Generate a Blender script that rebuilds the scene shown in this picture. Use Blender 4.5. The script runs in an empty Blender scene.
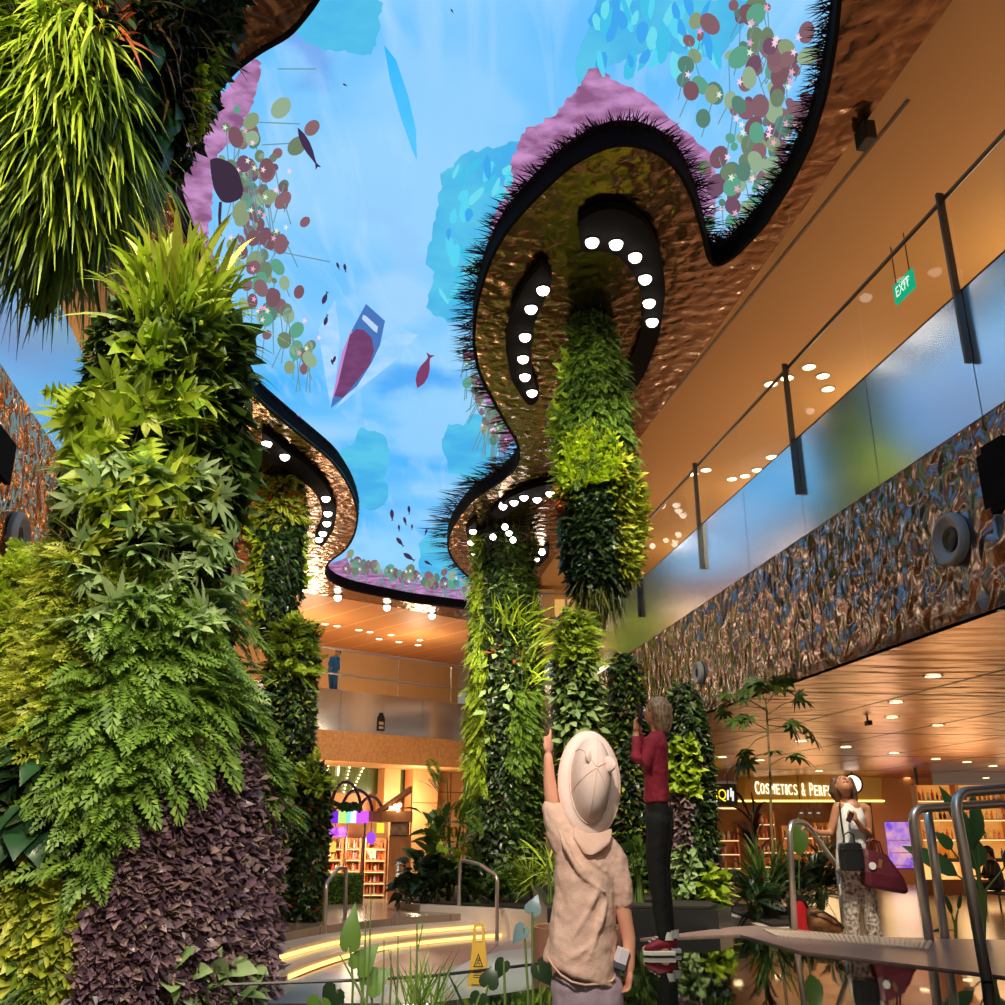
import bpy, bmesh, math, random
import numpy as np
from mathutils import Vector, Matrix

SC = bpy.context.scene
COL = SC.collection
random.seed(11)
rng = np.random.default_rng(11)
PI = math.pi
A = np.array

# ------------------------------------------------------------------ camera
F = 965.0
PITCH = math.atan(335.5 / F)
CZ = 0.75
cam_d = bpy.data.cameras.new('camera')
cam = bpy.data.objects.new('camera', cam_d)
COL.objects.link(cam)
cam.location = (0, 0, CZ)
cam.rotation_euler = (PI / 2 + PITCH, 0, 0)
cam_d.sensor_width = 36
cam_d.lens = 36 * F / 1005
cam_d.clip_end = 300
SC.camera = cam


def ray(x, y):
    u = (x - 502.5) / F
    v = -(y - 502.5) / F
    return A([u, math.cos(PITCH) - math.sin(PITCH) * v, math.sin(PITCH) + math.cos(PITCH) * v])


def at_z(x, y, z):
    r = ray(x, y)
    return r * (z - CZ) / r[2] + A([0, 0, CZ])


def at_y(x, y, Y):
    r = ray(x, y)
    return r * Y / r[1] + A([0, 0, CZ])


def on_plane(x, y, n, off):
    r = ray(x, y)
    o = A([0, 0, CZ])
    return r * (off - o @ n) / (r @ n) + o


def unit(v):
    v = np.asarray(v, float)
    return v / (np.linalg.norm(v) + 1e-12)


# ------------------------------------------------------------------ materials
def _new(name):
    m = bpy.data.materials.new(name)
    m.use_nodes = True
    nt = m.node_tree
    b = nt.nodes['Principled BSDF']
    return m, nt, b


def srgb(r, g, b):
    def f(c):
        c /= 255.0
        return c / 12.92 if c <= .04045 else ((c + .055) / 1.055) ** 2.4
    return (f(r), f(g), f(b), 1)


def M(name, c, c2=None, rough=.5, metal=0, ns=6, bump=0, bs=30, emit=0, stretch=None, spec=.5, coat=0, brick=None, detail=3, tr=0):
    m, nt, b = _new(name)
    N, L = nt.nodes, nt.links
    b.inputs['Base Color'].default_value = c
    b.inputs['Roughness'].default_value = rough
    b.inputs['Metallic'].default_value = metal
    b.inputs['Specular IOR Level'].default_value = spec
    b.inputs['Coat Weight'].default_value = coat
    tc = N.new('ShaderNodeTexCoord')
    vec = tc.outputs['Object']
    if stretch:
        mp = N.new('ShaderNodeMapping')
        mp.inputs['Scale'].default_value = stretch
        L.new(vec, mp.inputs['Vector'])
        vec = mp.outputs['Vector']
    csock = None
    if c2:
        nz = N.new('ShaderNodeTexNoise')
        nz.inputs['Scale'].default_value = ns
        nz.inputs['Detail'].default_value = detail
        L.new(vec, nz.inputs['Vector'])
        rp = N.new('ShaderNodeValToRGB')
        rp.color_ramp.elements[0].position = .35
        rp.color_ramp.elements[1].position = .65
        rp.color_ramp.elements[0].color = c
        rp.color_ramp.elements[1].color = c2
        L.new(nz.outputs['Fac'], rp.inputs['Fac'])
        csock = rp.outputs['Color']
    if brick:
        bk = N.new('ShaderNodeTexBrick')
        bk.offset = brick.get('off', 0)
        bk.inputs['Scale'].default_value = 1
        bk.inputs['Brick Width'].default_value = brick['w']
        bk.inputs['Row Height'].default_value = brick['h']
        bk.inputs['Mortar Size'].default_value = brick.get('m', .01)
        bk.inputs['Mortar'].default_value = brick['mc']
        bk.inputs['Color1'].default_value = c
        bk.inputs['Color2'].default_value = c2 or c
        if csock:
            L.new(csock, bk.inputs['Color1'])
        if brick.get('rot'):
            mp = N.new('ShaderNodeMapping')
            mp.inputs['Rotation'].default_value = brick['rot']
            L.new(tc.outputs['Object'], mp.inputs['Vector'])
            L.new(mp.outputs['Vector'], bk.inputs['Vector'])
        else:
            L.new(tc.outputs['Object'], bk.inputs['Vector'])
        csock = bk.outputs['Color']
    if csock:
        L.new(csock, b.inputs['Base Color'])
    if bump:
        n2 = N.new('ShaderNodeTexNoise')
        n2.inputs['Scale'].default_value = bs
        n2.inputs['Detail'].default_value = 2
        L.new(vec, n2.inputs['Vector'])
        bp = N.new('ShaderNodeBump')
        bp.inputs['Strength'].default_value = bump
        bp.inputs['Distance'].default_value = .05
        L.new(n2.outputs['Fac'], bp.inputs['Height'])
        L.new(bp.outputs['Normal'], b.inputs['Normal'])
    if emit:
        if csock:
            L.new(csock, b.inputs['Emission Color'])
        else:
            b.inputs['Emission Color'].default_value = c
        b.inputs['Emission Strength'].default_value = emit
    return m


def EM(name, c, s=1.0, c2=None, ns=3, stretch=None):
    m = bpy.data.materials.new(name)
    m.use_nodes = True
    nt = m.node_tree
    nt.nodes.clear()
    o = nt.nodes.new('ShaderNodeOutputMaterial')
    e = nt.nodes.new('ShaderNodeEmission')
    e.inputs['Color'].default_value = c
    e.inputs['Strength'].default_value = s
    if c2:
        tc = nt.nodes.new('ShaderNodeTexCoord')
        vec = tc.outputs['Object']
        if stretch:
            mp = nt.nodes.new('ShaderNodeMapping')
            mp.inputs['Scale'].default_value = stretch
            nt.links.new(vec, mp.inputs['Vector'])
            vec = mp.outputs['Vector']
        nz = nt.nodes.new('ShaderNodeTexNoise')
        nz.inputs['Scale'].default_value = ns
        nz.inputs['Detail'].default_value = 5
        nt.links.new(vec, nz.inputs['Vector'])
        rp = nt.nodes.new('ShaderNodeValToRGB')
        rp.color_ramp.elements[0].position = .38
        rp.color_ramp.elements[1].position = .62
        rp.color_ramp.elements[0].color = c
        rp.color_ramp.elements[1].color = c2
        nt.links.new(nz.outputs['Fac'], rp.inputs['Fac'])
        nt.links.new(rp.outputs['Color'], e.inputs['Color'])
    nt.links.new(e.outputs['Emission'], o.inputs['Surface'])
    return m


def EMI(name, cols, s=1.0):
    """one glowing picture colour per entry"""
    return [EM('%s_%d' % (name, i), c, s) for i, c in enumerate(cols)]


def LEAF(name, cols, rough=.42, tr=.28, spec=.4):
    m, nt, b = _new(name)
    N, L = nt.nodes, nt.links
    g = N.new('ShaderNodeNewGeometry')
    rp = N.new('ShaderNodeValToRGB')
    els = rp.color_ramp.elements
    while len(els) < len(cols):
        els.new(.5)
    for i, c in enumerate(cols):
        els[i].position = i / max(1, len(cols) - 1)
        els[i].color = c
    L.new(g.outputs['Random Per Island'], rp.inputs['Fac'])
    L.new(rp.outputs['Color'], b.inputs['Base Color'])
    b.inputs['Roughness'].default_value = rough
    b.inputs['Specular IOR Level'].default_value = spec
    t = N.new('ShaderNodeBsdfTranslucent')
    L.new(rp.outputs['Color'], t.inputs['Color'])
    mx = N.new('ShaderNodeMixShader')
    mx.inputs['Fac'].default_value = tr
    L.new(b.outputs['BSDF'], mx.inputs[1])
    L.new(t.outputs['BSDF'], mx.inputs[2])
    L.new(mx.outputs['Shader'], N['Material Output'].inputs['Surface'])
    return m


def HAMMER(name, c, rough=.1, scale=5, strength=.6, stretch=(1, 1, 1), c2=None, dist=.08):
    """hammered, rippled sheet metal"""
    m, nt, b = _new(name)
    N, L = nt.nodes, nt.links
    b.inputs['Base Color'].default_value = c
    b.inputs['Metallic'].default_value = 1
    b.inputs['Roughness'].default_value = rough
    tc = N.new('ShaderNodeTexCoord')
    mp = N.new('ShaderNodeMapping')
    mp.inputs['Scale'].default_value = stretch
    L.new(tc.outputs['Object'], mp.inputs['Vector'])
    n1 = N.new('ShaderNodeTexNoise')
    n1.inputs['Scale'].default_value = scale
    n1.inputs['Detail'].default_value = 1.5
    n1.inputs['Distortion'].default_value = .6
    v1 = N.new('ShaderNodeTexVoronoi')
    v1.feature = 'SMOOTH_F1'
    v1.inputs['Scale'].default_value = scale * 1.2
    for n in (n1, v1):
        L.new(mp.outputs['Vector'], n.inputs['Vector'])
    ad = N.new('ShaderNodeMath')
    ad.operation = 'ADD'
    L.new(n1.outputs['Fac'], ad.inputs[0])
    L.new(v1.outputs['Distance'], ad.inputs[1])
    bp = N.new('ShaderNodeBump')
    bp.inputs['Strength'].default_value = strength
    bp.inputs['Distance'].default_value = dist
    L.new(ad.outputs[0], bp.inputs['Height'])
    L.new(bp.outputs['Normal'], b.inputs['Normal'])
    return m


def GLASS(name, tint=(.93, .97, .96, 1), refl=.12, rough=.02):
    m = bpy.data.materials.new(name)
    m.use_nodes = True
    nt = m.node_tree
    nt.nodes.clear()
    o = nt.nodes.new('ShaderNodeOutputMaterial')
    t = nt.nodes.new('ShaderNodeBsdfTransparent')
    t.inputs['Color'].default_value = tint
    g = nt.nodes.new('ShaderNodeBsdfGlossy')
    g.inputs['Roughness'].default_value = rough
    lw = nt.nodes.new('ShaderNodeLayerWeight')
    lw.inputs['Blend'].default_value = refl
    mx = nt.nodes.new('ShaderNodeMixShader')
    ge = nt.nodes.new('ShaderNodeNewGeometry')
    iv = nt.nodes.new('ShaderNodeMath')
    iv.operation = 'SUBTRACT'
    iv.inputs[0].default_value = 1
    nt.links.new(ge.outputs['Backfacing'], iv.inputs[1])
    ml = nt.nodes.new('ShaderNodeMath')
    ml.operation = 'MULTIPLY'
    nt.links.new(lw.outputs['Fresnel'], ml.inputs[0])
    nt.links.new(iv.outputs[0], ml.inputs[1])
    nt.links.new(ml.outputs[0], mx.inputs['Fac'])
    nt.links.new(t.outputs['BSDF'], mx.inputs[1])
    nt.links.new(g.outputs['BSDF'], mx.inputs[2])
    nt.links.new(mx.outputs['Shader'], o.inputs['Surface'])
    return m


# ------------------------------------------------------------------ mesh building
class MB:
    def __init__(s):
        s.v = []
        s.f = []
        s.m = []
        s.n = 0

    def add(s, V, Fc, m=0):
        V = np.asarray(V, float).reshape(-1, 3)
        s.v.append(V)
        for f in Fc:
            s.f.append([i + s.n for i in f])
            s.m.append(m)
        s.n += len(V)
        return s

    def box(s, c, size, R=None, m=0):
        c = A(c, float)
        h = A(size, float) / 2
        q = A([[-1, -1, -1], [1, -1, -1], [1, 1, -1], [-1, 1, -1], [-1, -1, 1], [1, -1, 1], [1, 1, 1], [-1, 1, 1]]) * h
        if R is not None:
            q = q @ A(R).T
        return s.add(q + c, [(0, 3, 2, 1), (4, 5, 6, 7), (0, 1, 5, 4), (1, 2, 6, 5), (2, 3, 7, 6), (3, 0, 4, 7)], m)

    def tube(s, path, r, n=8, m=0, flat=1.0, side=None, caps=True):
        P = A(path, float)
        k = len(P)
        R = np.full(k, r, float) if np.isscalar(r) else A(r, float)
        T = np.gradient(P, axis=0)
        ref = A([0, 0, 1.0]) if side is None else A(side, float)
        V = []
        pu = None
        for i in range(k):
            t = unit(T[i])
            if pu is None:
                u = np.cross(ref, t)
                if np.linalg.norm(u) < .1:
                    u = np.cross(A([1.0, .2, 0]), t)
            else:
                u = pu - t * (pu @ t)
            u = unit(u)
            pu = u
            w = np.cross(t, u)
            for j in range(n):
                a = 2 * PI * j / n
                V.append(P[i] + R[i] * (math.cos(a) * u + flat * math.sin(a) * w))
        Fc = []
        for i in range(k - 1):
            for j in range(n):
                a = i * n + j
                b = i * n + (j + 1) % n
                Fc.append((a, b, b + n, a + n))
        if caps:
            Fc.append(tuple(range(n))[::-1])
            Fc.append(tuple((k - 1) * n + j for j in range(n)))
        return s.add(V, Fc, m)

    def loft(s, rings, m=0, caps=True):
        n = len(rings[0])
        V = np.concatenate([A(r, float) for r in rings])
        Fc = []
        for i in range(len(rings) - 1):
            for j in range(n):
                a = i * n + j
                b = i * n + (j + 1) % n
                Fc.append((a, b, b + n, a + n))
        if caps:
            Fc.append(tuple(range(n))[::-1])
            Fc.append(tuple((len(rings) - 1) * n + j for j in range(n)))
        return s.add(V, Fc, m)

    def ball(s, c, r, axes=None, nu=12, nv=8, m=0):
        r = A([r] * 3 if np.isscalar(r) else r, float)
        V = [[0, 0, -1]]
        for i in range(1, nv):
            p = -PI / 2 + PI * i / nv
            for j in range(nu):
                t = 2 * PI * j / nu
                V.append([math.cos(p) * math.cos(t), math.cos(p) * math.sin(t), math.sin(p)])
        V.append([0, 0, 1])
        V = A(V) * r
        if axes is not None:
            V = V @ A(axes)
        Fc = [(0, 1 + (j + 1) % nu, 1 + j) for j in range(nu)]
        for i in range(nv - 2):
            for j in range(nu):
                a = 1 + i * nu + j
                b = 1 + i * nu + (j + 1) % nu
                Fc.append((a, b, b + nu, a + nu))
        l = 1 + (nv - 1) * nu
        Fc += [(l - nu + j, l - nu + (j + 1) % nu, l) for j in range(nu)]
        return s.add(V + A(c, float), Fc, m)

    def prism(s, poly, off, m=0, mside=None):
        P = A(poly, float)
        n = len(P)
        V = np.concatenate([P, P + A(off, float)])
        s.add(V, [tuple(range(n)), tuple(range(2 * n - 1, n - 1, -1))], m)
        k = s.n - 2 * n
        for j in range(n):
            a = j
            b = (j + 1) % n
            s.f.append([k + a, k + n + a, k + n + b, k + b])
            s.m.append(m if mside is None else mside)
        return s

    def lathe(s, c, prof, n=24, m=0, axes=None, caps=False):
        V = []
        ax = np.eye(3) if axes is None else A(axes, float)
        for r, h in prof:
            for j in range(n):
                a = 2 * PI * j / n
                V.append(A(c) + r * math.cos(a) * ax[0] + r * math.sin(a) * ax[1] + h * ax[2])
        Fc = []
        for i in range(len(prof) - 1):
            for j in range(n):
                a = i * n + j
                b = i * n + (j + 1) % n
                Fc.append((a, b, b + n, a + n))
        if caps:
            Fc.append(tuple(range(n))[::-1])
            Fc.append(tuple((len(prof) - 1) * n + j for j in range(n)))
        return s.add(V, Fc, m)

    def build(s, name, mats, parent=None, smooth=False, bevel=0):
        me = bpy.data.meshes.new(name)
        V = np.concatenate(s.v)
        me.from_pydata(V.tolist(), [], s.f)
        if not isinstance(mats, (list, tuple)):
            mats = [mats]
        for mt in mats:
            me.materials.append(mt)
        if len(mats) > 1:
            me.polygons.foreach_set('material_index', s.m)
        if smooth:
            me.polygons.foreach_set('use_smooth', [True] * len(me.polygons))
        me.update()
        return link(name, me, parent, bevel)


def link(name, me, parent=None, bevel=0):
    o = bpy.data.objects.new(name, me)
    COL.objects.link(o)
    if parent is not None:
        o.parent = parent
        o.matrix_parent_inverse = world_inv(parent)
    if bevel:
        b = o.modifiers.new('bevel', 'BEVEL')
        b.width = bevel
        b.segments = 2
        b.limit_method = 'ANGLE'
    return o


def world_inv(o):
    # everything keeps world coordinates; only thing empties are moved (translation only)
    t = Vector((0, 0, 0))
    while o is not None and o.type == 'EMPTY':
        t = Vector(o.location)
        break
    return Matrix.Translation(-t) if o is not None and o.type == 'EMPTY' else Matrix.Identity(4)


def thing(name, label, cat, loc=(0, 0, 0), group=None):
    o = bpy.data.objects.new(name, None)
    o.empty_display_size = .1
    COL.objects.link(o)
    o.location = tuple(float(x) for x in loc)
    return tag(o, label, cat, group)


def tag(o, label, cat, group=None, kind=None):
    o['label'] = label
    o['category'] = cat
    if group:
        o['group'] = group
    if kind:
        o['kind'] = kind
    return o


def struct(o):
    o['kind'] = 'structure'
    return o


def copy_thing(root, loc, label=None, group=None):
    r = root.copy()
    COL.objects.link(r)
    r.location = tuple(float(x) for x in loc)
    if label:
        r['label'] = label
    if group:
        r['group'] = group
    for ch in list(root.children):
        c = ch.copy()
        COL.objects.link(c)
        c.parent = r
        for g in ch.children:
            d = g.copy()
            COL.objects.link(d)
            d.parent = c
    return r


def raw_mesh(name, V, polys_idx, polys_n, mat, parent=None, smooth=False):
    """fast mesh from arrays: polys_idx flat vertex indices, polys_n loop count per face"""
    me = bpy.data.meshes.new(name)
    me.vertices.add(len(V))
    me.vertices.foreach_set('co', np.ascontiguousarray(V, dtype=np.float32).ravel())
    me.loops.add(len(polys_idx))
    me.loops.foreach_set('vertex_index', np.ascontiguousarray(polys_idx, dtype=np.int32))
    st = np.concatenate([[0], np.cumsum(polys_n)[:-1]]).astype(np.int32)
    me.polygons.add(len(polys_n))
    me.polygons.foreach_set('loop_start', st)
    if smooth:
        me.polygons.foreach_set('use_smooth', np.ones(len(polys_n), dtype=bool))
    me.materials.append(mat)
    me.update(calc_edges=True)
    return link(name, me, parent)


# ------------------------------------------------------------------ leaves
def leaf_t(w=.35, rows=3, fold=.12, droop=.12, tip=.6):
    V, Fc = [], []
    for i in range(rows + 1):
        y = i / rows
        ww = w * (math.sin(PI * min(1, y ** tip)) ** .8 if 0 < i < rows else .04)
        z = -droop * y * y
        V += [[-ww, y, z + fold * ww], [0, y, z], [ww, y, z + fold * ww]]
    for i in range(rows):
        a = 3 * i
        Fc += [(a, a + 1, a + 4, a + 3), (a + 1, a + 2, a + 5, a + 4)]
    return A(V), Fc


def blade_t(w=.05, rows=5, curl=0):
    V, Fc = [], []
    for i in range(rows + 1):
        y = i / rows
        ww = w * (1 - y ** 2.2) * (.5 + .8 * y if y < .6 else 1) + .002
        V += [[-ww, y, .25 * ww], [ww, y, .25 * ww]]
    for i in range(rows):
        a = 2 * i
        Fc.append((a, a + 1, a + 3, a + 2))
    return A(V), Fc


def frond_t(pairs=9, w=.28, pw=.05, rise=.15):
    V, Fc = [], []
    V += [[-.012, 0, 0], [.012, 0, 0], [.004, 1, 0], [-.004, 1, 0]]
    Fc.append((0, 1, 2, 3))
    for i in range(pairs):
        y = .1 + .88 * i / pairs
        l = w * (math.sin(PI * (.18 + .8 * i / pairs)) ** .8)
        for sg in (-1, 1):
            k = len(V)
            V += [[0, y - pw * .4, 0], [sg * l * .5, y - pw * .3 + .03, rise * l * .5], [sg * l, y + .10 * l / w, 0], [sg * l * .5, y + pw * .9 + .03, rise * l * .5]]
            Fc.append((k, k + 1, k + 2, k + 3))
    return A(V), Fc


def palm_t(n=8, spread=2.3, w=.13):
    V, Fc = [], []
    lv, lf = leaf_t(w, 3, .2, .22, .8)
    for i in range(n):
        a = -spread + 2 * spread * i / (n - 1)
        l = .55 + .45 * math.cos(a * .55)
        c, s_ = math.cos(a), math.sin(a)
        q = lv * A([1, l, 1])
        k = len(V)
        V += [[x * c + y * s_, -x * s_ + y * c, z] for x, y, z in q]
        Fc += [tuple(i2 + k for i2 in f) for f in lf]
    return A(V), Fc


def lobed_t():
    """deeply cut philodendron-like leaf"""
    pts = [(0, 0)]
    R = []
    for i in range(5):
        y = .08 + .8 * i / 5
        l = .46 * math.sin(PI * (.28 + .62 * i / 5))
        R += [(l * .35, y - .02), (l, y + .14), (l * .38, y + .13)]
    R.append((0, 1.0))
    V = [[0, 0, 0]] + [[x, y, .12 * x - .15 * y * y] for x, y in R]
    mid = [[0, y, -.15 * y * y] for x, y in R]
    V2 = V[1:]
    out, Fc = [], []
    n = len(R)
    for sg in (1, -1):
        k = len(out)
        out += [[sg * v[0], v[1], v[2]] for v in V2] + mid
        for i in range(n - 1):
            Fc.append((k + i, k + i + 1, k + n + i + 1, k + n + i))
    return A(out), Fc


def heart_t(w=.42):
    prof = [(-.16, .12), (-.14, .3), (0, .43), (.2, .45), (.45, .34), (.7, .18), (1.0, .0)]
    V, Fc = [], []
    for y, x in prof:
        x = x * w / .43
        z = -.22 * max(0, y) ** 2
        V += [[-x, y, z + .18 * x], [0, max(y, 0), z], [x, y, z + .18 * x]]
    for i in range(len(prof) - 1):
        a = 3 * i
        Fc += [(a, a + 1, a + 4, a + 3), (a + 1, a + 2, a + 5, a + 4)]
    return A(V), Fc


def nrm_rows(a):
    return a / (np.linalg.norm(a, axis=1, keepdims=True) + 1e-9)


def scatter(name, tmpl, pos, dirv, nv, size, mat, parent=None, grav=0.0, wvar=None):
    tv, tf = tmpl
    N = len(pos)
    d = nrm_rows(np.asarray(dirv, float))
    nv = np.asarray(nv, float)
    nv = nv - d * (nv * d).sum(1, keepdims=True)
    nv = nrm_rows(nv)
    sd = np.cross(d, nv)
    size = np.asarray(size, float).reshape(N, 1, 1)
    k = len(tv)
    x = tv[:, 0][None, :, None]
    y = tv[:, 1][None, :, None]
    z = tv[:, 2][None, :, None]
    if wvar is not None:
        x = x * np.asarray(wvar).reshape(N, 1, 1)
    V = pos[:, None, :] + size * (x * sd[:, None, :] + y * d[:, None, :] + z * nv[:, None, :])
    if grav:
        V[:, :, 2] -= (size * grav)[:, :, 0] * (tv[:, 1] ** 2)[None, :]
    V = V.reshape(-1, 3)
    fl = np.concatenate([A(f) for f in tf])
    fn = A([len(f) for f in tf])
    idx = (fl[None, :] + (np.arange(N) * k)[:, None]).ravel()
    return raw_mesh(name, V, idx, np.tile(fn, N), mat, parent)


# ------------------------------------------------------------------ planted columns
class Column:
    """vertical garden column: axis at (X,Y) and a radius profile [(z,r)...]"""

    def __init__(s, X, Y, prof):
        s.X, s.Y = X, Y
        s.z = A([p[0] for p in prof], float)
        s.r = A([p[1] for p in prof], float)
        s.ph = rng.uniform(0, 6, 6)

    def rad(s, z, th):
        r = np.interp(z, s.z, s.r)
        w = 1 + .05 * np.sin(3 * th + 1.3 * z + s.ph[0]) + .04 * np.sin(5 * th - 2.1 * z + s.ph[1]) + .03 * np.sin(2 * th + 4 * z + s.ph[2])
        return r * w

    def core(s, mat, parent, name='core', shrink=.93, n=36, k=28):
        zs = np.linspace(s.z[0], s.z[-1], k)
        rings = []
        for z in zs:
            th = np.linspace(0, 2 * PI, n, endpoint=False)
            r = s.rad(np.full(n, z), th) * shrink
            r = r * (1 + .03 * rng.standard_normal(n))
            rings.append(np.stack([s.X + r * np.cos(th), s.Y + r * np.sin(th), np.full(n, z)], 1))
        mb = MB()
        mb.loft(rings)
        return mb.build(name, mat, parent, smooth=True)

    def normal(s, th, z):
        e = .05
        dr = (np.interp(z + e, s.z, s.r) - np.interp(z - e, s.z, s.r)) / (2 * e)
        dr = np.clip(dr, -1.5, 1.5)
        return nrm_rows(np.stack([np.cos(th), np.sin(th), -dr], 1))

    def fill(s, n, z0=None, z1=None, th0=0, th1=2 * PI, front=True):
        z0 = s.z[0] if z0 is None else z0
        z1 = s.z[-1] if z1 is None else z1
        z = rng.uniform(z0, z1, n * 3)
        # more where the column is wide
        keep = rng.uniform(0, s.r.max(), n * 3) < np.interp(z, s.z, s.r)
        z = z[keep][:n]
        n = len(z)
        if front:
            toc = math.atan2(-s.Y, -s.X)
            th = np.where(rng.uniform(0, 1, n) < .78, toc + rng.uniform(-1.75, 1.75, n), rng.uniform(0, 2 * PI, n))
        else:
            th = rng.uniform(th0, th1, n)
        r = s.rad(z, th)
        return np.stack([s.X + r * np.cos(th), s.Y + r * np.sin(th), z], 1), s.normal(th, z)

    def patch(s, poly, n):
        """points on the column seen inside a patch outline"""
        P = A(poly, float)
        x0, y0 = P.min(0)
        x1, y1 = P.max(0)
        out_p, out_n = [], []
        tot = 0
        for _ in range(30):
            m = n * 2
            xs = rng.uniform(x0, x1, m)
            ys = rng.uniform(y0, y1, m)
            ins = np.zeros(m, bool)
            for i in range(len(P)):
                a, b = P[i], P[(i + 1) % len(P)]
                c = ((a[1] > ys) != (b[1] > ys))
                with np.errstate(divide='ignore', invalid='ignore'):
                    xi = (b[0] - a[0]) * (ys - a[1]) / (b[1] - a[1] + 1e-12) + a[0]
                ins ^= c & (xs < xi)
            xs, ys = xs[ins], ys[ins]
            u = (xs - 502.5) / F
            v = -(ys - 502.5) / F
            D = np.stack([u, math.cos(PITCH) - math.sin(PITCH) * v, math.sin(PITCH) + math.cos(PITCH) * v], 1)
            D = D / D[:, 1:2]
            T = np.linspace(max(.5, s.Y - s.r.max() * 1.3), s.Y + .1, 90)
            Q = D[:, None, :] * T[None, :, None] + A([0, 0, CZ])
            dx = Q[:, :, 0] - s.X
            dy = Q[:, :, 1] - s.Y
            th = np.arctan2(dy, dx)
            ok = (np.hypot(dx, dy) < s.rad(Q[:, :, 2], th)) & (Q[:, :, 2] > s.z[0]) & (Q[:, :, 2] < s.z[-1])
            hit = ok.any(1)
            k = ok.argmax(1)
            ii = np.nonzero(hit)[0]
            q = Q[ii, k[ii]]
            t = th[ii, k[ii]]
            out_p.append(q)
            out_n.append(s.normal(t, q[:, 2]))
            tot += len(q)
            if tot >= n:
                break
        p = np.concatenate(out_p)[:n]
        nn = np.concatenate(out_n)[:n]
        return p, nn


UP = A([0, 0, 1.0])


def foliage(name, pn, tmpl, size, mat, parent, out=.6, up=-.5, jit=.5, lift=0.0, nup=.5, grav=0., var=.3):
    p, n = pn
    N = len(p)
    if N == 0:
        return None
    d = n * out + UP * up + rng.standard_normal((N, 3)) * jit
    nv = n * .7 + UP * nup + rng.standard_normal((N, 3)) * .25
    s = size * (1 + var * rng.uniform(-1, 1, N))
    return scatter(name, tmpl, p + n * lift, d, nv, s, mat, parent, grav)


# ------------------------------------------------------------------ bodies
def body(name, prims, voxel, mat, parent, smooth=4, wrinkle=None):
    mb = MB()
    for p in prims:
        if p[0] == 't':
            P, R = p[1], p[2]
            R = [R] * len(P) if np.isscalar(R) else R
            mb.tube(P, R, 12, flat=p[3] if len(p) > 3 else 1.0, side=p[4] if len(p) > 4 else None)
            f = p[3] if len(p) > 3 else 1.0
            if f == 1.0:
                mb.ball(P[0], R[0])
                mb.ball(P[-1], R[-1])
        elif p[0] == 'b':
            mb.ball(p[1], p[2], p[3] if len(p) > 3 else None)
        elif p[0] == 'l':
            mb.loft(p[1])
    me = bpy.data.meshes.new(name)
    me.from_pydata(np.concatenate(mb.v).tolist(), [], mb.f)
    o = bpy.data.objects.new(name + '_tmp', me)
    COL.objects.link(o)
    r = o.modifiers.new('r', 'REMESH')
    r.mode = 'VOXEL'
    r.voxel_size = voxel
    sm = o.modifiers.new('s', 'SMOOTH')
    sm.factor = .5
    sm.iterations = smooth
    if wrinkle:
        tx = bpy.data.textures.new(name + '_folds', 'CLOUDS')
        tx.noise_scale = wrinkle[1]
        dm = o.modifiers.new('d', 'DISPLACE')
        dm.texture = tx
        dm.strength = wrinkle[0]
        dm.texture_coords = 'LOCAL'
    dg = bpy.context.evaluated_depsgraph_get()
    m2 = bpy.data.meshes.new_from_object(o.evaluated_get(dg))
    bpy.data.objects.remove(o)
    bpy.data.meshes.remove(me)
    m2.name = name
    m2.materials.clear()
    m2.materials.append(mat)
    m2.polygons.foreach_set('use_smooth', [True] * len(m2.polygons))
    return link(name, m2, parent)


def text_mesh(body_text, size, origin, xdir, ydir, depth, name, mat, parent, align='LEFT', fit=None):
    cu = bpy.data.curves.new(name, 'FONT')
    cu.body = body_text
    cu.size = size
    cu.extrude = 0
    cu.align_x = align
    cu.align_y = 'CENTER'
    o = bpy.data.objects.new(name + '_tmp', cu)
    COL.objects.link(o)
    dg = bpy.context.evaluated_depsgraph_get()
    me = bpy.data.meshes.new_from_object(o.evaluated_get(dg))
    bpy.data.objects.remove(o)
    n = len(me.vertices)
    co = np.zeros(n * 3)
    me.vertices.foreach_get('co', co)
    co = co.reshape(-1, 3)
    xd, yd = unit(xdir), unit(ydir)
    zd = np.cross(xd, yd)
    if fit:
        w = co[:, 0].max() - co[:, 0].min()
        co[:, 0] = (co[:, 0] - co[:, 0].min()) * fit / w
    faces = [list(p.vertices) for p in me.polygons]
    ekeys = {}
    for f in faces:
        for i in range(len(f)):
            e = (f[i], f[(i + 1) % len(f)])
            ekeys[e] = 1
    bound = [e for e in ekeys if (e[1], e[0]) not in ekeys]
    W = A(origin) + co[:, :1] * xd + co[:, 1:2] * yd
    mb = MB()
    V = np.concatenate([W + zd * depth, W])
    mb.add(V, faces + [f[::-1] for f in [[i + n for i in f] for f in faces]] + [(b, a, a + n, b + n) for a, b in bound])
    bpy.data.meshes.remove(me)
    return mb.build(name, mat, parent)


def spot(name, loc, tgt, power, col, ang=60, blend=.5, rad=.15):
    l = bpy.data.lights.new(name, 'SPOT')
    l.energy = power
    l.color = col[:3]
    l.spot_size = math.radians(ang)
    l.spot_blend = blend
    l.shadow_soft_size = rad
    o = bpy.data.objects.new(name, l)
    COL.objects.link(o)
    o.location = tuple(loc)
    d = Vector(tuple(A(tgt, float) - A(loc, float)))
    o.rotation_euler = d.to_track_quat('-Z', 'Y').to_euler()
    return o


def point(name, loc, power, col, rad=.3):
    l = bpy.data.lights.new(name, 'POINT')
    l.energy = power
    l.color = col[:3]
    l.shadow_soft_size = rad
    o = bpy.data.objects.new(name, l)
    COL.objects.link(o)
    o.location = tuple(loc)
    return o
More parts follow.
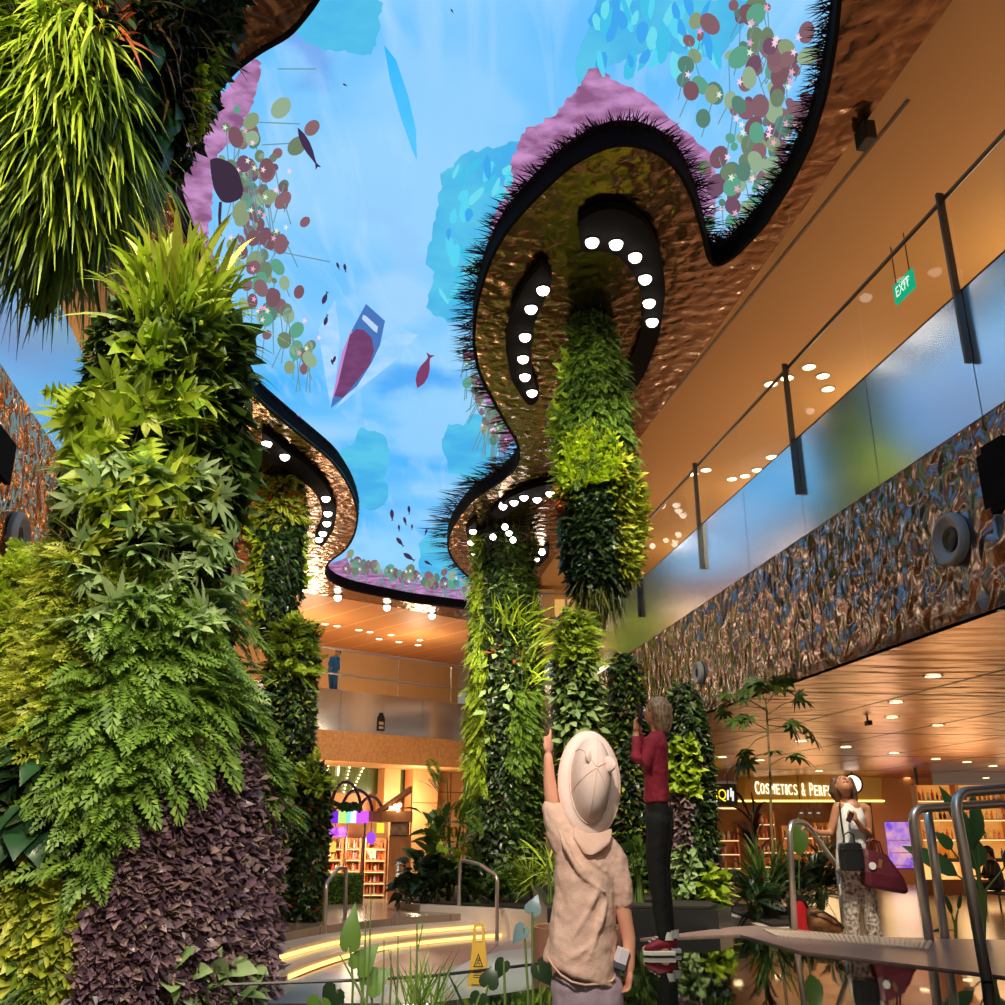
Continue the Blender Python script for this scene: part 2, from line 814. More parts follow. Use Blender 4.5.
# ------------------------------------------------------------------ shared frames
HC = 10.0            # soffit height
LED_Z = 10.42
FLOOR = -0.9         # main concourse floor
PZ = -1.35           # sunken round plaza
L1C, B5, L2F, RAIL = 3.0, 5.03, 6.55, 7.82
WD = unit(A([-0.1438, 0.9896, 0]))          # direction of the balcony wall on the right
WN = A([WD[1], -WD[0], 0])                  # points away from the hall
WOFF = 6.48


def W(x, y):
    return on_plane(x, y, WN, WOFF)


def WP(t, z, out=0.0):
    """point on the right wall: t metres along, z high, out metres away from the hall"""
    return WN * (WOFF + out) + WD * t + A([0, 0, z])


def wt(x, y):
    return float(W(x, y) @ WD)


def at2(o, d, t, z):
    return A([o[0] + d[0] * t, o[1] + d[1] * t, z])


# ------------------------------------------------------------------ materials
m_beige = M('warm_beige_ceiling', srgb(198, 152, 96), rough=.7)
m_floor = M('stone_floor', srgb(172, 142, 114), srgb(148, 126, 108), rough=.22, ns=.6, brick=dict(w=1.2, h=1.2, mc=srgb(120, 100, 84), m=.008))
m_plaza = M('pale_plaza_floor', srgb(222, 206, 200), srgb(205, 168, 160), rough=.3, ns=.35)
m_terr = M('terrace_stone', srgb(226, 204, 186), rough=.35)
m_clad = HAMMER('rippled_mirror_steel', srgb(124, 118, 126), rough=.17, scale=3.4, strength=.8, stretch=(1, 1, .8), dist=.1)
m_soffit = HAMMER('hammered_bronze_soffit', srgb(136, 104, 78), rough=.2, scale=3.5, strength=.45)
m_bronze = HAMMER('bronze_ceiling_panel', srgb(186, 124, 70), rough=.3, scale=1.0, strength=.5, stretch=(1, 3, 1))
m_blackrim = M('black_rim', srgb(20, 17, 20), rough=.9, spec=.1)
m_panel = M('satin_metal_panel', srgb(232, 236, 246), rough=.2, metal=1)
m_steel = M('brushed_steel', srgb(200, 190, 180), rough=.38, metal=.9)
m_dsteel = M('dark_steel', srgb(90, 84, 80), rough=.35, metal=.9)
m_black = M('matt_black', srgb(14, 13, 14), rough=.45)
m_glass = GLASS('clear_glass')
m_grey = M('grey_plastic', srgb(160, 160, 166), rough=.45)
m_lamp = EM('lamp_glow', srgb(255, 246, 228), 12)
m_wlamp = EM('warm_lamp_glow', srgb(255, 226, 170), 9)
m_led = EM('led_strip_glow', srgb(255, 205, 110), 2.6)

# ------------------------------------------------------------------ floor, platform, pool
mb = MB()
mb.box((2, 24, PZ - .12), (50, 64, .2))
struct(mb.build('floor', m_plaza))

# pale round plaza with painted sweeps, laid on the floor, left of the pool
pl = [at_z(x, y, PZ + .004) for x, y in [(235, 1003), (330, 966), (392, 949), (450, 942), (500, 937), (545, 934), (560, 960), (560, 1003)]]
mb = MB()
mb.prism(pl, (0, 0, -.03))
struct(mb.build('floor', m_plaza))
m_sweep = M('pink_terrazzo', srgb(214, 150, 140), srgb(200, 138, 136), rough=.3, ns=2)
m_sweepb = M('grey_blue_terrazzo', srgb(176, 190, 208), rough=.3)
m_sweepw = M('white_terrazzo', srgb(236, 232, 228), rough=.3)


def painted(name, pts, mat, dz):
    mb = MB()
    mb.prism([at_z(x, y, PZ + dz) for x, y in pts], (0, 0, -.006))
    return struct(mb.build(name, mat))


painted('floor', [(380, 960), (420, 949), (470, 943), (498, 944), (490, 952), (455, 965), (430, 977), (385, 985), (350, 980)], m_sweep, .012)
painted('floor', [(250, 990), (320, 972), (352, 975), (390, 985), (380, 1003), (240, 1003)], m_sweepb, .013)
painted('floor', [(447, 985), (450, 972), (470, 960), (500, 951), (550, 946), (560, 975), (520, 990), (460, 1003)], m_sweepw, .016)

# raised terrace with three lit steps
base_edge = [(236, 1003), (300, 975), (321, 967), (355, 956), (392, 949), (440, 943), (495, 938), (520, 936), (556, 934)]
B0 = [at_z(x, y, PZ)[:2] for x, y in base_edge]
# smooth resample
Bq = A(B0)
tt = np.linspace(0, 1, len(Bq))
ts = np.linspace(0, 1, 40)
curve = np.stack([np.interp(ts, tt, Bq[:, i]) for i in (0, 1)], 1)
for _ in range(6):
    curve[1:-1] = (curve[:-2] + 2 * curve[1:-1] + curve[2:]) / 4
cn = np.stack([-np.gradient(curve[:, 1]), np.gradient(curve[:, 0])], 1)
cn = nrm_rows(cn)
far_l, far_r = A([-14.0, 46.0]), A([1.2, 46.0])
for k in range(3):
    e = curve + cn * (.55 * k)
    poly = [[*q, PZ + .15 * (k + 1)] for q in e] + [[far_r[0], far_r[1], PZ + .15 * (k + 1)], [far_l[0], far_l[1], PZ + .15 * (k + 1)], [-14, e[0][1], PZ + .15 * (k + 1)]]
    mb = MB()
    mb.prism(poly, (0, 0, -.148))
    struct(mb.build('floor', m_terr if k < 2 else m_floor))
for k in range(2):
    e = curve + cn * (.55 * (k + 0) - .012)
    z = PZ + .15 * k + .05
    P = [[*q, z] for q in e[4:-7 + 0]]
    mb = MB()
    mb.tube(P, .035, 6)
    o = mb.build('step_light_strip', m_led)
    tag(o, ['warm glowing light strip along the lowest terrace step', 'warm glowing light strip along the second terrace step'][k], 'light strip')

# main concourse floor on the shop side
cr = curve[-1]
mb = MB()
mb.prism([[cr[0], cr[1] - .05, FLOOR], [cr[0] - .1, 9.2, FLOOR], [.9, 8.6, FLOOR], [3, 6, FLOOR], [26, 6, FLOOR], [26, 56, FLOOR], [far_r[0], 56, FLOOR], [far_r[0], far_r[1], FLOOR]], (0, 0, -.449))
struct(mb.build('floor', m_floor))

# dark reflecting pool and its coping
m_pool = M('dark_still_water', srgb(10, 14, 10), rough=.03, spec=.9, bump=.012, bs=2.5)
m_cope = M('rose_granite', srgb(168, 138, 130), srgb(150, 124, 118), rough=.3, ns=18)
edge_l = [at_z(x, y, 0) for x, y in [(220, 1014), (290, 1011), (360, 1008), (430, 1003), (500, 994), (548, 987)]]
near = [at_z(x, y, 0) for x, y in [(640, 940), (740, 936), (800, 953), (882, 963), (973, 974), (1040, 983)]]
far = [at_z(x, y, 0) for x, y in [(735, 928), (760, 927), (864, 938), (930, 939.5), (1005, 941.5), (1050, 944)]]
mb = MB()
mb.prism([[-4.2, -3, 0]] + [list(p) for p in edge_l] + [list(p) for p in near] + [[9, 5, 0], [9, -3, 0]], (0, 0, PZ + .002))
pool = struct(mb.build('floor', m_pool))
mb = MB()
cop = [list(p + A([0, 0, .012])) for p in near] + [list(p + A([0, 0, .012])) for p in far[::-1]]
mb.prism(cop, (0, 0, -.872))
struct(mb.build('floor', m_cope))
# steps going down behind the coping
for k, z in enumerate((-.3, -.6)):
    mb = MB()
    s = [p + A([.0, .03 + .8 * k, 0]) for p in far]
    e = [p + A([0, .9 + .8 * k, 0]) for p in far]
    mb.prism([[p[0], p[1], z] for p in s] + [[p[0], p[1], z] for p in e[::-1]], (0, 0, FLOOR - z + .01))
    struct(mb.build('floor', m_terr))
# pale stone ribs of the grating set into the coping
mb = MB()
a0, a1 = [A(at_z(x, y, .02)) for x, y in [(765, 929.5), (930, 941)]]
b0, b1 = [A(at_z(x, y, .02)) for x, y in [(778, 936), (926, 949)]]
for i in range(34):
    t = i / 33
    p, q = a0 + (a1 - a0) * t, b0 + (b1 - b0) * t
    mb.tube([p, q], .016, 5, flat=.5)
g = mb.build('overflow_grating', M('pale_grating', srgb(214, 190, 168), rough=.4))
tag(g, 'pale slotted overflow grating along the far edge of the dark pool', 'grating')
# clear rim of the pool towards the plaza
r = thing('pool_glass_rim', 'low clear glass rim of the dark pool beside the plaza', 'glass rim', edge_l[3])
mb = MB()
P = [p + A([0, .02, .0]) for p in edge_l]
mb.loft([[p + A([0, 0, -.3]), p + A([0, .012, -.3]), p + A([0, .012, .11]), p + A([0, 0, .11])] for p in P])
mb.build('pane', m_glass, r)
mb = MB()
mb.tube([p + A([0, .006, .115]) for p in P], .008, 6)
mb.build('top_edge', m_dsteel, r)

# ------------------------------------------------------------------ right wall: balcony front
T0, T1 = 1.0, 40.0


def wall_slab(name, z0, z1, mat, thick=.12, t0=T0, t1=T1, out=0):
    mb = MB()
    mb.prism([WP(t0, z0, out), WP(t1, z0, out), WP(t1, z0, out + thick), WP(t0, z0, out + thick)], (0, 0, z1 - z0))
    return mb.build(name, mat)


struct(wall_slab('wall_right', L1C, B5, m_clad))
ts = [wt(*p) for p in [(945, 197), (790.7, 362), (698, 465)]]
dt = (ts[2] - ts[0]) / 2
posts = [ts[0] + dt * k for k in range(-2, 7)]
fr = thing('fascia_panelling', 'satin metal fascia panels reflecting the blue screen below the glass balustrade', 'fascia panels', WP(posts[2], B5))
for i in range(len(posts) - 1):
    for h in range(2):
        t0 = posts[i] + dt / 2 * h
        mb = MB()
        mb.prism([WP(t0 + .008, B5, -.02), WP(t0 + dt / 2 - .008, B5, -.02), WP(t0 + dt / 2 - .008, B5, .08), WP(t0 + .008, B5, .08)], (0, 0, L2F - B5))
        mb.build('panel', m_panel, fr)
bal = thing('glass_balustrade', 'long glass balustrade with dark posts above the satin metal fascia', 'balustrade', WP(posts[2], L2F))
mb = MB()
for i in range(len(posts) - 1):
    for h in range(2):
        t0 = posts[i] + dt / 2 * h
        mb.prism([WP(t0 + .02, L2F + .03, .02), WP(t0 + dt / 2 - .02, L2F + .03, .02), WP(t0 + dt / 2 - .02, L2F + .03, .035), WP(t0 + .02, L2F + .03, .035)], (0, 0, RAIL - L2F - .04))
mb.build('glass_pane', GLASS('balustrade_glass', (.95, .97, .95, 1), .10), bal)
mb = MB()
mb.tube([WP(posts[0], RAIL), WP(posts[-1], RAIL)], .028, 8)
mb.build('handrail', m_dsteel, bal)
mb = MB()
mb.tube([WP(posts[0], L2F + .02), WP(posts[-1], L2F + .02)], .02, 6)
mb.build('bottom_rail', m_dsteel, bal)
for t in posts:
    mb = MB()
    mb.prism([WP(t - .022, 5.66, -.11), WP(t + .022, 5.66, -.11), WP(t + .022, 5.66, -.03), WP(t - .022, 5.66, -.03)], (0, 0, RAIL - 5.62))
    po = mb.build('post', m_dsteel, bal)
    for z in (L2F + .06, RAIL - .06):
        mb = MB()
        mb.box(WP(t + .06, z, -.02), (.07, .07, .06))
        mb.build('bracket', m_steel, po)

# upper floor behind the balustrade
mb = MB()
mb.prism([WP(T0, L2F - .25, .13), WP(T1, L2F - .25, .13), WP(T1, L2F - .25, 9), WP(T0, L2F - .25, 9)], (0, 0, .25))
struct(mb.build('floor', m_terr))
mb = MB()
mb.prism([WP(-6, HC + .06, -.05), WP(T1 + 14, HC + .06, -.05), WP(T1 + 14, HC + .06, 9), WP(-6, HC + .06, 9)], (0, 0, .2))
struct(mb.build('ceiling', m_beige))
mb = MB()
mb.prism([WP(T0, L2F, 8.6), WP(T1, L2F, 8.6), WP(T1, L2F, 8.9), WP(T0, L2F, 8.9)], (0, 0, HC - L2F + .1))
struct(mb.build('wall_right', M('upper_wall', srgb(200, 160, 112), srgb(176, 140, 100), rough=.6, ns=.6)))
# slot in the beige ceiling
sa, sb = at_z(907, 100, HC + .05), at_z(640, 433, HC + .05)
d = unit(sb - sa)
nn = A([d[1], -d[0], 0])
mb = MB()
mb.prism([sa, sb, sb + nn * .05, sa + nn * .05], (0, 0, .012))
tag(mb.build('ceiling_slot', m_dsteel), 'long thin dark slot running along the beige ceiling', 'ceiling slot')

# lower ceiling over the shops on the right
brk = dict(w=2.4, h=1.2, mc=srgb(120, 70, 36), m=.012)
mb = MB()
mb.prism([WP(-3, L1C, .0), WP(52, L1C, 0), WP(52, L1C, 22), WP(-3, L1C, 22)], (0, 0, .15))
struct(mb.build('ceiling', m_bronze))
mb = MB()
for i in range(9):
    mb.prism([WP(-3 + 6 * i, L1C - .006, .05), WP(-2.94 + 6 * i, L1C - .006, .05), WP(-2.94 + 6 * i, L1C - .006, 21), WP(-3 + 6 * i, L1C - .006, 21)], (0, 0, .004))
for i in range(5):
    mb.prism([WP(-3, L1C - .006, 2.5 + 3 * i), WP(52, L1C - .006, 2.5 + 3 * i), WP(52, L1C - .006, 2.55 + 3 * i), WP(-3, L1C - .006, 2.55 + 3 * i)], (0, 0, .004))
struct(mb.build('trim_1', m_dsteel))

# ------------------------------------------------------------------ wall on the left
la, lb = at_z(0, 363, B5), at_z(72, 473, B5)
LD = unit(A([lb[0] - la[0], lb[1] - la[1], 0]))
LN = A([-LD[1], LD[0], 0])     # away from the hall


def LP(t, z, out=0.0):
    return A([la[0], la[1], 0]) + LD * t + LN * out + A([0, 0, z])


for nm, z0, z1, mt, out in (('wall_left', 2.6, B5, HAMMER('rippled_bronze_steel', srgb(214, 150, 92), rough=.12, scale=3.2, strength=.8, dist=.1), 0), ('wall_left', B5, L2F, m_panel, .02)):
    mb = MB()
    mb.prism([LP(-8, z0, out), LP(40, z0, out), LP(40, z0, out + .12), LP(-8, z0, out + .12)], (0, 0, z1 - z0))
    struct(mb.build(nm, mt))
mb = MB()
mb.prism([LP(-8, HC + .06, -.4), LP(52, HC + .06, -.4), LP(52, HC + .06, 8), LP(-8, HC + .06, 8)], (0, 0, .2))
struct(mb.build('ceiling', m_beige))
mb = MB()
mb.prism([LP(-8, L2F, 5), LP(52, L2F, 5), LP(52, L2F, 5.2), LP(-8, L2F, 5.2)], (0, 0, HC - L2F))
struct(mb.build('wall_left', m_beige))
mb = MB()
mb.prism([LP(-8, FLOOR, 1.6), LP(52, FLOOR, 1.6), LP(52, FLOOR, 1.8), LP(-8, FLOOR, 1.8)], (0, 0, 3.5))
struct(mb.build('wall_left', m_beige))
mb = MB()
mb.prism([LP(-8, 2.6, .0), LP(40, 2.6, 0), LP(40, 2.6, 1.8), LP(-8, 2.6, 1.8)], (0, 0, .1))
struct(mb.build('ceiling', m_bronze))

# ------------------------------------------------------------------ LED screen overhead
def smooth_line(pts, n=90, it=2):
    P = A(pts, float)
    d_ = np.concatenate([[0], np.cumsum(np.hypot(*np.diff(P, axis=0).T))])
    t = np.linspace(0, d_[-1], n)
    Q = np.stack([np.interp(t, d_, P[:, 0]), np.interp(t, d_, P[:, 1])], 1)
    for _ in range(it):
        Q[1:-1] = (Q[:-2] + 2 * Q[1:-1] + Q[2:]) / 4
    return Q


m = bpy.data.materials.new('led_picture')
m.use_nodes = True
nt = m.node_tree
nt.nodes.clear()
Nn, Ln = nt.nodes, nt.links
out = Nn.new('ShaderNodeOutputMaterial')
em = Nn.new('ShaderNodeEmission')
em.inputs['Strength'].default_value = 1.0
tc = Nn.new('ShaderNodeTexCoord')
n1 = Nn.new('ShaderNodeTexNoise')
n1.inputs['Scale'].default_value = .16
n1.inputs['Detail'].default_value = 3
n1.inputs['Distortion'].default_value = .5
Ln.new(tc.outputs['Object'], n1.inputs['Vector'])
r1 = Nn.new('ShaderNodeValToRGB')
e = r1.color_ramp.elements
e[0].position, e[0].color = .36, srgb(66, 180, 255)
e[1].position, e[1].color = .62, srgb(152, 212, 255)
x_ = e.new(.49)
x_.color = srgb(112, 196, 255)
Ln.new(n1.outputs['Fac'], r1.inputs['Fac'])
mp = Nn.new('ShaderNodeMapping')
mp.inputs['Scale'].default_value = (1.6, .35, 1)
Ln.new(tc.outputs['Object'], mp.inputs['Vector'])
n2 = Nn.new('ShaderNodeTexNoise')
n2.inputs['Scale'].default_value = 1.1
n2.inputs['Detail'].default_value = 5
n2.inputs['Distortion'].default_value = 1.2
Ln.new(mp.outputs['Vector'], n2.inputs['Vector'])
r2 = Nn.new('ShaderNodeValToRGB')
r2.color_ramp.elements[0].position = .5
r2.color_ramp.elements[0].color = (0, 0, 0, 1)
r2.color_ramp.elements[1].position = .8
r2.color_ramp.elements[1].color = (.55, .55, .55, 1)
Ln.new(n2.outputs['Fac'], r2.inputs['Fac'])
mx = Nn.new('ShaderNodeMixRGB')
mx.inputs['Color2'].default_value = srgb(190, 225, 255)
Ln.new(r2.outputs['Color'], mx.inputs['Fac'])
Ln.new(r1.outputs['Color'], mx.inputs['Color1'])
prev = mx.outputs['Color']
wn = Nn.new('ShaderNodeTexNoise')
wn.inputs['Scale'].default_value = .7
wn.inputs['Detail'].default_value = 4
Ln.new(tc.outputs['Object'], wn.inputs['Vector'])
wob = Nn.new('ShaderNodeVectorMath')
wob.operation = 'MULTIPLY_ADD'
wob.inputs[1].default_value = (2.2, 2.2, 0)
Ln.new(wn.outputs['Color'], wob.inputs[0])
Ln.new(tc.outputs['Object'], wob.inputs[2])
for px, py, rx, ry, colr, amt, lo in [(455, 95, 75, 85, srgb(150, 210, 255), .8, .45), (330, 40, 40, 50, srgb(96, 140, 235), .55, .3), (390, 60, 14, 50, srgb(40, 190, 255), .0, .4),
                                      (395, 250, 30, 60, srgb(150, 205, 255), .7, .4), (400, 300, 75, 30, srgb(172, 218, 255), .75, .3),
                                      (415, 382, 62, 22, srgb(60, 165, 250), .8, .35), (432, 430, 55, 40, srgb(150, 210, 255), .9, .5), (420, 505, 45, 14, srgb(90, 190, 255), .6, .3), (400, 555, 55, 28, srgb(150, 215, 255), .8, .4)]:
    c_ = at_z(px, py, LED_Z)
    ex = abs(at_z(px + rx, py, LED_Z)[0] - c_[0])
    ey = abs(at_z(px, py + ry, LED_Z)[1] - at_z(px, py - ry, LED_Z)[1]) / 2
    sb_ = Nn.new('ShaderNodeVectorMath')
    sb_.operation = 'SUBTRACT'
    sb_.inputs[1].default_value = (c_[0] + 1.1, c_[1] + 1.1, LED_Z)
    Ln.new(wob.outputs[0], sb_.inputs[0])
    sc_ = Nn.new('ShaderNodeVectorMath')
    sc_.operation = 'MULTIPLY'
    sc_.inputs[1].default_value = (1 / ex, 1 / ey, 0)
    Ln.new(sb_.outputs[0], sc_.inputs[0])
    ln_ = Nn.new('ShaderNodeVectorMath')
    ln_.operation = 'LENGTH'
    Ln.new(sc_.outputs[0], ln_.inputs[0])
    mr = Nn.new('ShaderNodeMapRange')
    mr.interpolation_type = 'SMOOTHSTEP'
    mr.inputs['From Min'].default_value = lo
    mr.inputs['From Max'].default_value = 1.1
    mr.inputs['To Min'].default_value = amt
    mr.inputs['To Max'].default_value = 0
    Ln.new(ln_.outputs['Value'], mr.inputs['Value'])
    mm = Nn.new('ShaderNodeMixRGB')
    mm.inputs['Color2'].default_value = colr
    Ln.new(mr.outputs['Result'], mm.inputs['Fac'])
    Ln.new(prev, mm.inputs['Color1'])
    prev = mm.outputs['Color']
Ln.new(prev, em.inputs['Color'])
Ln.new(em.outputs['Emission'], out.inputs['Surface'])
m_screen = m

screen = thing('led_ceiling_screen', 'huge glowing blue ceiling screen showing an underwater pond with a boat above', 'screen', (0, 20, LED_Z))
mb = MB()
mb.box((-.5, 23, LED_Z + .1), (17, 42, .2))
mb.build('display_panel', m_screen, screen)


def led(name, polys, mat, layer, px=True, split=False, crag=0):
    if crag:
        polys = [craggy(pl, crag) for pl in polys]
    if split:
        if isinstance(mat, list):
            polys = sorted(polys, key=lambda q: -max(p_[0] for p_ in q) + min(p_[0] for p_ in q))
            rest = polys[100:]
            for k_, m_ in enumerate(mat):
                if rest[k_::len(mat)]:
                    led(name, rest[k_::len(mat)], m_, layer)['kind'] = 'stuff'
            return [led(name, [pl], mat[i % len(mat)], layer + .03 + i * .025) for i, pl in enumerate(polys[:100])]
        return [led(name, [pl], mat, layer) for pl in polys]
    mb = MB()
    z = LED_Z - .004 * layer
    for pl in polys:
        q = [at_z(x, y, z) for x, y in pl] if px else pl
        mb.prism(q, (0, 0, .003))
    return mb.build(name, mat, screen)


def craggy(P, amp):
    Q = []
    n = len(P)
    for i in range(n):
        a, b = A(P[i], float), A(P[(i + 1) % n], float)
        k = max(2, int(np.linalg.norm(b - a) / 4))
        for j in range(k):
            Q.append(tuple(a + (b - a) * j / k + rng.normal(0, amp, 2)))
    return Q


def blobby(cx, cy, rx, ry, n=26, k=.12, rot=0):
    ph = rng.uniform(0, 6, 3)
    P = []
    for i in range(n):
        a = 2 * PI * i / n
        r = 1 + k * (math.sin(3 * a + ph[0]) + .6 * math.sin(5 * a + ph[1]) + .5 * math.sin(8 * a + ph[2]))
        x, y = rx * r * math.cos(a), ry * r * math.sin(a)
        P.append((cx + x * math.cos(rot) - y * math.sin(rot), cy + x * math.sin(rot) + y * math.cos(rot)))
    return P


# teal reefs, cloud shapes and drifting light
m_reef = EM('reef_glow', srgb(74, 178, 236), 1, srgb(92, 200, 236), ns=.9)
led('reef_image', [[(598, 0), (588, 30), (575, 60), (578, 85), (600, 70), (650, 50), (720, 60), (760, 0)],
                   blobby(478, 190, 42, 34), blobby(463, 235, 34, 50), blobby(455, 285, 26, 40), blobby(512, 165, 30, 24),
                   blobby(470, 450, 26, 34), blobby(365, 470, 26, 40), blobby(340, 20, 45, 34), blobby(455, 560, 40, 34)], m_reef, 3, split=True, crag=.7)
led('water_current_image', [[(384, 45), (396, 60), (408, 95), (416, 130), (417, 160), (412, 150), (400, 115), (390, 80)]], EM('deep_blue_glow', srgb(50, 185, 255), 1, srgb(90, 200, 255), ns=.5), 2)
lf = []
for i in range(46):
    cx, cy = random.uniform(596, 720), random.uniform(4, 66)
    lf.append(blobby(cx, cy, random.uniform(2.5, 6), random.uniform(7, 17), 10, .08, random.uniform(-.5, .6)))
for i in range(30):
    cx, cy = random.choice([(478, 190), (463, 235), (455, 285), (505, 170)])
    lf.append(blobby(cx + random.uniform(-24, 24), cy + random.uniform(-26, 26), random.uniform(2, 5), random.uniform(6, 13), 9, .1, random.uniform(-.6, .8)))
led('weed_image', lf, EMI('weed_glow', [srgb(90, 215, 245), srgb(70, 196, 236), srgb(110, 222, 240), srgb(66, 170, 240)]), 4, split=True)

# pink rock ledges
m_coral = EM('pink_rock_glow', srgb(142, 92, 134), 1, srgb(205, 150, 205), ns=2.2, stretch=(1, 1.4, 1))
led('pink_rock_image', [
    [(488, 250), (492, 222), (497, 205), (503, 190), (508, 170), (516, 150), (524, 132), (545, 120), (560, 108), (575, 92), (588, 70), (598, 66), (612, 78), (630, 86), (650, 98), (670, 118), (690, 135), (708, 150), (716, 175), (716, 205), (706, 262), (660, 180), (610, 150), (560, 190)],
    [(252, 60), (262, 62), (258, 88), (246, 120), (236, 136), (222, 150), (212, 165), (213, 195), (212, 225), (206, 240), (216, 262), (226, 285), (236, 320), (160, 210), (170, 150), (215, 100)],
    [(240, 372), (262, 388), (300, 418), (250, 400)],
    [(505, 455), (512, 442), (522, 425), (512, 410), (498, 395), (490, 380), (480, 392), (500, 430), (498, 448)],
    [(326, 562), (345, 560), (390, 572), (430, 584), (480, 590), (480, 608), (400, 600), (330, 582)]], m_coral, 5, split=True, crag=1.3)

# lily pads and blossoms
pads, stems, blooms = [], [], []


def pad(cx, cy, r, e=1.0, rot=None):
    rot = random.uniform(-.8, .8) if rot is None else rot
    P = []
    for i in range(14):
        a = .25 + (2 * PI - .5) * i / 13
        x, y = r * .74 * math.cos(a), r * e * math.sin(a)
        P.append((cx + x * math.cos(rot) - y * math.sin(rot), cy + x * math.sin(rot) + y * math.cos(rot)))
    return P


def flower(cx, cy, r):
    P = []
    for i in range(10):
        q = r if i % 2 == 0 else r * .4
        P.append((cx + q * .8 * math.cos(i * PI / 5), cy + q * math.sin(i * PI / 5)))
    return P


fields = [  # outline pts (centre line), spread, count, size
    ([(250, 120), (245, 165), (262, 190), (255, 225), (262, 260), (262, 300), (282, 335)], 24, 120, 7.5),
    ([(298, 330), (300, 360)], 14, 12, 7),
    ([(815, 30), (790, 110), (765, 170), (735, 215), (735, 120), (770, 60), (745, 15)], 30, 150, 9.5),
    ([(700, 20), (680, 80), (720, 110)], 14, 10, 9),
    ([(470, 350), (478, 390), (492, 420), (500, 440)], 9, 60, 5),
    ([(345, 560), (390, 574), (440, 582), (470, 586)], 8, 55, 5)]
for line, sp, cnt, sz in fields:
    L_ = A(line, float)
    for i in range(cnt):
        t = random.uniform(0, len(L_) - 1.001)
        k = int(t)
        c = L_[k] + (L_[k + 1] - L_[k]) * (t - k) + A([random.gauss(0, sp * .55), random.gauss(0, sp * .5)])
        r = sz * random.uniform(.45, 1.35)
        pads.append(pad(c[0], c[1], r, random.uniform(.8, 1.15)))
        if i % 2 == 0:
            e2 = c + A([random.uniform(-14, 14), random.uniform(12, 50)])
            n_ = unit(A([-(e2 - c)[1], (e2 - c)[0]])) * .5
            stems.append([c + n_, e2 + n_, e2 - n_, c - n_])
        if i % 4 == 0:
            blooms.append(flower(c[0] + random.uniform(-sp, sp) * .7, c[1] + random.uniform(-sp, sp) * .7, sz * .48))
for c in [(281, 108, 12), (297, 146, 11), (312, 128, 9), (305, 222, 6), (299, 292, 7), (710, 24, 12), (695, 56, 8), (700, 85, 10)]:
    pads.append(pad(*c))
for a, b in [((278, 69), (316, 69)), ((262, 145), (298, 143)), ((250, 122), (300, 124)), ((270, 250), (330, 262)), ((470, 340), (474, 400)), ((480, 350), (470, 410))]:
    a, b = A(a, float), A(b, float)
    n_ = unit(A([-(b - a)[1], (b - a)[0]])) * .5
    stems.append([a + n_, b + n_, b - n_, a - n_])
led('stem_image', stems, [EM('stem_glow', srgb(108, 150, 160), 1)], 6, split=True)
led('lily_pad_image', pads, EMI('lily_pad_glow', [srgb(112, 132, 106), srgb(124, 88, 98), srgb(96, 164, 140), srgb(140, 158, 122), srgb(138, 104, 110), srgb(90, 132, 118), srgb(150, 176, 146), srgb(116, 82, 104), srgb(134, 98, 108)]), 7, split=True)
led('blossom_image', blooms, EMI('blossom_glow', [srgb(250, 214, 236), srgb(240, 170, 200), srgb(224, 240, 220)]), 10, split=True)
# ray, fish and boat silhouettes
led('ray_fish_image', [[tuple(q_) for q_ in smooth_line([(210, 160), (216, 157), (230, 162), (238, 170), (244, 190), (242, 198), (232, 203), (222, 203), (214, 190), (211, 175), (210, 160)], 40, 2)[:-1]],
                       [(219, 202), (222, 202), (221, 220), (222, 236), (219, 236), (218, 215)]], EM('ray_dark_glow', srgb(62, 48, 66), 1), 13)


def fish(cx, cy, l, ang, w=.17):
    prof = [(-.5, .0), (-.42, .35), (-.3, .8), (-.1, 1), (.1, .8), (.28, .35), (.38, .2), (.5, .75), (.46, 0)]
    P = [(x * l, y * w * l) for x, y in prof] + [(x * l, -y * w * l) for x, y in prof[-2:0:-1]]
    c, s_ = math.cos(ang), math.sin(ang)
    return [(cx + x * c - y * s_, cy + x * s_ + y * c) for x, y in P]


led('koi_image', [fish(424, 371, 37, -1.2, .16)], EM('koi_glow', srgb(128, 64, 106), 1), 9)
small = [fish(308, 148, 46, 1.1, .09), (fish(325, 298, 14, -1.2)), fish(326, 320, 12, -1.3), fish(345, 268, 9, 1.4), fish(338, 266, 8, 1.2),
         fish(392, 515, 12, 1.5), fish(405, 521, 9, 1.3), fish(409, 510, 9, 1.5), fish(399, 528, 7, 1.5), fish(412, 527, 6, 1.6), fish(426, 532, 7, 1.9), fish(400, 542, 12, .9), fish(409, 557, 14, .6), fish(428, 563, 9, .5),
         fish(334, 360, 9, 1.9), fish(332, 362, 6, 1.3), fish(345, 85, 5, .5), fish(452, 11, 5, 1.0)]
led('small_fish_image', small, EM('fish_dark_glow', srgb(66, 50, 84), 1), 13, split=True)
led('wake_image', [[(318, 330), (335, 300), (340, 340), (334, 395), (330, 405)], [(384, 340), (400, 330), (418, 335), (396, 360), (352, 395), (334, 410), (362, 375)]], EM('wake_glow', srgb(150, 208, 255), 1, srgb(178, 220, 255), ns=2), 8, split=True)
led('boat_hull_image', [[(331, 408), (334, 390), (343, 350), (352, 330), (366, 304), (385, 321), (380, 345), (372, 362), (357, 386)]], EM('boat_blue_glow', srgb(74, 120, 190), 1), 9)
led('boat_side_image', [[(332, 400), (335, 385), (342, 352), (351, 331), (354, 333), (346, 355), (338, 388)]], EM('boat_pink_glow', srgb(196, 140, 210), 1), 10)
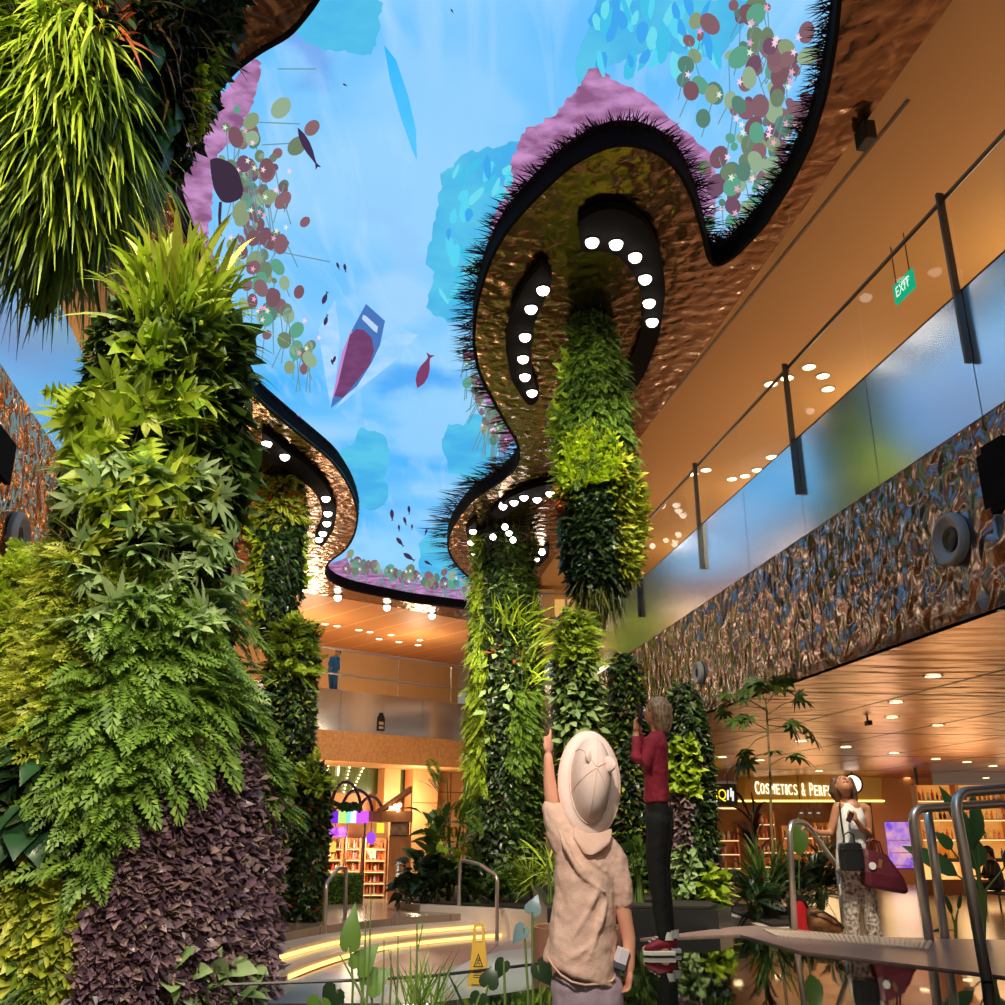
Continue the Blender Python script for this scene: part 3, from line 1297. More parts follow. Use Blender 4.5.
led('boat_deck_image', [[(334, 396), (338, 384), (344, 358), (350, 335), (356, 329), (364, 330), (372, 338), (374, 350), (370, 365), (356, 382), (343, 398)]], EM('boat_maroon_glow', srgb(122, 72, 116), 1, srgb(112, 64, 108), ns=3), 11)
led('boat_stern_image', [[(363, 315), (366, 316), (378, 327), (377, 333), (374, 331), (362, 319)]], EM('boat_stern_glow', srgb(190, 216, 250), 1), 11)

# ------------------------------------------------------------------ wavy bronze soffits with black rims
rimR = smooth_line([(846, -60), (842, 0), (838, 40), (829, 90), (814, 140), (792, 185), (764, 228), (738, 255), (722, 266), (711, 268), (706, 258), (702, 238), (693, 205), (680, 175), (661, 155), (640, 147), (618, 145), (598, 151), (570, 167), (542, 193), (520, 216), (502, 240), (490, 265), (482, 290), (476, 318), (475, 345), (480, 372), (492, 396), (508, 425), (519, 442), (522, 455), (518, 468), (500, 483), (475, 498), (456, 521), (447, 542), (451, 558), (468, 577), (492, 592), (540, 600)], 170, 2)
rimL = smooth_line([(350, -60), (318, 4), (292, 36), (262, 52), (235, 72), (205, 110), (182, 145), (175, 160), (176, 190), (180, 216), (200, 267), (218, 298), (233, 327), (246, 378), (257, 398), (293, 428), (335, 462), (352, 488), (360, 515), (355, 538), (345, 553), (330, 560), (324, 567), (326, 580), (350, 590), (410, 602), (473, 610), (530, 624)], 130, 2)
WR = A([at_z(x, y, HC) for x, y in rimR])
WL = A([at_z(x, y, HC) for x, y in rimL])
# right soffit: rim line + wall line
mb = MB()
polyR = list(WR) + [WP(34.5, HC, -.02), WP(3.0, HC, -.02)]
mb.prism(polyR, (0, 0, .04))
struct(mb.build('ceiling', m_soffit))
BD = unit(at_z(471, 668, RAIL) - at_z(322, 646.5, RAIL))
b_o = at_z(322, 646.5, RAIL)
BN = A([-BD[1], BD[0], 0])
if BN[1] < 0:
    BN = -BN


def BP(t, z, out=0.0):
    """point on the far balcony front"""
    return A([b_o[0], b_o[1], 0]) + BD * t + BN * out + A([0, 0, z])


def bp_px(x, y):
    return on_plane(x, y, BN, float(A([b_o[0], b_o[1], 0]) @ BN))


mb = MB()
rb = smooth_line([(330, 590), (410, 610), (480, 622)], 12, 0)
back = [at_z(x, y, HC) for x, y in [(530, 632), (475, 622), (410, 610), (345, 599), (300, 592), (240, 582)]]
polyL = list(WL) + back + [LP(22, HC, .05), LP(-6, HC, .05)]
mb.prism(polyL, (0, 0, .04))
struct(mb.build('ceiling', m_soffit))


def rim(name, line):
    n = len(line)
    mb = MB()
    V = np.concatenate([line + A([0, 0, -.02]), line + A([0, 0, LED_Z - HC + .02])])
    t = np.gradient(line, axis=0)
    nn = nrm_rows(np.stack([-t[:, 1], t[:, 0], 0 * t[:, 0]], 1)) * .06
    rings = []
    for i in range(n):
        a, b = line[i] + A([0, 0, -.02]), line[i] + A([0, 0, LED_Z - HC + .0])
        rings.append([a, a + nn[i], b + nn[i], b])
    mb.loft(rings)
    return struct(mb.build(name, m_blackrim))


rim('trim_2', WR)
rim('trim_3', WL)

# dark grass silhouettes leaning over the rims
def fringe(line, n, size, label, i0=0, i1=None, sgn=1):
    i1 = len(line) - 1 if i1 is None else i1
    t = rng.uniform(i0, i1 - .01, n)
    k = t.astype(int)
    f_ = (t - k)[:, None]
    p = line[k] * (1 - f_) + line[k + 1] * f_
    tg = nrm_rows(line[k + 1] - line[k])
    nn = np.stack([tg[:, 1], -tg[:, 0], 0 * t], 1) * sgn
    p = p + A([0, 0, LED_Z - HC - .1]) - nn * .03
    p[:, 2] += rng.uniform(-.05, .03, n)
    d = nn + tg * rng.normal(0, .55, (n, 1)) + UP * rng.uniform(-.12, .1, (n, 1))
    nv = np.tile(UP, (n, 1)) + rng.normal(0, .3, (n, 3))
    o = scatter('rim_grass', blade_t(.035, 4), p, d, nv, size * rng.uniform(.35, 1.25, n) * np.clip(p[:, 1] / 13, .85, 2.3), m_blackgrass, None, .0)
    return tag(o, label, 'grass', kind='stuff')


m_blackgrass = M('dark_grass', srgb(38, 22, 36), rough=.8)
fringe(WR, 3000, .40, 'dark spiky grass fringe along the black rim of the lobed bronze ceiling', sgn=-1)
fringe(WL, 2200, .38, 'dark spiky grass fringe along the black rim beside the tall planted columns', sgn=-1)
# ------------------------------------------------------------------ far balcony
zB = float(bp_px(390, 735)[2])       # bottom of the metal panels
zF = float(bp_px(390, 695)[2])       # floor edge
zO = float(bp_px(390, 764)[2])       # bottom of the orange band
T_L, T_R = -13.0, 15.0
m_orange = M('perforated_orange_band', srgb(240, 168, 98), srgb(220, 146, 84), rough=.4, ns=9, bump=.3, bs=60)


def far_slab(name, z0, z1, mat, o0=0., o1=.15, t0=T_L, t1=T_R):
    mb = MB()
    mb.prism([BP(t0, z0, o0), BP(t1, z0, o0), BP(t1, z0, o1), BP(t0, z0, o1)], (0, 0, z1 - z0))
    return mb.build(name, mat)


struct(far_slab('wall_back', zO, zB, m_orange, -.05, .4))
struct(far_slab('ceiling', zO + .05, zO + .2, m_beige, .4, 9))
fp = thing('far_fascia_panelling', 'bluish metal fascia panels under the far glass balustrade', 'fascia panels', BP(0, zB))
for i in range(14):
    t0 = T_L + i * (T_R - T_L) / 14
    mb = MB()
    t1 = T_L + (i + 1) * (T_R - T_L) / 14 - .02
    mb.prism([BP(t0, zB, 0), BP(t1, zB, 0), BP(t1, zB, .1), BP(t0, zB, .1)], (0, 0, zF - zB - .02))
    mb.build('panel', m_panel, fp)
struct(far_slab('floor', zF - .25, zF - .02, m_terr, .12, 10))
fb = thing('far_glass_balustrade', 'far glass balustrade with steel handrail, a person behind it', 'balustrade', BP(0, zF))
mb = MB()
mb.prism([BP(T_L, zF, .05), BP(T_R, zF, .05), BP(T_R, zF, .07), BP(T_L, zF, .07)], (0, 0, RAIL - zF - .03))
mb.build('glass_pane', m_glass, fb)
mb = MB()
mb.tube([BP(T_L, RAIL, .06), BP(T_R, RAIL, .06)], .05, 8)
mb.build('handrail', m_steel, fb)
z2 = float(bp_px(390, 680)[2])
mb = MB()
mb.tube([BP(T_L, z2, .16), BP(T_R, z2, .16)], .04, 8)
mb.build('lower_rail', m_steel, fb)
for i in range(10):
    mb = MB()
    mb.tube([BP(T_L + 2.8 * i, zF - .02, .13), BP(T_L + 2.8 * i, RAIL - .02, .13)], .025, 6)
    mb.build('post', m_steel, fb)

# ceiling and walls of the far upper floor
m_pceil = M('panelled_warm_ceiling', srgb(196, 140, 86), rough=.55, brick=dict(w=1.6, h=30, mc=srgb(238, 196, 140), m=.03, rot=(0, 0, -math.atan2(BD[1], BD[0]))))
q0, q1 = at_z(240, 578, HC + .05), at_z(545, 630, HC + .05)
mb = MB()
mb.prism([q0 + A([-12, -1.0, 0]), q0, q1, q1 + A([6, 1.2, 0]), [16, 66, HC + .05], [-30, 66, HC + .05]], (0, 0, .2))
struct(mb.build('ceiling', m_pceil))
struct(far_slab('wall_back', zF, HC + .1, M('far_upper_wall', srgb(208, 164, 112), srgb(190, 150, 110), rough=.6, ns=.25), 10, 10.2))
# stone wall, ribbed window and columns below
m_stone = M('stone_panels', srgb(232, 176, 118), srgb(222, 160, 104), rough=.5, ns=.6)
struct(far_slab('wall_back', FLOOR, zO + .05, m_stone, 3.4, 3.6))


def far_px_box(name, x0, x1, y0, y1, o, th, mat, parent=None, base=None):
    nrm, off = BN, float(BP(0, 0, o) @ BN)
    a = on_plane(x0, (y0 + y1) / 2, nrm, off)
    b = on_plane(x1, (y0 + y1) / 2, nrm, off)
    zt = float(on_plane((x0 + x1) / 2, y0, nrm, off)[2])
    zb = float(on_plane((x0 + x1) / 2, y1, nrm, off)[2]) if base is None else base
    mb = MB()
    d = BN * th
    mb.prism([[a[0], a[1], zb], [b[0], b[1], zb], [b[0] + d[0], b[1] + d[1], zb], [a[0] + d[0], a[1] + d[1], zb]], (0, 0, zt - zb))
    return mb.build(name, mat, parent)


wdw = thing('ribbed_window', 'green ribbed window with hanging strings of lights on the far stone wall', 'window', BP(1, 1.5, 3.3))
far_px_box('pane', 322, 382, 757, 793, 3.2, .1, M('ribbed_green_glass', srgb(104, 122, 74), srgb(70, 86, 50), rough=.25, ns=5, stretch=(4, 4, .02)), wdw)
wd2 = thing('narrow_ribbed_window', 'narrow green ribbed window between two pale stone columns', 'window', BP(4.5, 1.5, 3.3))
far_px_box('pane', 400, 411, 760, 800, 3.2, .1, bpy.data.materials['ribbed_green_glass'], wd2)
mb = MB()
for i, (x0, y0, x1, y1) in enumerate([(352, 757, 344, 792), (368, 758, 352, 792), (340, 757, 338, 775), (330, 757, 326, 780)]):
    for k in range(11):
        t = k / 10
        p = on_plane(x0 + (x1 - x0) * t, y0 + (y1 - y0) * t, BN, float(BP(0, 0, 3.1) @ BN))
        mb.ball(p, .035, nu=6, nv=4)
tag(mb.build('string_lights', m_wlamp), 'strings of tiny warm lights hanging in front of the ribbed window', 'string lights')
for lab, x0, x1, o_ in [('square stone column between the two ribbed windows', 383, 399, 2.7), ('broad stone-clad column behind the wooden kiosk hut', 412, 437, 2.4)]:
    c = thing('stone_column', lab, 'column', [*(on_plane((x0 + x1) / 2, 840, BN, float(BP(0, 0, o_) @ BN))[:2]), FLOOR])
    far_px_box('shaft', x0, x1, 760, 880, o_, .6, m_stone, c, base=FLOOR)
    mb = MB()
    for z in (.6, 2.2):
        a = on_plane(x0 - .2, 840, BN, float(BP(0, 0, o_ - .01) @ BN))
        b = on_plane(x1 + .2, 840, BN, float(BP(0, 0, o_ - .01) @ BN))
        mb.tube([[a[0], a[1], z], [b[0], b[1], z]], .02, 4)
    mb.build('joint', M('joint_brown', srgb(150, 104, 64), rough=.8) if 'joint_brown' not in bpy.data.materials else bpy.data.materials['joint_brown'], c)  # brown lines along the stone joints
for x in (450, 463):
    far_px_box('trim_4', x, x + .8, 762, 880, 3.38, .03, bpy.data.materials['joint_brown'])['kind'] = 'structure'
far_px_box('trim_5', 437, 475, 792, 793, 3.38, .03, bpy.data.materials['joint_brown'])['kind'] = 'structure'

# beige pillar, opening and moving stair at the far right of the upper floor
m_pale = M('pale_plaster', srgb(226, 190, 146), rough=.6)
c = thing('pale_pillar', 'tall pale square pillar behind the leafy column by the stair', 'pillar', at_y(548, 838, 37))
mb = MB()
a = at_y(548, 838, 37)
mb.box((a[0], 37, 4.5), (.75, .75, 10.8))
mb.build('shaft', m_pale, c)
mb = MB()
mb.box((a[0], 37, 8.4), (.85, .85, .12))
mb.build('collar', m_beige, c)
od = thing('lit_doorway', 'glowing warm doorway on the upper floor beside the pale pillar', 'doorway', at_y(562, 640, 39))
p0, p1 = at_y(550, 640, 39), at_y(580, 578, 39)
mb = MB()
mb.box(((p0[0] + p1[0]) / 2, 39, (p0[2] + p1[2]) / 2), (p1[0] - p0[0], .1, p1[2] - p0[2]))
mb.build('opening', EM('doorway_glow', srgb(238, 178, 96), .9), od)
mb = MB()
for xx in (p0[0], p1[0]):
    mb.box((xx, 38.95, (p0[2] + p1[2]) / 2 + .05), (.14, .2, p1[2] - p0[2] + .2))
mb.box(((p0[0] + p1[0]) / 2, 38.95, p1[2] + .05), (p1[0] - p0[0], .2, .14))
mb.build('frame', m_pale, od)
mb = MB()
pw = at_y(612, 640, 40)
mb.box((4.2, 40.5, 5), (7.5, .2, 11.5))
struct(mb.build('wall_back', m_beige))
st = thing('moving_stair', 'moving stair with dark handrail climbing behind the leafy columns', 'escalator', at_y(545, 700, 33))
pa, pb = at_y(528, 662, 33), at_y(592, 574, 33)
mb = MB()
mb.tube([pa, pb], .06, 8)
mb.build('handrail', m_black, st)
mb = MB()
d_ = A([0, 0, -.9])
mb.loft([[pa, pa + A([0, .04, 0]), pa + d_ + A([0, .04, 0]), pa + d_], [pb, pb + A([0, .04, 0]), pb + d_ + A([0, .04, 0]), pb + d_]])
mb.build('glass_side', m_glass, st)
mb = MB()
e_ = A([0, 0, -1.5])
mb.loft([[pa + d_, pa + d_ + A([0, .9, 0]), pa + e_ + A([0, .9, 0]), pa + e_], [pb + d_, pb + d_ + A([0, .9, 0]), pb + e_ + A([0, .9, 0]), pb + e_]])
mb.build('truss', m_panel, st)
rl = thing('landing_railing', 'steel landing railing in front of the glowing doorway', 'railing', at_y(545, 665, 34))
mb = MB()
for (x0, y0, x1, y1) in [(538, 594, 566, 594), (538, 618, 566, 618), (541, 594, 541, 660), (566, 594, 566, 640)]:
    mb.tube([at_y(x0, y0, 34), at_y(x1, y1, 34)], .05, 6)
mb.build('rail', m_steel, rl)

# ------------------------------------------------------------------ ceiling lights
def downlight(p, r, label, group, name='downlight', mat=None, ringm=None):
    t = thing(name, label, 'ceiling light', p, group)
    mb = MB()
    mb.lathe(p, [(r * 1.3, 0), (r * 1.3, -.012), (r, -.012), (r, 0)], 16)
    mb.build('trim_ring', ringm or m_steel, t)
    mb = MB()
    mb.lathe(p, [(r * .98, -.004), (.001, -.006)], 16)
    mb.build('lamp', mat or m_wlamp, t)
    return t


for x, y in [(933, 676), (896, 702), (892, 717), (938, 725), (801, 741), (894, 753), (846, 747), (936, 759), (967, 762), (993, 766), (819, 771), (865, 779), (907, 778), (986, 778), (722, 757), (760, 760)]:
    p = at_z(x, y, L1C - .008)
    downlight(p, .11 if y < 730 else .14, 'round warm downlight set in the bronze panel ceiling over the shops', 'downlights in the bronze shop ceiling')
for x, y in [(809, 367), (823, 376), (828, 389), (787, 378), (772, 457), (757, 470), (732, 479), (693, 474), (745, 476), (706, 470), (771, 384)]:
    p = at_z(x, y, HC + .05)
    downlight(p, .13, 'round downlight in the beige ceiling seen through the glass balustrade', 'downlights in the beige upper ceiling')
for x, y in [(325, 624), (337, 626), (359, 630), (370, 632), (379, 639), (391, 635), (399, 642), (420, 640), (418, 645)]:
    p = at_z(x, y, HC + .045)
    downlight(p, .16, 'small warm downlight in the panelled ceiling above the far balcony', 'downlights above the far balcony')
for x, y in [(338, 595), (387, 605), (432, 613.5), (474, 622), (300, 588)]:
    p = at_z(x, y, HC - .01)
    t = thing('rim_floodlight', 'large bright round light along the edge beneath the far black rim', 'ceiling light', p, 'bright lights along the far rim')
    mb = MB()
    mb.ball(p + A([0, 0, -.1]), .15)
    mb.build('lamp', m_lamp, t)
    mb = MB()
    mb.lathe(p, [(.19, 0), (.19, -.06), (.15, -.06), (.15, 0)], 16)
    mb.build('housing', m_black, t)

# lighting tracks round the planted columns
def track(name, label, outlines, lamps, r, z=HC - .02, th=.14):
    c = A([at_z(x, y, z) for o in outlines for x, y in o]).mean(0)
    t = thing(name, label, 'ring light', c)
    for o in outlines:
        q = smooth_line(list(o) + [o[0]], 60, 1)[:-1]
        mb = MB()
        mb.prism([at_z(x, y, z - th) for x, y in q], (0, 0, th))
        mb.build('track_arc', m_blackrim, t)
    for x, y in lamps:
        p = at_z(x, y, z - th)
        mb = MB()
        mb.lathe(p, [(r, .0), (r * 1.02, -.03), (r * .8, -.03), (r * .8, -.015)], 14)
        ho = mb.build('lamp_housing', m_black, t)
        mb = MB()
        mb.ball(p + A([0, 0, -.03]), (r, r, r * 1.0), nu=14, nv=8)
        mb.build('lamp', m_lamp, ho)
    return t


track('ring_light', 'largest broken black ring of bright spotlights round the hanging planter', [
    [(578, 222), (600, 209), (622, 209), (645, 222), (660, 250), (666, 290), (660, 335), (645, 375), (622, 408), (615, 393), (632, 365), (643, 335), (643, 300), (635, 275), (618, 255), (600, 250), (581, 254)],
    [(541, 265), (525, 285), (510, 315), (505, 345), (511, 380), (525, 402), (530, 408), (541, 398), (533, 380), (530, 355), (534, 325), (545, 298), (554, 280)]],
    [(592, 240), (616, 242), (635, 255), (645, 277), (649, 301), (652, 320), (617, 397), (543, 288), (531, 307), (525, 335), (523, 357), (525, 375), (532, 391)], .11)
track('ring_light', 'smaller black ring of spotlights round the top of the tall planted column', [
    [(490, 514), (510, 497), (530, 489), (548, 484), (564, 484), (564, 496), (545, 497), (522, 504), (500, 520)],
    [(466, 530), (476, 520), (478, 540), (480, 565), (470, 556)],
    [(522, 570), (535, 558), (549, 547), (549, 556), (540, 566), (528, 577)]],
    [(503, 505), (514, 501), (524, 496), (537, 498), (550, 492), (558, 496), (473, 530), (471, 541), (475, 553), (530, 564), (536, 558), (542, 551)], .115)
track('ring_light', 'curved black arc of spotlights behind the dark hanging planter', [
    [(262, 432), (268, 436), (287, 452), (306, 464), (325, 484), (337, 510), (334, 530), (322, 548), (312, 542), (320, 530), (323, 512), (317, 495), (302, 480), (284, 468), (262, 462)]],
    [(267, 442), (285, 455), (326, 497), (328, 512), (327, 522), (323, 532), (319, 538)], .12)
# small hoop of lamps hung round the column top
hp = thing('lamp_hoop', 'thin dark hoop hung with bright lamps round the tall column top', 'light', at_z(508, 530, 9.4))
mb = MB()
c = at_z(507, 537, 9.3)
mb.tube([c + A([.62 * math.cos(a), .62 * math.sin(a), 0]) for a in np.linspace(0, 2 * PI, 40)], .03, 6)
mb.build('hoop', m_black, hp)
for a in (0.3, .9, 2.2, 2.9):
    mb = MB()
    mb.tube([c + A([.62 * math.cos(a), .62 * math.sin(a), 0]), c + A([.62 * math.cos(a), .62 * math.sin(a), .75])], .015, 5)
    mb.build('hanger', m_black, hp)
for (x, y) in [(505, 527), (509, 533), (513, 540), (515, 550), (519, 556), (493, 537)]:
    mb = MB()
    mb.ball(at_z(x, y, 9.25), .09)
    mb.build('lamp', m_lamp, hp)

# ------------------------------------------------------------------ fittings on the right
def wall_speaker(x, y, r, label, plane_n, off, name='round_speaker'):
    p = on_plane(x, y, plane_n, off)
    t = thing(name, label, 'speaker', p)
    ax = [unit(np.cross(UP, -plane_n)), UP, -plane_n]
    mb = MB()
    mb.lathe(p, [(r, 0), (r, .05), (r * .93, .09), (r * .8, .1), (r * .72, .06), (r * .55, .05), (r * .45, .02)], 32, axes=ax)
    mb.build('ring', m_grey, t, smooth=True)
    mb = MB()
    mb.lathe(p, [(r * .46, .022), (r * .4, .06), (r * .3, .03), (.001, .04)], 24, axes=ax)
    mb.build('cone', m_black, t, smooth=True)
    return t


wall_speaker(953.5, 539.5, .30, 'large grey round speaker on the rippled metal band under the balustrade', WN, WOFF - .005)
wall_speaker(700, 673, .22, 'smaller grey round speaker further along the rippled metal band', WN, WOFF - .005)
lo = float(LP(0, 0) @ LN)
wall_speaker(14, 537, .26, 'grey round speaker half hidden by leaves on the bronze rippled wall', LN, lo - .005)
s = thing('wall_recess', 'black recessed box in the rippled metal band below the fascia panels', 'recess', W(1000, 482))
a, b = wt(1012, 480), wt(989, 480)
mb = MB()
mb.prism([WP(a, 3.95, -.04), WP(b, 3.95, -.04), WP(b, 3.95, .0), WP(a, 3.95, 0)], (0, 0, .75))
mb.build('box', m_blackrim, s)
mb = MB()
mb.prism([WP(a - .08, 4.02, -.05), WP(b + .08, 4.02, -.05), WP(b + .08, 4.02, -.04), WP(a - .08, 4.02, -.04)], (0, 0, .6))
mb.build('screen', m_blackrim, s)
s = thing('wall_recess', 'black recessed box in the bronze rippled wall beside the hanging plants', 'recess', at_z(6, 462, 4.2))
q = on_plane(6, 460, LN, lo)
mb = MB()
ql = float((q - A([la[0], la[1], 0])) @ LD)
mb.prism([LP(ql - .5, q[2] - .22, -.04), LP(ql + .12, q[2] - .22, -.04), LP(ql + .12, q[2] - .22, .0), LP(ql - .5, q[2] - .22, 0)], (0, 0, .42))
mb.build('box', m_blackrim, s)
# ceiling speaker at the edge of the bronze soffit
p = at_z(864, 126, HC + .0)
s = thing('ceiling_speaker', 'black box speaker hanging at the edge of the beige ceiling', 'speaker', p)
mb = MB()
R_ = A([[WD[1], WD[0], 0], [-WD[0], WD[1], 0], [0, 0, 1]])
mb.box(p + A([0, 0, -.16]), (.16, .30, .3), R_)
mb.build('cabinet', m_black, s, bevel=.015)
mb = MB()
mb.box(p + A([0, 0, .02]), (.03, .06, .1), R_)
mb.build('bracket', m_dsteel, s)

# exit sign behind the glass
ctr = at_y(903, 287, 13.6)
s = thing('exit_sign', 'glowing green EXIT sign hanging behind the glass balustrade', 'sign', ctr)
sx, sz = .56, .34
mb = MB()
xd = -WD
mb.prism([ctr - xd * sx / 2 - UP * sz / 2, ctr + xd * sx / 2 - UP * sz / 2, ctr + xd * sx / 2 + UP * sz / 2, ctr - xd * sx / 2 + UP * sz / 2], WN * .04)
mb.build('lightbox', EM('exit_green', srgb(20, 176, 130), 1.0), s)
text_mesh('EXIT', .26, ctr - xd * .20 - WN * .004 - UP * .0, xd, UP, .004, 'lettering', EM('exit_white', srgb(225, 255, 240), 1.1), s, fit=.4)
for k in (-.2, .2):
    mb = MB()
    mb.tube([ctr + xd * k + UP * sz / 2 + WN * .02, [*(ctr + xd * k + WN * .02)[:2], HC + .06]], .01, 5)
    mb.build('hanger', m_dsteel, s)

# ------------------------------------------------------------------ shops on the right
YS = 40.0
m_gold = M('gold_fascia', srgb(196, 152, 72), rough=.35, metal=.4)
sh = thing('perfume_shop_front', 'curved golden shop front reading COSMETICS & PERFUMES above lit shelves', 'shop front', at_y(815, 885, YS))


def shop_curve(x, n=0):
    t = (x - 742) / 150.
    return YS - 1.6 * math.sin(PI * min(max(t, 0), 1)) * 1.0


fx = np.linspace(738, 892, 24)
mb = MB()
rings = []
for x in fx:
    Y = shop_curve(x)
    a, b = at_y(x, 801, Y), at_y(x, 776, Y)
    rings.append([a, a + A([0, .3, 0]), [b[0], b[1] + .3, 3.0], [b[0], b[1], 3.0]])
mb.loft(rings)
mb.build('fascia', m_gold, sh, smooth=False)
mb = MB()
mb.tube([at_y(x, 801, shop_curve(x) - .05) for x in fx], .045, 6)
mb.build('light_edge', EM('yellow_edge_glow', srgb(255, 226, 120), 2.2), sh)
# letters one by one along the curve
letters = []
txt = 'COSMETICS & PERFUMES'
m_let = EM('letter_glow', srgb(255, 244, 205), 1.8)
widths = [1.05 if ch in 'OCM&' else (.55 if ch in 'I ' else .9) for ch in txt]
cum = np.cumsum([0] + widths)
for i, ch in enumerate(txt):
    if ch == ' ':
        continue
    x = 755 + (847 - 755) * (cum[i] + .1) / cum[-1]
    x2 = 755 + (847 - 755) * (cum[i + 1]) / cum[-1]
    Y = shop_curve(x) - .06
    yy = 789 + (x - 755) * .035
    big = i == 0 or (i > 0 and txt[i - 1] == ' ')
    o = at_y(x, yy - (1.0 if big else 0), Y)
    o2 = at_y(x2, yy, shop_curve(x2) - .06)
    text_mesh(ch, .70 if big else .56, o, o2 - o, UP, .05, 'letter', m_let, sh, fit=float(np.linalg.norm(o2 - o)) * .82)
# back wall with glow and shelving
m_glow = M('lit_shop_wall', srgb(214, 150, 92), srgb(170, 100, 56), rough=.6, ns=1.2)
mb = MB()
mb.box((at_y(815, 840, YS)[0], YS + 3.2, .9), (9, .2, 3.8))
struct(mb.build('wall_back', m_glow))
bottle_mats = [M('bottle_amber', srgb(214, 120, 50), rough=.2), M('bottle_pink', srgb(236, 176, 168), rough=.2), M('bottle_white', srgb(250, 232, 206), rough=.3), M('bottle_red', srgb(206, 92, 84), rough=.25), M('bottle_dark', srgb(60, 34, 28), rough=.2), M('bottle_gold', srgb(240, 190, 90), rough=.25)]
m_shelf = M('shop_shelf', srgb(206, 140, 84), rough=.5)
m_glowshelf = EM('shelf_light', srgb(255, 214, 150), 1.6)


def goods(cx, y, z, w, n, label, group, h=.22):
    mk = []
    for i in range(n):
        hh = h * random.uniform(.55, 1.1)
        x = cx - w / 2 + w * (i + .5) / n
        k = i % 6 if random.random() < .6 else random.randrange(6)
        rad = min(w / n * random.uniform(.2, .45), .16)
        x += w / n * random.uniform(-.1, .1)
        if random.random() < .1:
            continue
        mb = MB()
        mb.lathe((x, y, z), [(rad, 0), (rad, hh * .62), (rad * .4, hh * .74), (rad * .4, hh)], 7, caps=True)
        o = mb.build('bottle', bottle_mats[k])
        tag(o, label, 'bottle', group)


def shelving(x0, x1, Y, z0, z1, rows, label, n, gl, group, h=.22, bk=None):
    n = max(4, int(n * .62))
    a, b = at_y(x0, 850, Y)[0], at_y(x1, 850, Y)[0]
    cx, w = (a + b) / 2, b - a
    t = thing('display_shelf', label, 'shelf', (cx, Y, z0))
    for xx in (a, b):
        mb = MB()
        mb.box((xx, Y, (z0 + z1) / 2), (.06, .4, z1 - z0))
        mb.build('side_panel', m_shelf, t)
    mb = MB()
    mb.box((cx, Y + .22, (z0 + z1) / 2), (w, .04, z1 - z0))
    mb.build('back_panel', bk or m_glow, t)
    for k in range(rows):
        z = z0 + .12 + (z1 - z0 - .2) * k / max(1, rows - .3)
        mb = MB()
        mb.box((cx, Y, z), (w, .42, .04))
        s_ = mb.build('shelf_board', m_shelf, t)
        mb = MB()
        mb.box((cx, Y - .2, z - .03), (w, .02, .03))
        mb.build('shelf_light', m_glowshelf, s_)
        goods(cx, Y - .05, z + .02, w * .94, n, gl, group, h)
    return t


shelving(757, 775, YS - .6, FLOOR, 1.7, 5, 'lit perfume shelf left of the leafy cordyline below the golden fascia', 7, 'small bottle on the perfume shelf near the dark sign', 'bottles on the near perfume shelf', .32)
shelving(783, 812, YS - .9, FLOOR, 1.2, 4, 'wide lit perfume shelf under the three dark posters', 12, 'small bottle on the wide perfume shelf under the posters', 'bottles under the posters', .32)
shelving(816, 829, YS - .9, FLOOR, 1.3, 4, 'narrow lit perfume shelf just beside the woman in white', 6, 'small bottle on the narrow shelf beside the woman in white', 'bottles beside the woman in white', .32)
m_post = M('dark_poster', srgb(70, 44, 34), rough=.5)
for k, (x0, x1) in enumerate([(797.5, 804.5), (806, 813), (814.5, 821.5)]):
    t = thing('dark_poster', ['dark square poster nearest the shop entrance', 'dark square poster in the middle of the three above the shelf', 'dark square poster closest to the woman in white'][k], 'poster', at_y((x0 + x1) / 2, 812, YS - 1.5))
    p, q = at_y(x0, 818, YS - 1.5), at_y(x1, 808, YS - 1.5)
    mb = MB()
    mb.box(((p[0] + q[0]) / 2, YS - 1.5, (p[2] + q[2]) / 2), (q[0] - p[0], .06, q[2] - p[2]))
    mb.build('panel', m_post, t)
    mb = MB()
    mb.box(((p[0] + q[0]) / 2, YS - 1.54, (p[2] + q[2]) / 2), ((q[0] - p[0]) * .4, .02, .06))
    mb.build('caption_bar', EM('poster_pale', srgb(220, 190, 160), .7), t)
    mb = MB()
    mb.tube([((p[0] + q[0]) / 2, YS - 1.5, q[2]), ((p[0] + q[0]) / 2, YS - 1.5, 3)], .015, 5)
    mb.build('hanger', m_dsteel, t)
# black sign with IQ
t = thing('black_shop_sign', 'black shop sign with yellow IQ lettering beside the leafy column', 'sign', at_y(722, 795, 36))
p, q = at_y(706, 806, 36), at_y(735, 784, 36)
mb = MB()
mb.box(((p[0] + q[0]) / 2, 36, (p[2] + q[2]) / 2), (q[0] - p[0], .3, q[2] - p[2]))
mb.build('board', m_black, t)
text_mesh('IQ', .5, at_y(716, 795, 35.84), (1, 0, 0), UP, .02, 'yellow_lettering', EM('iq_yellow', srgb(255, 224, 40), 1.5), t, fit=.36)
mb = MB()
for k, (x, y0, y1) in enumerate([(728, 790, 800), (731, 788, 797), (733, 791, 801)]):
    mb.tube([at_y(x, y0, 35.84), at_y(x, y1, 35.84)], .035, 5)
mb.build('white_strokes', EM('iq_white', srgb(245, 240, 235), 1.1), t)
mb = MB()
mb.box(((p[0] + q[0]) / 2, 36, p[2] - .08), (q[0] - p[0], .3, .05))
mb.build('light_edge', m_glowshelf, t)
for k in (.25, .75):
    mb = MB()
    mb.tube([(p[0] + (q[0] - p[0]) * k, 36, q[2]), (p[0] + (q[0] - p[0]) * k, 36, 3)], .02, 5)
    mb.build('hanger', m_dsteel, t)
shelving(716, 738, 38.4, FLOOR, 1.1, 4, 'bright shelf of goods beneath the black IQ sign', 8, 'small bottle on the shelf beneath the black sign', 'bottles beneath the black sign', .32)
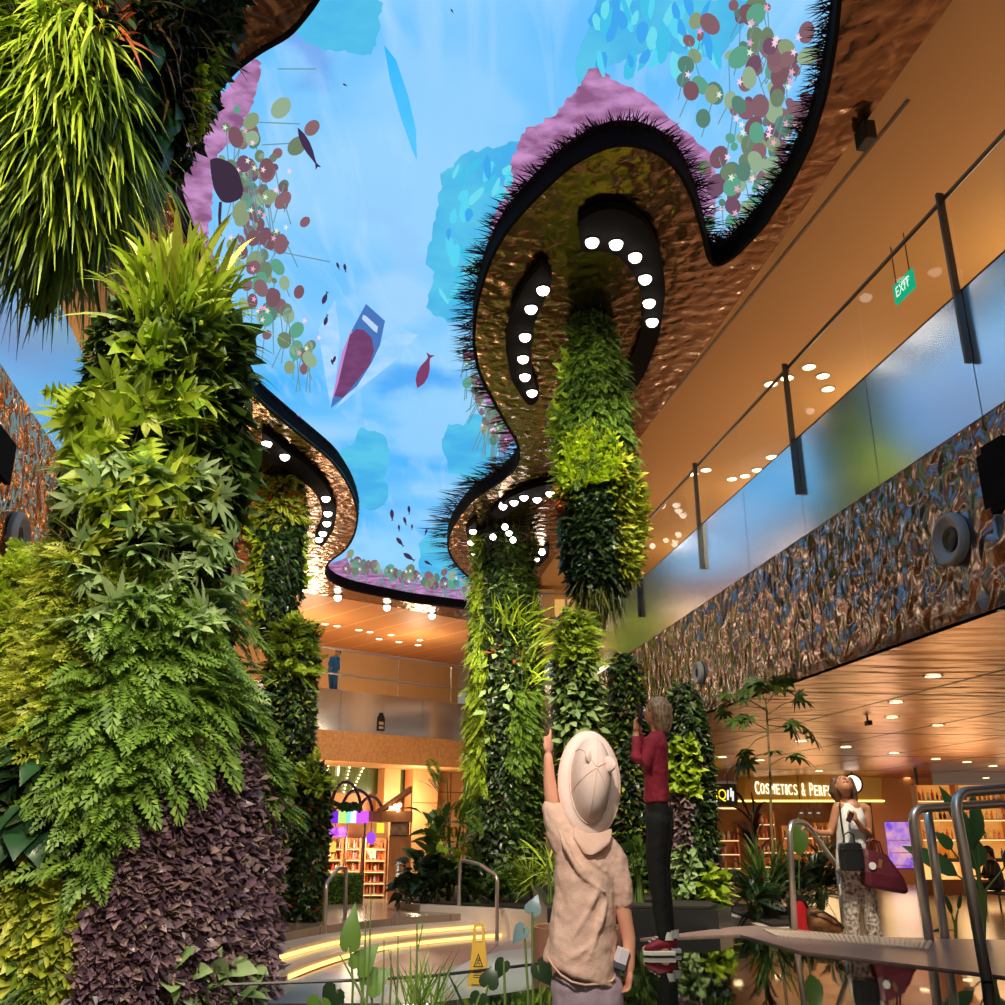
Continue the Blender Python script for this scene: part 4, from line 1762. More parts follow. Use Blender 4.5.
t = thing('red_display', 'bright red display panel on the shelf beneath the black sign', 'display', at_y(712, 860, 36))
mb = MB()
p, q = at_y(707, 878, 36), at_y(716, 838, 36)
mb.box(((p[0] + q[0]) / 2, 36, (FLOOR + q[2]) / 2), (q[0] - p[0], .2, q[2] - FLOOR))
mb.build('panel', M('red_panel', srgb(206, 40, 44), rough=.4), t)
mb = MB()
mb.box(((p[0] + q[0]) / 2, 35.89, q[2] - .25), ((q[0] - p[0]) * .8, .02, .3))
mb.build('picture', EM('red_picture', srgb(250, 190, 160), .8), t)
# brown wall with violet lit panels
mb = MB()
p, q = at_y(884, 888, YS - .5), at_y(915, 800, YS - .5)
mb.box(((p[0] + q[0]) / 2 + .4, YS - .2, (FLOOR + 3) / 2), (q[0] - p[0] + .9, .3, 3 - FLOOR))
struct(mb.build('wall_back', M('brown_panel_wall', srgb(150, 92, 50), rough=.5)))
for k, (x0, x1) in enumerate([(891.5, 900), (904, 912)]):
    t = thing('violet_showcase', ['violet lit showcase beside the golden shop front', 'violet lit showcase near the steel handrails'][k], 'showcase', at_y((x0 + x1) / 2, 860, YS - .5))
    p, q = at_y(x0, 868, YS - .5), at_y(x1, 822, YS - .5)
    mb = MB()
    mb.box(((p[0] + q[0]) / 2, YS - .45, (p[2] + q[2]) / 2), (q[0] - p[0], .2, q[2] - p[2]))
    mb.build('light_panel', EM('violet_glow_%d' % k, srgb(120, 80, 230), 1.0, srgb(230, 170, 190), ns=2), t)
    mb = MB()
    for j in range(3):
        mb.box(((p[0] + q[0]) / 2, YS - .56, p[2] + .1 + j * .45), (q[0] - p[0], .1, .03))
    mb.build('shelf_board', m_shelf, t)
# bar on the far right: glowing orange shelves
m_bar = EM('bar_back_glow', srgb(226, 120, 36), .8, srgb(250, 170, 84), ns=1.2)
shelving(922, 962, 33, FLOOR + .9, 2.4, 4, 'glowing orange bar shelf full of bottles seen between the handrails', 14, 'small bottle on the bar shelf between the handrails', 'bottles on the bar shelf', .3, m_bar)
shelving(964, 1010, 33, FLOOR + .9, 2.4, 4, 'glowing orange bar shelf full of bottles above the banana-like plant', 16, 'small bottle on the bar shelf above the broad-leaved plant', 'bottles on the second bar shelf', .3, m_bar)
t = thing('bar_counter', 'long brown bar counter under the glowing orange shelves', 'counter', at_y(966, 880, 32))
a, b = at_y(918, 870, 32)[0], at_y(1030, 870, 32)[0]
mb = MB()
mb.box(((a + b) / 2, 32, FLOOR + .5), (b - a, .6, 1.0))
mb.build('base', M('counter_wood', srgb(112, 62, 34), rough=.4), t)
mb = MB()
mb.box(((a + b) / 2, 31.95, FLOOR + 1.03), (b - a + .1, .8, .06))
mb.build('worktop', m_dsteel, t)
mb = MB()
mb.box(((a + b) / 2, 31.68, FLOOR + .7), (b - a, .02, .5))
mb.build('lit_front', EM('counter_glow', srgb(255, 190, 110), 1.3, srgb(235, 140, 60), ns=2), t)
# blue lit totem
t = thing('blue_sign_totem', 'narrow blue lit sign hanging above the violet showcases', 'sign', at_y(922, 800, 34))
for y0, y1 in [(789, 797), (799, 803), (806, 812)]:
    p, q = at_y(918.5, y1, 34), at_y(926, y0, 34)
    mb = MB()
    mb.box(((p[0] + q[0]) / 2, 34, (p[2] + q[2]) / 2), (q[0] - p[0], .1, q[2] - p[2]))
    mb.build('light_panel', EM('blue_sign_glow', srgb(40, 110, 250), 1.3, srgb(90, 160, 255), ns=6), t)
mb = MB()
p, q = at_y(922, 812, 34), at_y(922, 780, 34)
mb.box((p[0], 34.1, (p[2] + 3) / 2), (.1, .06, 3 - p[2]))
mb.build('hanger', m_dsteel, t)
# round white hanging sign
ctr = at_y(852.5, 784, 36)
t = thing('round_hanging_sign', 'round white glowing sign with dark rim hanging beside the woman in white', 'sign', ctr)
ax = [A([1, 0, 0]), UP, A([0, -1.0, 0])]
mb = MB()
mb.lathe(ctr, [(.30, .05), (.36, .07), (.36, -.1), (.30, -.08)], 28, axes=ax)
mb.build('rim', M('brown_rim', srgb(70, 44, 30), rough=.5), t)
mb = MB()
mb.lathe(ctr, [(.31, .03), (.001, .03)], 28, axes=ax)
mb.build('lit_face', EM('sign_face_glow', srgb(255, 246, 230), 1.5), t)
mb = MB()
mb.tube([ctr + A([0, 0, .36]), [ctr[0], 36, 3.0]], .025, 6)
mb.build('rod', m_black, t)
# small black camera on the bronze ceiling
p = at_z(867, 716, L1C)
t = thing('ceiling_camera', 'small black camera hanging from the bronze ceiling over the concourse', 'camera', p)
mb = MB()
mb.tube([p, p + A([0, 0, -.1])], .02, 6)
mb.build('stem', m_black, t)
mb = MB()
mb.box(p + A([0, -.03, -.14]), (.09, .2, .09))
mb.build('housing', m_black, t, bevel=.01)

# ------------------------------------------------------------------ kiosk on the left
YK = 29.0
m_wood = M('orange_brown_wood', srgb(178, 108, 54), srgb(160, 92, 44), rough=.5, ns=3, stretch=(6, 6, .5))
m_purple = M('purple_steel', srgb(92, 34, 62), rough=.4)
hut = thing('wooden_kiosk', 'brown wooden kiosk hut with sloping roof beside the purple arches', 'kiosk', at_y(396, 900, YK))


def kb(name, x0, x1, y0, y1, Y, d, mat, parent, base=None):
    p, q = at_y(x0, y1, Y), at_y(x1, y0, Y)
    zb = p[2] if base is None else base
    mb = MB()
    mb.box(((p[0] + q[0]) / 2, Y + d / 2, (zb + q[2]) / 2), (q[0] - p[0], d, q[2] - zb))
    return mb.build(name, mat, parent)


kb('wall_panel', 387, 410, 835, 900, YK, .5, m_wood, hut, FLOOR)
kb('lintel', 368, 411, 811, 822, YK - .1, .6, m_wood, hut)
kb('menu_board', 390, 408, 822, 835, YK - .05, .4, M('menu_brown', srgb(96, 64, 40), srgb(150, 104, 70), rough=.6, ns=7), hut)
mb = MB()
P = [at_y(x, y, YK - .2) for x, y in [(376, 810), (410, 786), (410, 791), (380, 812)]]
mb.prism(P, (0, .8, 0))
mb.build('roof', m_wood, hut)
kb('frame_post', 409, 411.5, 786, 900, YK - .2, .12, m_wood, hut, FLOOR)
for k, (x, y) in enumerate([(391, 808), (395, 806), (398, 810), (400, 805)]):
    mb = MB()
    mb.ball(at_y(x, y, YK - .25), .05)
    mb.build('lamp', m_lamp, hut)
ar = thing('purple_arch_stand', 'purple stall frame with three arches and a colourful light banner', 'stall', at_y(345, 895, YK - .5))
for (cx, rx, cyb, ryt, Y) in [(346, 15, 812, 30, YK - .4), (357, 15, 812, 22, YK + .1), (371, 11, 812, 15, YK + .5)]:
    mb = MB()
    P = []
    for i in range(17):
        a = PI - PI * i / 16
        P.append(at_y(cx + rx * math.cos(a), cyb - ryt * math.sin(a), Y))
    mb.tube(P, .045, 8)
    mb.build('arch', m_purple, ar, smooth=True)
cols = [srgb(120, 40, 220), srgb(190, 235, 120), srgb(120, 225, 200), srgb(225, 235, 250), srgb(205, 90, 245)]
edges = [322, 338, 346, 350, 356, 368]
for k in range(5):
    kb('banner_panel', edges[k], edges[k + 1], 811, 823, YK - .5, .2, EM('banner_glow_%d' % k, cols[k], 1.3), ar)
kb('post', 361, 365.5, 823, 900, YK - .4, .14, m_purple, ar, FLOOR)
kb('post', 344.5, 347, 823, 880, YK + .3, .1, m_purple, ar, FLOOR)
kb('post', 323, 325.5, 823, 900, YK - .4, .14, m_purple, ar, FLOOR)
mb = MB()
for i in range(70):
    p = at_y(random.uniform(325, 362), random.uniform(803, 811), YK - .45)
    mb.ball(p, random.uniform(.04, .09), nu=6, nv=4)
mb.build('greenery', LEAF('kiosk_green', [srgb(40, 70, 24), srgb(90, 120, 40)]), ar)
t = thing('violet_lantern', 'violet glowing paper lantern hanging in the stall', 'lantern', at_y(371, 838, YK + .6))
mb = MB()
mb.ball(at_y(371, 838, YK + .6), (.13, .13, .17))
mb.build('shade', EM('violet_lantern_glow', srgb(150, 70, 235), 1.4), t)
mb = MB()
p = at_y(371, 832, YK + .6)
mb.tube([p, p + A([0, 0, .3])], .012, 5)
mb.build('cord', m_black, t)
t = thing('yellow_lantern', 'yellow glowing square lantern hanging under the kiosk lintel', 'lantern', at_y(380, 829, YK + .2))
kb('shade', 376.5, 383.5, 823, 833, YK + .2, .2, EM('yellow_lantern_glow', srgb(250, 214, 60), 1.4), t)
mb = MB()
p = at_y(380, 823, YK + .3)
mb.tube([p, p + A([0, 0, .1])], .012, 5)
mb.build('cord', m_black, t)
t = thing('pink_neon_sign', 'pink violet lit sign band under the light banner of the stall', 'sign', at_y(337, 832, YK + .8))
kb('board', 325, 347, 827, 837, YK + .8, .1, EM('neon_glow', srgb(190, 70, 230), 1.2, srgb(240, 160, 240), ns=5), t)
kb('hanger', 335, 336, 820, 828, YK + .85, .04, m_black, t)
for k, (x0, x1, Y, lab) in enumerate([(324, 343, YK + 1.6, 'lit goods shelf behind the low green hedge'), (347, 361, YK + 1.8, 'lit goods shelf framed by the purple posts'), (366, 386, YK + 1.2, 'lit goods shelf beside the wooden kiosk wall')]):
    shelving(x0, x1, Y, FLOOR, .75, 5, lab, 9, ['small product on the shelf behind the green hedge', 'small product on the shelf between the purple posts', 'small product on the shelf beside the wooden kiosk'][k], ['products behind the hedge', 'products between purple posts', 'products beside the kiosk'][k], .24)
kb('wall_back', 318, 388, 812, 880, YK + 2.6, .15, m_glow, None, FLOOR)['kind'] = 'structure'
for (x0, x1, y0, y1, lab) in [(326, 336, 842, 852, 'yellow lit picture panel over the shelf behind the hedge'), (366, 376, 848, 858, 'pale lit picture panel over the shelf beside the kiosk')]:
    t = kb('picture_panel', x0, x1, y0, y1, YK + 1.3, .05, EM('panel_glow_' + str(x0), srgb(255, 206, 90) if x0 < 340 else srgb(230, 240, 190), 1.2), None)
    tag(t, lab, 'light panel')
# ------------------------------------------------------------------ planted columns
def depth(Y, z):
    return Y * math.cos(PITCH) + (z - CZ) * math.sin(PITCH)


SHR = .86


def mkcol(px, py, Y, prof, zbot=None, ztop=None):
    X = at_y(px, py, Y)[0]
    P = []
    for y, hw in prof:
        z = at_y(px, y, Y)[2]
        P.append((z, SHR * hw * depth(Y, z) / F))
    P.sort()
    if zbot is not None:
        P = [p for p in P if p[0] > zbot + .05]
        P.insert(0, (zbot, P[0][1]))
    if ztop is not None:
        P = [p for p in P if p[0] < ztop - .05]
        P.append((ztop, P[-1][1]))
    return Column(X, Y, P)


m_core = M('shade_dark_core', srgb(24, 22, 16), srgb(40, 34, 22), rough=.95, ns=8)  # near-black colour stands in for deep shade between the leaves
G_lime = LEAF('leaf_lime', [srgb(104, 124, 26), srgb(190, 208, 56), srgb(150, 184, 40), srgb(222, 230, 90)])
G_yel = LEAF('leaf_yellow_green', [srgb(150, 160, 36), srgb(206, 206, 80), srgb(120, 146, 40)])
G_mid = LEAF('leaf_mid_green', [srgb(44, 66, 24), srgb(98, 128, 48), srgb(66, 94, 34), srgb(132, 156, 72)])
G_dark = LEAF('leaf_dark_green', [srgb(20, 36, 18), srgb(50, 74, 36), srgb(28, 48, 26), srgb(82, 98, 58)], rough=.32, spec=.6)
G_pale = LEAF('leaf_pale_green', [srgb(150, 176, 110), srgb(186, 204, 140), srgb(120, 156, 84)])
G_fern = LEAF('fern_green', [srgb(66, 96, 28), srgb(126, 158, 52), srgb(92, 126, 40), srgb(150, 176, 74)])
G_purple = LEAF('leaf_purple', [srgb(84, 58, 74), srgb(158, 124, 132), srgb(62, 44, 60), srgb(196, 164, 150), srgb(116, 84, 104)], rough=.35, spec=.6)
G_olive = LEAF('leaf_olive', [srgb(80, 84, 30), srgb(140, 140, 62), srgb(60, 72, 30)])
G_red = LEAF('leaf_red', [srgb(150, 50, 30), srgb(206, 96, 54), srgb(120, 60, 40)])
G_vein = LEAF('leaf_veined', [srgb(38, 74, 40), srgb(58, 98, 58)], rough=.3, spec=.6)
G_brown = LEAF('leaf_brown', [srgb(70, 50, 34), srgb(120, 92, 56), srgb(50, 44, 28)])
T_leaf, T_leafw, T_blade, T_frond, T_palm, T_lobed, T_heart = leaf_t(.22), leaf_t(.3), blade_t(.035, 6), frond_t(12, .2, .07), palm_t(8), lobed_t(), heart_t()
T_fine = frond_t(9, .22, .1)
T_small = leaf_t(.3, 2, .15, .1)
m_stem = M('green_stem', srgb(84, 104, 44), rough=.6)
m_bark = M('pale_bark', srgb(150, 124, 84), srgb(116, 92, 60), rough=.8, ns=14)


def poly_rect(x0, y0, x1, y1):
    return [(x0, y0), (x1, y0), (x1, y1), (x0, y1)]


def column_thing(label, col, zb=None):
    z = col.z[0] if zb is None else zb
    t = thing('planted_column', label, 'planted column', (col.X, col.Y, z))
    col.core(m_core, t)
    return t


# --- huge near column on the left
C1 = mkcol(130, 650, 5.6, [(275, 16), (300, 42), (330, 62), (350, 76), (430, 84), (500, 90), (600, 96), (660, 112), (720, 140), (800, 176), (900, 192), (1005, 196)], zbot=0.0)
t = column_thing('huge leafy planted column nearest the viewer, ferns above a purple-leaved base', C1)
foliage('mixed_leaves', C1.fill(7000), T_leaf, 0.081, G_mid, t, out=.5, up=-.6)
foliage('dark_leaves', C1.fill(5600), T_leafw, 0.089, G_dark, t, out=.4, up=-.7)
foliage('dry_leaves', C1.fill(1120), T_leaf, 0.074, G_brown, t, out=.4, up=-.7)
foliage('grass_tuft', C1.patch([(125, 285), (165, 275), (215, 285), (238, 330), (215, 345), (120, 335)], 190), T_blade, .52, G_lime, t, out=.5, up=1.0, jit=.45, grav=.5)
foliage('grass_tuft', C1.patch([(150, 285), (215, 285), (230, 320), (150, 320)], 34), T_blade, .74, G_yel, t, out=.25, up=1.1, jit=.22, grav=.35)
foliage('grass_tuft', C1.patch(poly_rect(150, 300, 240, 400), 159), T_blade, 0.311, G_mid, t, out=.8, up=.5, jit=.4, grav=.7)
foliage('heart_leaves', C1.patch(poly_rect(165, 320, 255, 520), 478), T_heart, .15, G_mid, t, out=.7, up=-.25, jit=.5, lift=.06)
foliage('heart_leaves', C1.patch(poly_rect(130, 345, 210, 430), 130), T_heart, 0.133, G_lime, t, out=.7, up=.1, jit=.5, lift=.1)
foliage('lobed_leaves', C1.patch(poly_rect(95, 395, 190, 520), 46), palm_t(7, 1.9, .17), .19, G_lime, t, out=.9, up=.2, jit=.5, lift=.16, nup=.3)
foliage('lobed_leaves', C1.patch(poly_rect(95, 400, 200, 540), 22), T_lobed, .2, G_lime, t, out=.5, up=-.5, jit=.5, lift=.14, nup=.1)
foliage('lobed_leaves', C1.patch(poly_rect(85, 480, 200, 560), 24), palm_t(7, 1.9, .17), .17, G_yel, t, out=.9, up=.1, jit=.5, lift=.16, nup=.3)
foliage('palmate_leaves', C1.patch(poly_rect(85, 470, 205, 650), 87), T_palm, 0.148, G_pale, t, out=.85, up=-.05, jit=.5, lift=.2)
foliage('leaf_stalks', C1.patch(poly_rect(60, 420, 210, 650), 348), blade_t(.02, 5), 0.311, G_olive, t, out=.5, up=1., jit=.3, grav=.2)
foliage('feathery_ferns', C1.patch([(0, 545), (60, 540), (120, 580), (110, 700), (60, 760), (0, 760)], 899), T_fine, 0.192, G_yel, t, out=.6, up=.35, jit=.6, grav=.35)
foliage('feathery_ferns', C1.patch([(40, 560), (140, 570), (150, 660), (60, 720)], 406), T_fine, 0.178, G_lime, t, out=.6, up=.3, jit=.6, grav=.35)
foliage('sword_ferns', C1.patch([(120, 590), (225, 590), (250, 680), (240, 720), (190, 735), (120, 790), (85, 740)], 520), T_frond, 0.296, G_fern, t, out=.65, up=-.3, jit=.45, lift=.04, grav=.45)
foliage('sword_ferns', C1.patch([(60, 700), (130, 690), (120, 850), (70, 880)], 159), T_frond, 0.252, G_fern, t, out=.7, up=-.3, jit=.45, lift=.04, grav=.4)
foliage('palm_fronds', C1.patch([(228, 690), (256, 690), (286, 770), (300, 900), (296, 1000), (284, 1000), (276, 850), (235, 740)], 520), T_frond, .22, G_fern, t, out=.75, up=.25, jit=.5, grav=.5)
foliage('purple_leaves', C1.patch([(190, 740), (225, 745), (258, 775), (280, 840), (290, 930), (290, 1003), (75, 1003), (85, 920), (115, 850), (160, 790)], 4300), T_small, 0.07, G_purple, t, out=.6, up=-.25, jit=.6, lift=.10)
foliage('purple_leaves', C1.patch([(110, 860), (170, 840), (180, 920), (100, 960)], 609), T_leaf, 0.074, LEAF('leaf_mauve_cream', [srgb(170, 150, 110), srgb(120, 96, 88), srgb(196, 180, 140)]), t, out=.7, up=-.1, jit=.6, lift=.07)
foliage('olive_leaves', C1.patch([(0, 840), (70, 830), (110, 860), (85, 1003), (0, 1003)], 1305), T_leafw, 0.096, G_yel, t, out=.6, up=-.6, jit=.5, lift=.04)
foliage('dark_leaves', C1.patch([(0, 730), (110, 720), (110, 860), (0, 860)], 377), T_heart, 0.148, G_dark, t, out=.5, up=-.6, jit=.4, lift=.04)
foliage('veined_leaves', C1.patch(poly_rect(15, 750, 60, 850), 9), T_heart, .17, G_vein, t, out=.5, up=-.8, jit=.3, lift=.12)
foliage('rosette_leaves', C1.patch(poly_rect(20, 975, 60, 1003), 87), T_blade, 0.163, G_mid, t, out=.7, up=.5, jit=.6, grav=.3, lift=.05)
foliage('broad_leaves', C1.patch(poly_rect(160, 960, 240, 1003), 37), T_leafw, 0.148, G_pale, t, out=.8, up=.2, jit=.6, lift=.08)
foliage('red_leaves', C1.patch(poly_rect(225, 530, 245, 570), 23), T_leaf, 0.089, G_red, t, out=.6, up=-.3, lift=.05)

# --- ferny column at the picture edge
CB = mkcol(8, 750, 6.3, [(560, 16), (585, 46), (640, 70), (720, 76), (850, 84), (1005, 92)], zbot=0.0)
t = column_thing('yellow-green ferny planted column standing close beside the huge leafy column', CB)
foliage('feathery_ferns', CB.patch([(0, 560), (60, 568), (100, 600), (100, 740), (60, 770), (0, 770)], 1500), T_fine, .17, G_yel, t, out=.6, up=.3, jit=.6, grav=.3)
foliage('feathery_ferns', CB.patch([(0, 545), (60, 555), (90, 680), (0, 690)], 500), T_fine, .16, G_lime, t, out=.7, up=.4, jit=.6, grav=.3, lift=.05)
foliage('dark_leaves', CB.fill(1300, 0.0, 1.6), T_leafw, .12, G_dark, t, out=.4, up=-.6)
foliage('olive_leaves', CB.fill(700, 0.0, 1.0), T_leafw, .11, G_yel, t, out=.5, up=-.5)
foliage('veined_leaves', CB.patch(poly_rect(0, 760, 40, 900), 10), T_heart, .26, G_vein, t, out=.5, up=-.8, jit=.3, lift=.1)
foliage('mixed_leaves', CB.fill(1500), T_leaf, .1, G_olive, t, out=.5, up=-.4)

# --- hanging garden at the top
CH = mkcol(62, 200, 6.6, [(-175, 175), (-60, 170), (0, 150), (60, 136), (120, 118), (170, 98), (220, 62), (270, 34), (305, 14), (318, 4)], ztop=HC + .02)
t = column_thing('broad hanging planter spilling pale grass blades above the huge leafy column', CH, HC)
foliage('dark_leaves', CH.fill(4200), T_leafw, .13, G_dark, t, out=.45, up=-.7)
foliage('grass_blades', CH.patch([(0, 0), (95, 0), (110, 90), (140, 170), (110, 210), (0, 220)], 1000), T_blade, .55, G_lime, t, out=.75, up=.15, jit=.45, grav=.95)
foliage('grass_blades', CH.patch([(0, 110), (120, 80), (140, 180), (90, 230), (0, 235)], 900), T_blade, .48, G_mid, t, out=.6, up=-.1, jit=.45, grav=1.0)
foliage('lime_clumps', CH.patch(poly_rect(0, 110, 70, 210), 260), T_leaf, .16, G_yel, t, out=.8, up=.3, jit=.6, lift=.06)
foliage('grass_blades', CH.patch(poly_rect(0, 200, 130, 270), 260), T_blade, .4, G_fern, t, out=.35, up=-.5, jit=.35, grav=.8)
foliage('narrow_leaves', CH.patch([(130, 0), (240, 0), (215, 90), (180, 170), (150, 170)], 1500), T_leaf, .12, G_dark, t, out=.5, up=-.8, jit=.4)
foliage('trailing_leaves', CH.patch([(190, 60), (232, 20), (240, 40), (205, 140), (180, 165)], 200), T_leaf, .13, G_lime, t, out=.6, up=-.7, jit=.5, lift=.06)
foliage('veined_leaves', CH.patch(poly_rect(130, 40, 165, 140), 10), T_heart, .36, G_vein, t, out=.35, up=-.8, jit=.25, lift=.1)
foliage('rust_blades', CH.patch(poly_rect(60, 0, 135, 45), 40), T_blade, .4, G_red, t, out=.6, up=.5, jit=.5, grav=.5)
foliage('dry_stalks', CH.patch(poly_rect(140, 0, 230, 110), 120), T_blade, .35, G_brown, t, out=.5, up=-.4, jit=.5, grav=.4)


def leafy(label, col, n, size, mix, hang=False, zb=None):
    t = column_thing(label, col, zb)
    for nm, k, tm, s, mt, o_, u_ in mix:
        foliage(nm, col.fill(int(n * k)), tm, size * s, mt, t, out=o_, up=u_)
    return t


# --- hanging planter in the middle
C2 = mkcol(597, 500, 16.1, [(318, 14), (345, 24), (380, 33), (430, 40), (500, 45), (555, 42), (585, 32), (602, 16), (610, 4)], ztop=HC)
t = leafy('long hanging planter under the largest ring of spotlights', C2, 7500, .15, [
    ('mixed_leaves', .45, T_leaf, 1, G_mid, .5, -.6), ('dark_leaves', .5, T_leafw, .9, G_dark, .4, -.7)], zb=HC)
foliage('ferns', C2.patch(poly_rect(560, 330, 620, 440), 420), T_fine, .30, G_fern, t, out=.7, up=.1, jit=.5, grav=.7)
foliage('ferns', C2.patch(poly_rect(575, 345, 640, 470), 500), T_fine, .30, G_mid, t, out=.6, up=0, jit=.5, grav=.7)
foliage('lime_bush', C2.patch([(572, 440), (590, 425), (612, 440), (618, 482), (568, 492)], 800), T_leaf, .17, LEAF('leaf_bright_lime', [srgb(196, 216, 30), srgb(226, 236, 70), srgb(160, 196, 30)], tr=.4), t, out=.7, up=.4, jit=.5, lift=.12)
foliage('dark_leaves', C2.patch(poly_rect(566, 490, 622, 600), 1300), T_leafw, .17, G_dark, t, out=.5, up=-.6, lift=.05)
foliage('lime_leaves', C2.patch([(614, 460), (645, 450), (648, 560), (630, 590), (616, 560)], 800), T_leaf, .22, G_yel, t, out=.7, up=-.1, jit=.55, lift=.06)
foliage('lime_leaves', C2.patch(poly_rect(552, 345, 574, 500), 480), T_leaf, .20, G_lime, t, out=.7, up=-.3, jit=.5, lift=.06)
foliage('orange_leaves', C2.patch(poly_rect(556, 490, 572, 520), 60), T_leaf, .18, G_red, t, out=.7, up=0, jit=.6, lift=.08)
foliage('trailing_roots', C2.patch(poly_rect(575, 575, 635, 612), 220), T_blade, .4, G_olive, t, out=.25, up=-1., jit=.25, grav=.3)

# --- tall column with the small ring light
C3 = mkcol(505, 700, 29.5, [(500, 26), (560, 32), (620, 37), (700, 40), (800, 41), (890, 43)], zbot=-1.0, ztop=HC)
t = leafy('tall leafy column rising from the shrub bed up to the lobed ceiling', C3, 9000, .23, [
    ('dark_leaves', .62, T_leafw, .9, G_dark, .35, -.7), ('mixed_leaves', .3, T_leaf, .8, G_mid, .5, -.5), ('pale_leaves', .05, T_leafw, .9, G_pale, .6, -.3), ('dry_leaves', .12, T_leaf, .8, G_brown, .4, -.5)])
foliage('lime_ferns', C3.patch([(460, 560), (482, 520), (486, 700), (482, 790), (462, 800)], 600), T_fine, .40, G_lime, t, out=.4, up=-.6, jit=.35, grav=.5)
foliage('lime_ferns', C3.patch(poly_rect(470, 510, 484, 600), 200), T_leaf, .28, G_yel, t, out=.6, up=-.2, jit=.5)
foliage('bright_ferns', C3.patch([(512, 640), (540, 600), (545, 690), (520, 700)], 120), T_blade, 1.0, G_lime, t, out=.6, up=.7, jit=.4, grav=.3)
foliage('birds_nest_fern', C3.patch(poly_rect(495, 612, 520, 636), 40), T_blade, .95, G_lime, t, out=.8, up=.7, jit=.5, grav=.2, lift=.1)
foliage('lime_ferns', C3.patch(poly_rect(512, 690, 546, 770), 420), T_fine, .42, G_fern, t, out=.6, up=-.2, jit=.45, grav=.5)
foliage('mid_leaves', C3.patch(poly_rect(505, 540, 542, 640), 520), T_leaf, .28, G_mid, t, out=.6, up=-.2, jit=.5)
foliage('red_leaves', C3.patch(poly_rect(478, 640, 520, 670), 10), T_leaf, .30, G_red, t, out=.7, up=0, jit=.5, lift=.1)
foliage('white_spots', C3.patch(poly_rect(484, 650, 512, 760), 16), T_leafw, .34, G_pale, t, out=.7, up=-.3, jit=.4, lift=.15)
foliage('mid_leaves', C3.patch(poly_rect(510, 770, 546, 890), 420), T_leaf, .28, G_mid, t, out=.6, up=-.3, jit=.5)

# --- nearer columns behind the two visitors
C4 = mkcol(576, 700, 10.6, [(611, 6), (628, 18), (660, 22), (720, 25), (800, 27), (930, 29)], zbot=.1)
t = leafy('slim planted column topped with ferns, right behind the raised arm of the child', C4, 3600, .085, [
    ('mixed_leaves', .5, T_leaf, 1, G_mid, .5, -.5), ('dark_leaves', .4, T_leafw, .9, G_dark, .4, -.6), ('yellow_leaves', .12, T_leaf, 1, G_yel, .6, -.3)])
foliage('ferns', C4.patch(poly_rect(552, 612, 602, 665), 170), T_fine, .2, G_lime, t, out=.5, up=.6, jit=.5, grav=.5)
foliage('pale_leaves', C4.patch(poly_rect(555, 660, 600, 760), 120), T_leafw, .12, G_pale, t, out=.7, up=-.2, jit=.5, lift=.03)
C5 = mkcol(628, 750, 11.6, [(654, 6), (668, 15), (720, 19), (800, 21), (930, 24)], zbot=.1)
t = leafy('dark planted column behind the phone held by the woman in red', C5, 3200, .09, [
    ('dark_leaves', .6, T_leafw, 1, G_dark, .4, -.6), ('mixed_leaves', .25, T_leaf, 1, G_mid, .5, -.5), ('dry_leaves', .12, T_leaf, 1, G_brown, .5, -.4), ('yellow_leaves', .16, T_leaf, 1, G_yel, .6, -.3)])
C6 = mkcol(604, 800, 12.4, [(690, 6), (705, 14), (760, 17), (930, 19)], zbot=.1)
leafy('narrow yellow-green planted column between the two slim columns behind the child', C6, 2600, .085, [
    ('yellow_leaves', .55, T_fine, 1.6, G_yel, .5, -.4), ('mixed_leaves', .4, T_leaf, 1, G_mid, .5, -.5), ('dark_leaves', .3, T_leafw, 1, G_dark, .4, -.6)])
C7 = mkcol(691, 800, 10.3, [(684, 6), (698, 16), (740, 23), (820, 25), (880, 27), (930, 29)], zbot=.1)
t = leafy('leafy column just behind the back of the woman in red', C7, 3800, .08, [
    ('dark_leaves', .55, T_leafw, 1, G_dark, .4, -.6), ('mixed_leaves', .4, T_leaf, 1, G_mid, .5, -.5), ('purple_leaves', .12, T_leaf, .9, G_purple, .5, -.4)])
foliage('lime_leaves', C7.patch(poly_rect(668, 740, 695, 795), 160), T_leafw, .12, G_lime, t, out=.7, up=0, jit=.6, lift=.04)
foliage('pale_leaves', C7.patch(poly_rect(664, 840, 695, 905), 150), T_leafw, .11, G_pale, t, out=.7, up=-.2, jit=.5, lift=.04)
foliage('purple_leaves', C7.patch(poly_rect(672, 795, 690, 850), 260), T_leaf, .09, G_purple, t, out=.6, up=-.4, lift=.03)
foliage('lime_leaves', C7.patch(poly_rect(700, 870, 722, 915), 80), T_leafw, .13, G_lime, t, out=.7, up=0, jit=.6, lift=.04)

# --- columns beyond the huge one on the left
C8 = mkcol(276, 570, 24.8, [(478, 12), (492, 24), (520, 29), (580, 29), (610, 22), (636, 14), (652, 4)], ztop=HC)
t = leafy('dark hanging planter beneath the curved black arc of spotlights', C8, 3600, .2, [
    ('dark_leaves', .9, T_leafw, 1, G_dark, .35, -.9), ('mixed_leaves', .12, T_leaf, .9, G_mid, .5, -.6)], zb=HC)
foliage('ferns', C8.patch(poly_rect(250, 480, 308, 525), 260), T_fine, .34, G_yel, t, out=.6, up=.3, jit=.5, grav=.4)
foliage('red_leaves', C8.patch(poly_rect(262, 492, 298, 512), 50), T_leaf, .2, G_red, t, out=.7, up=.1, jit=.5, lift=.08)
foliage('lime_leaves', C8.patch(poly_rect(248, 520, 262, 640), 160), T_leaf, .4, G_lime, t, out=.6, up=-.5)
foliage('lime_leaves', C8.patch(poly_rect(300, 540, 310, 590), 70), T_leaf, .3, G_lime, t, out=.6, up=-.3)
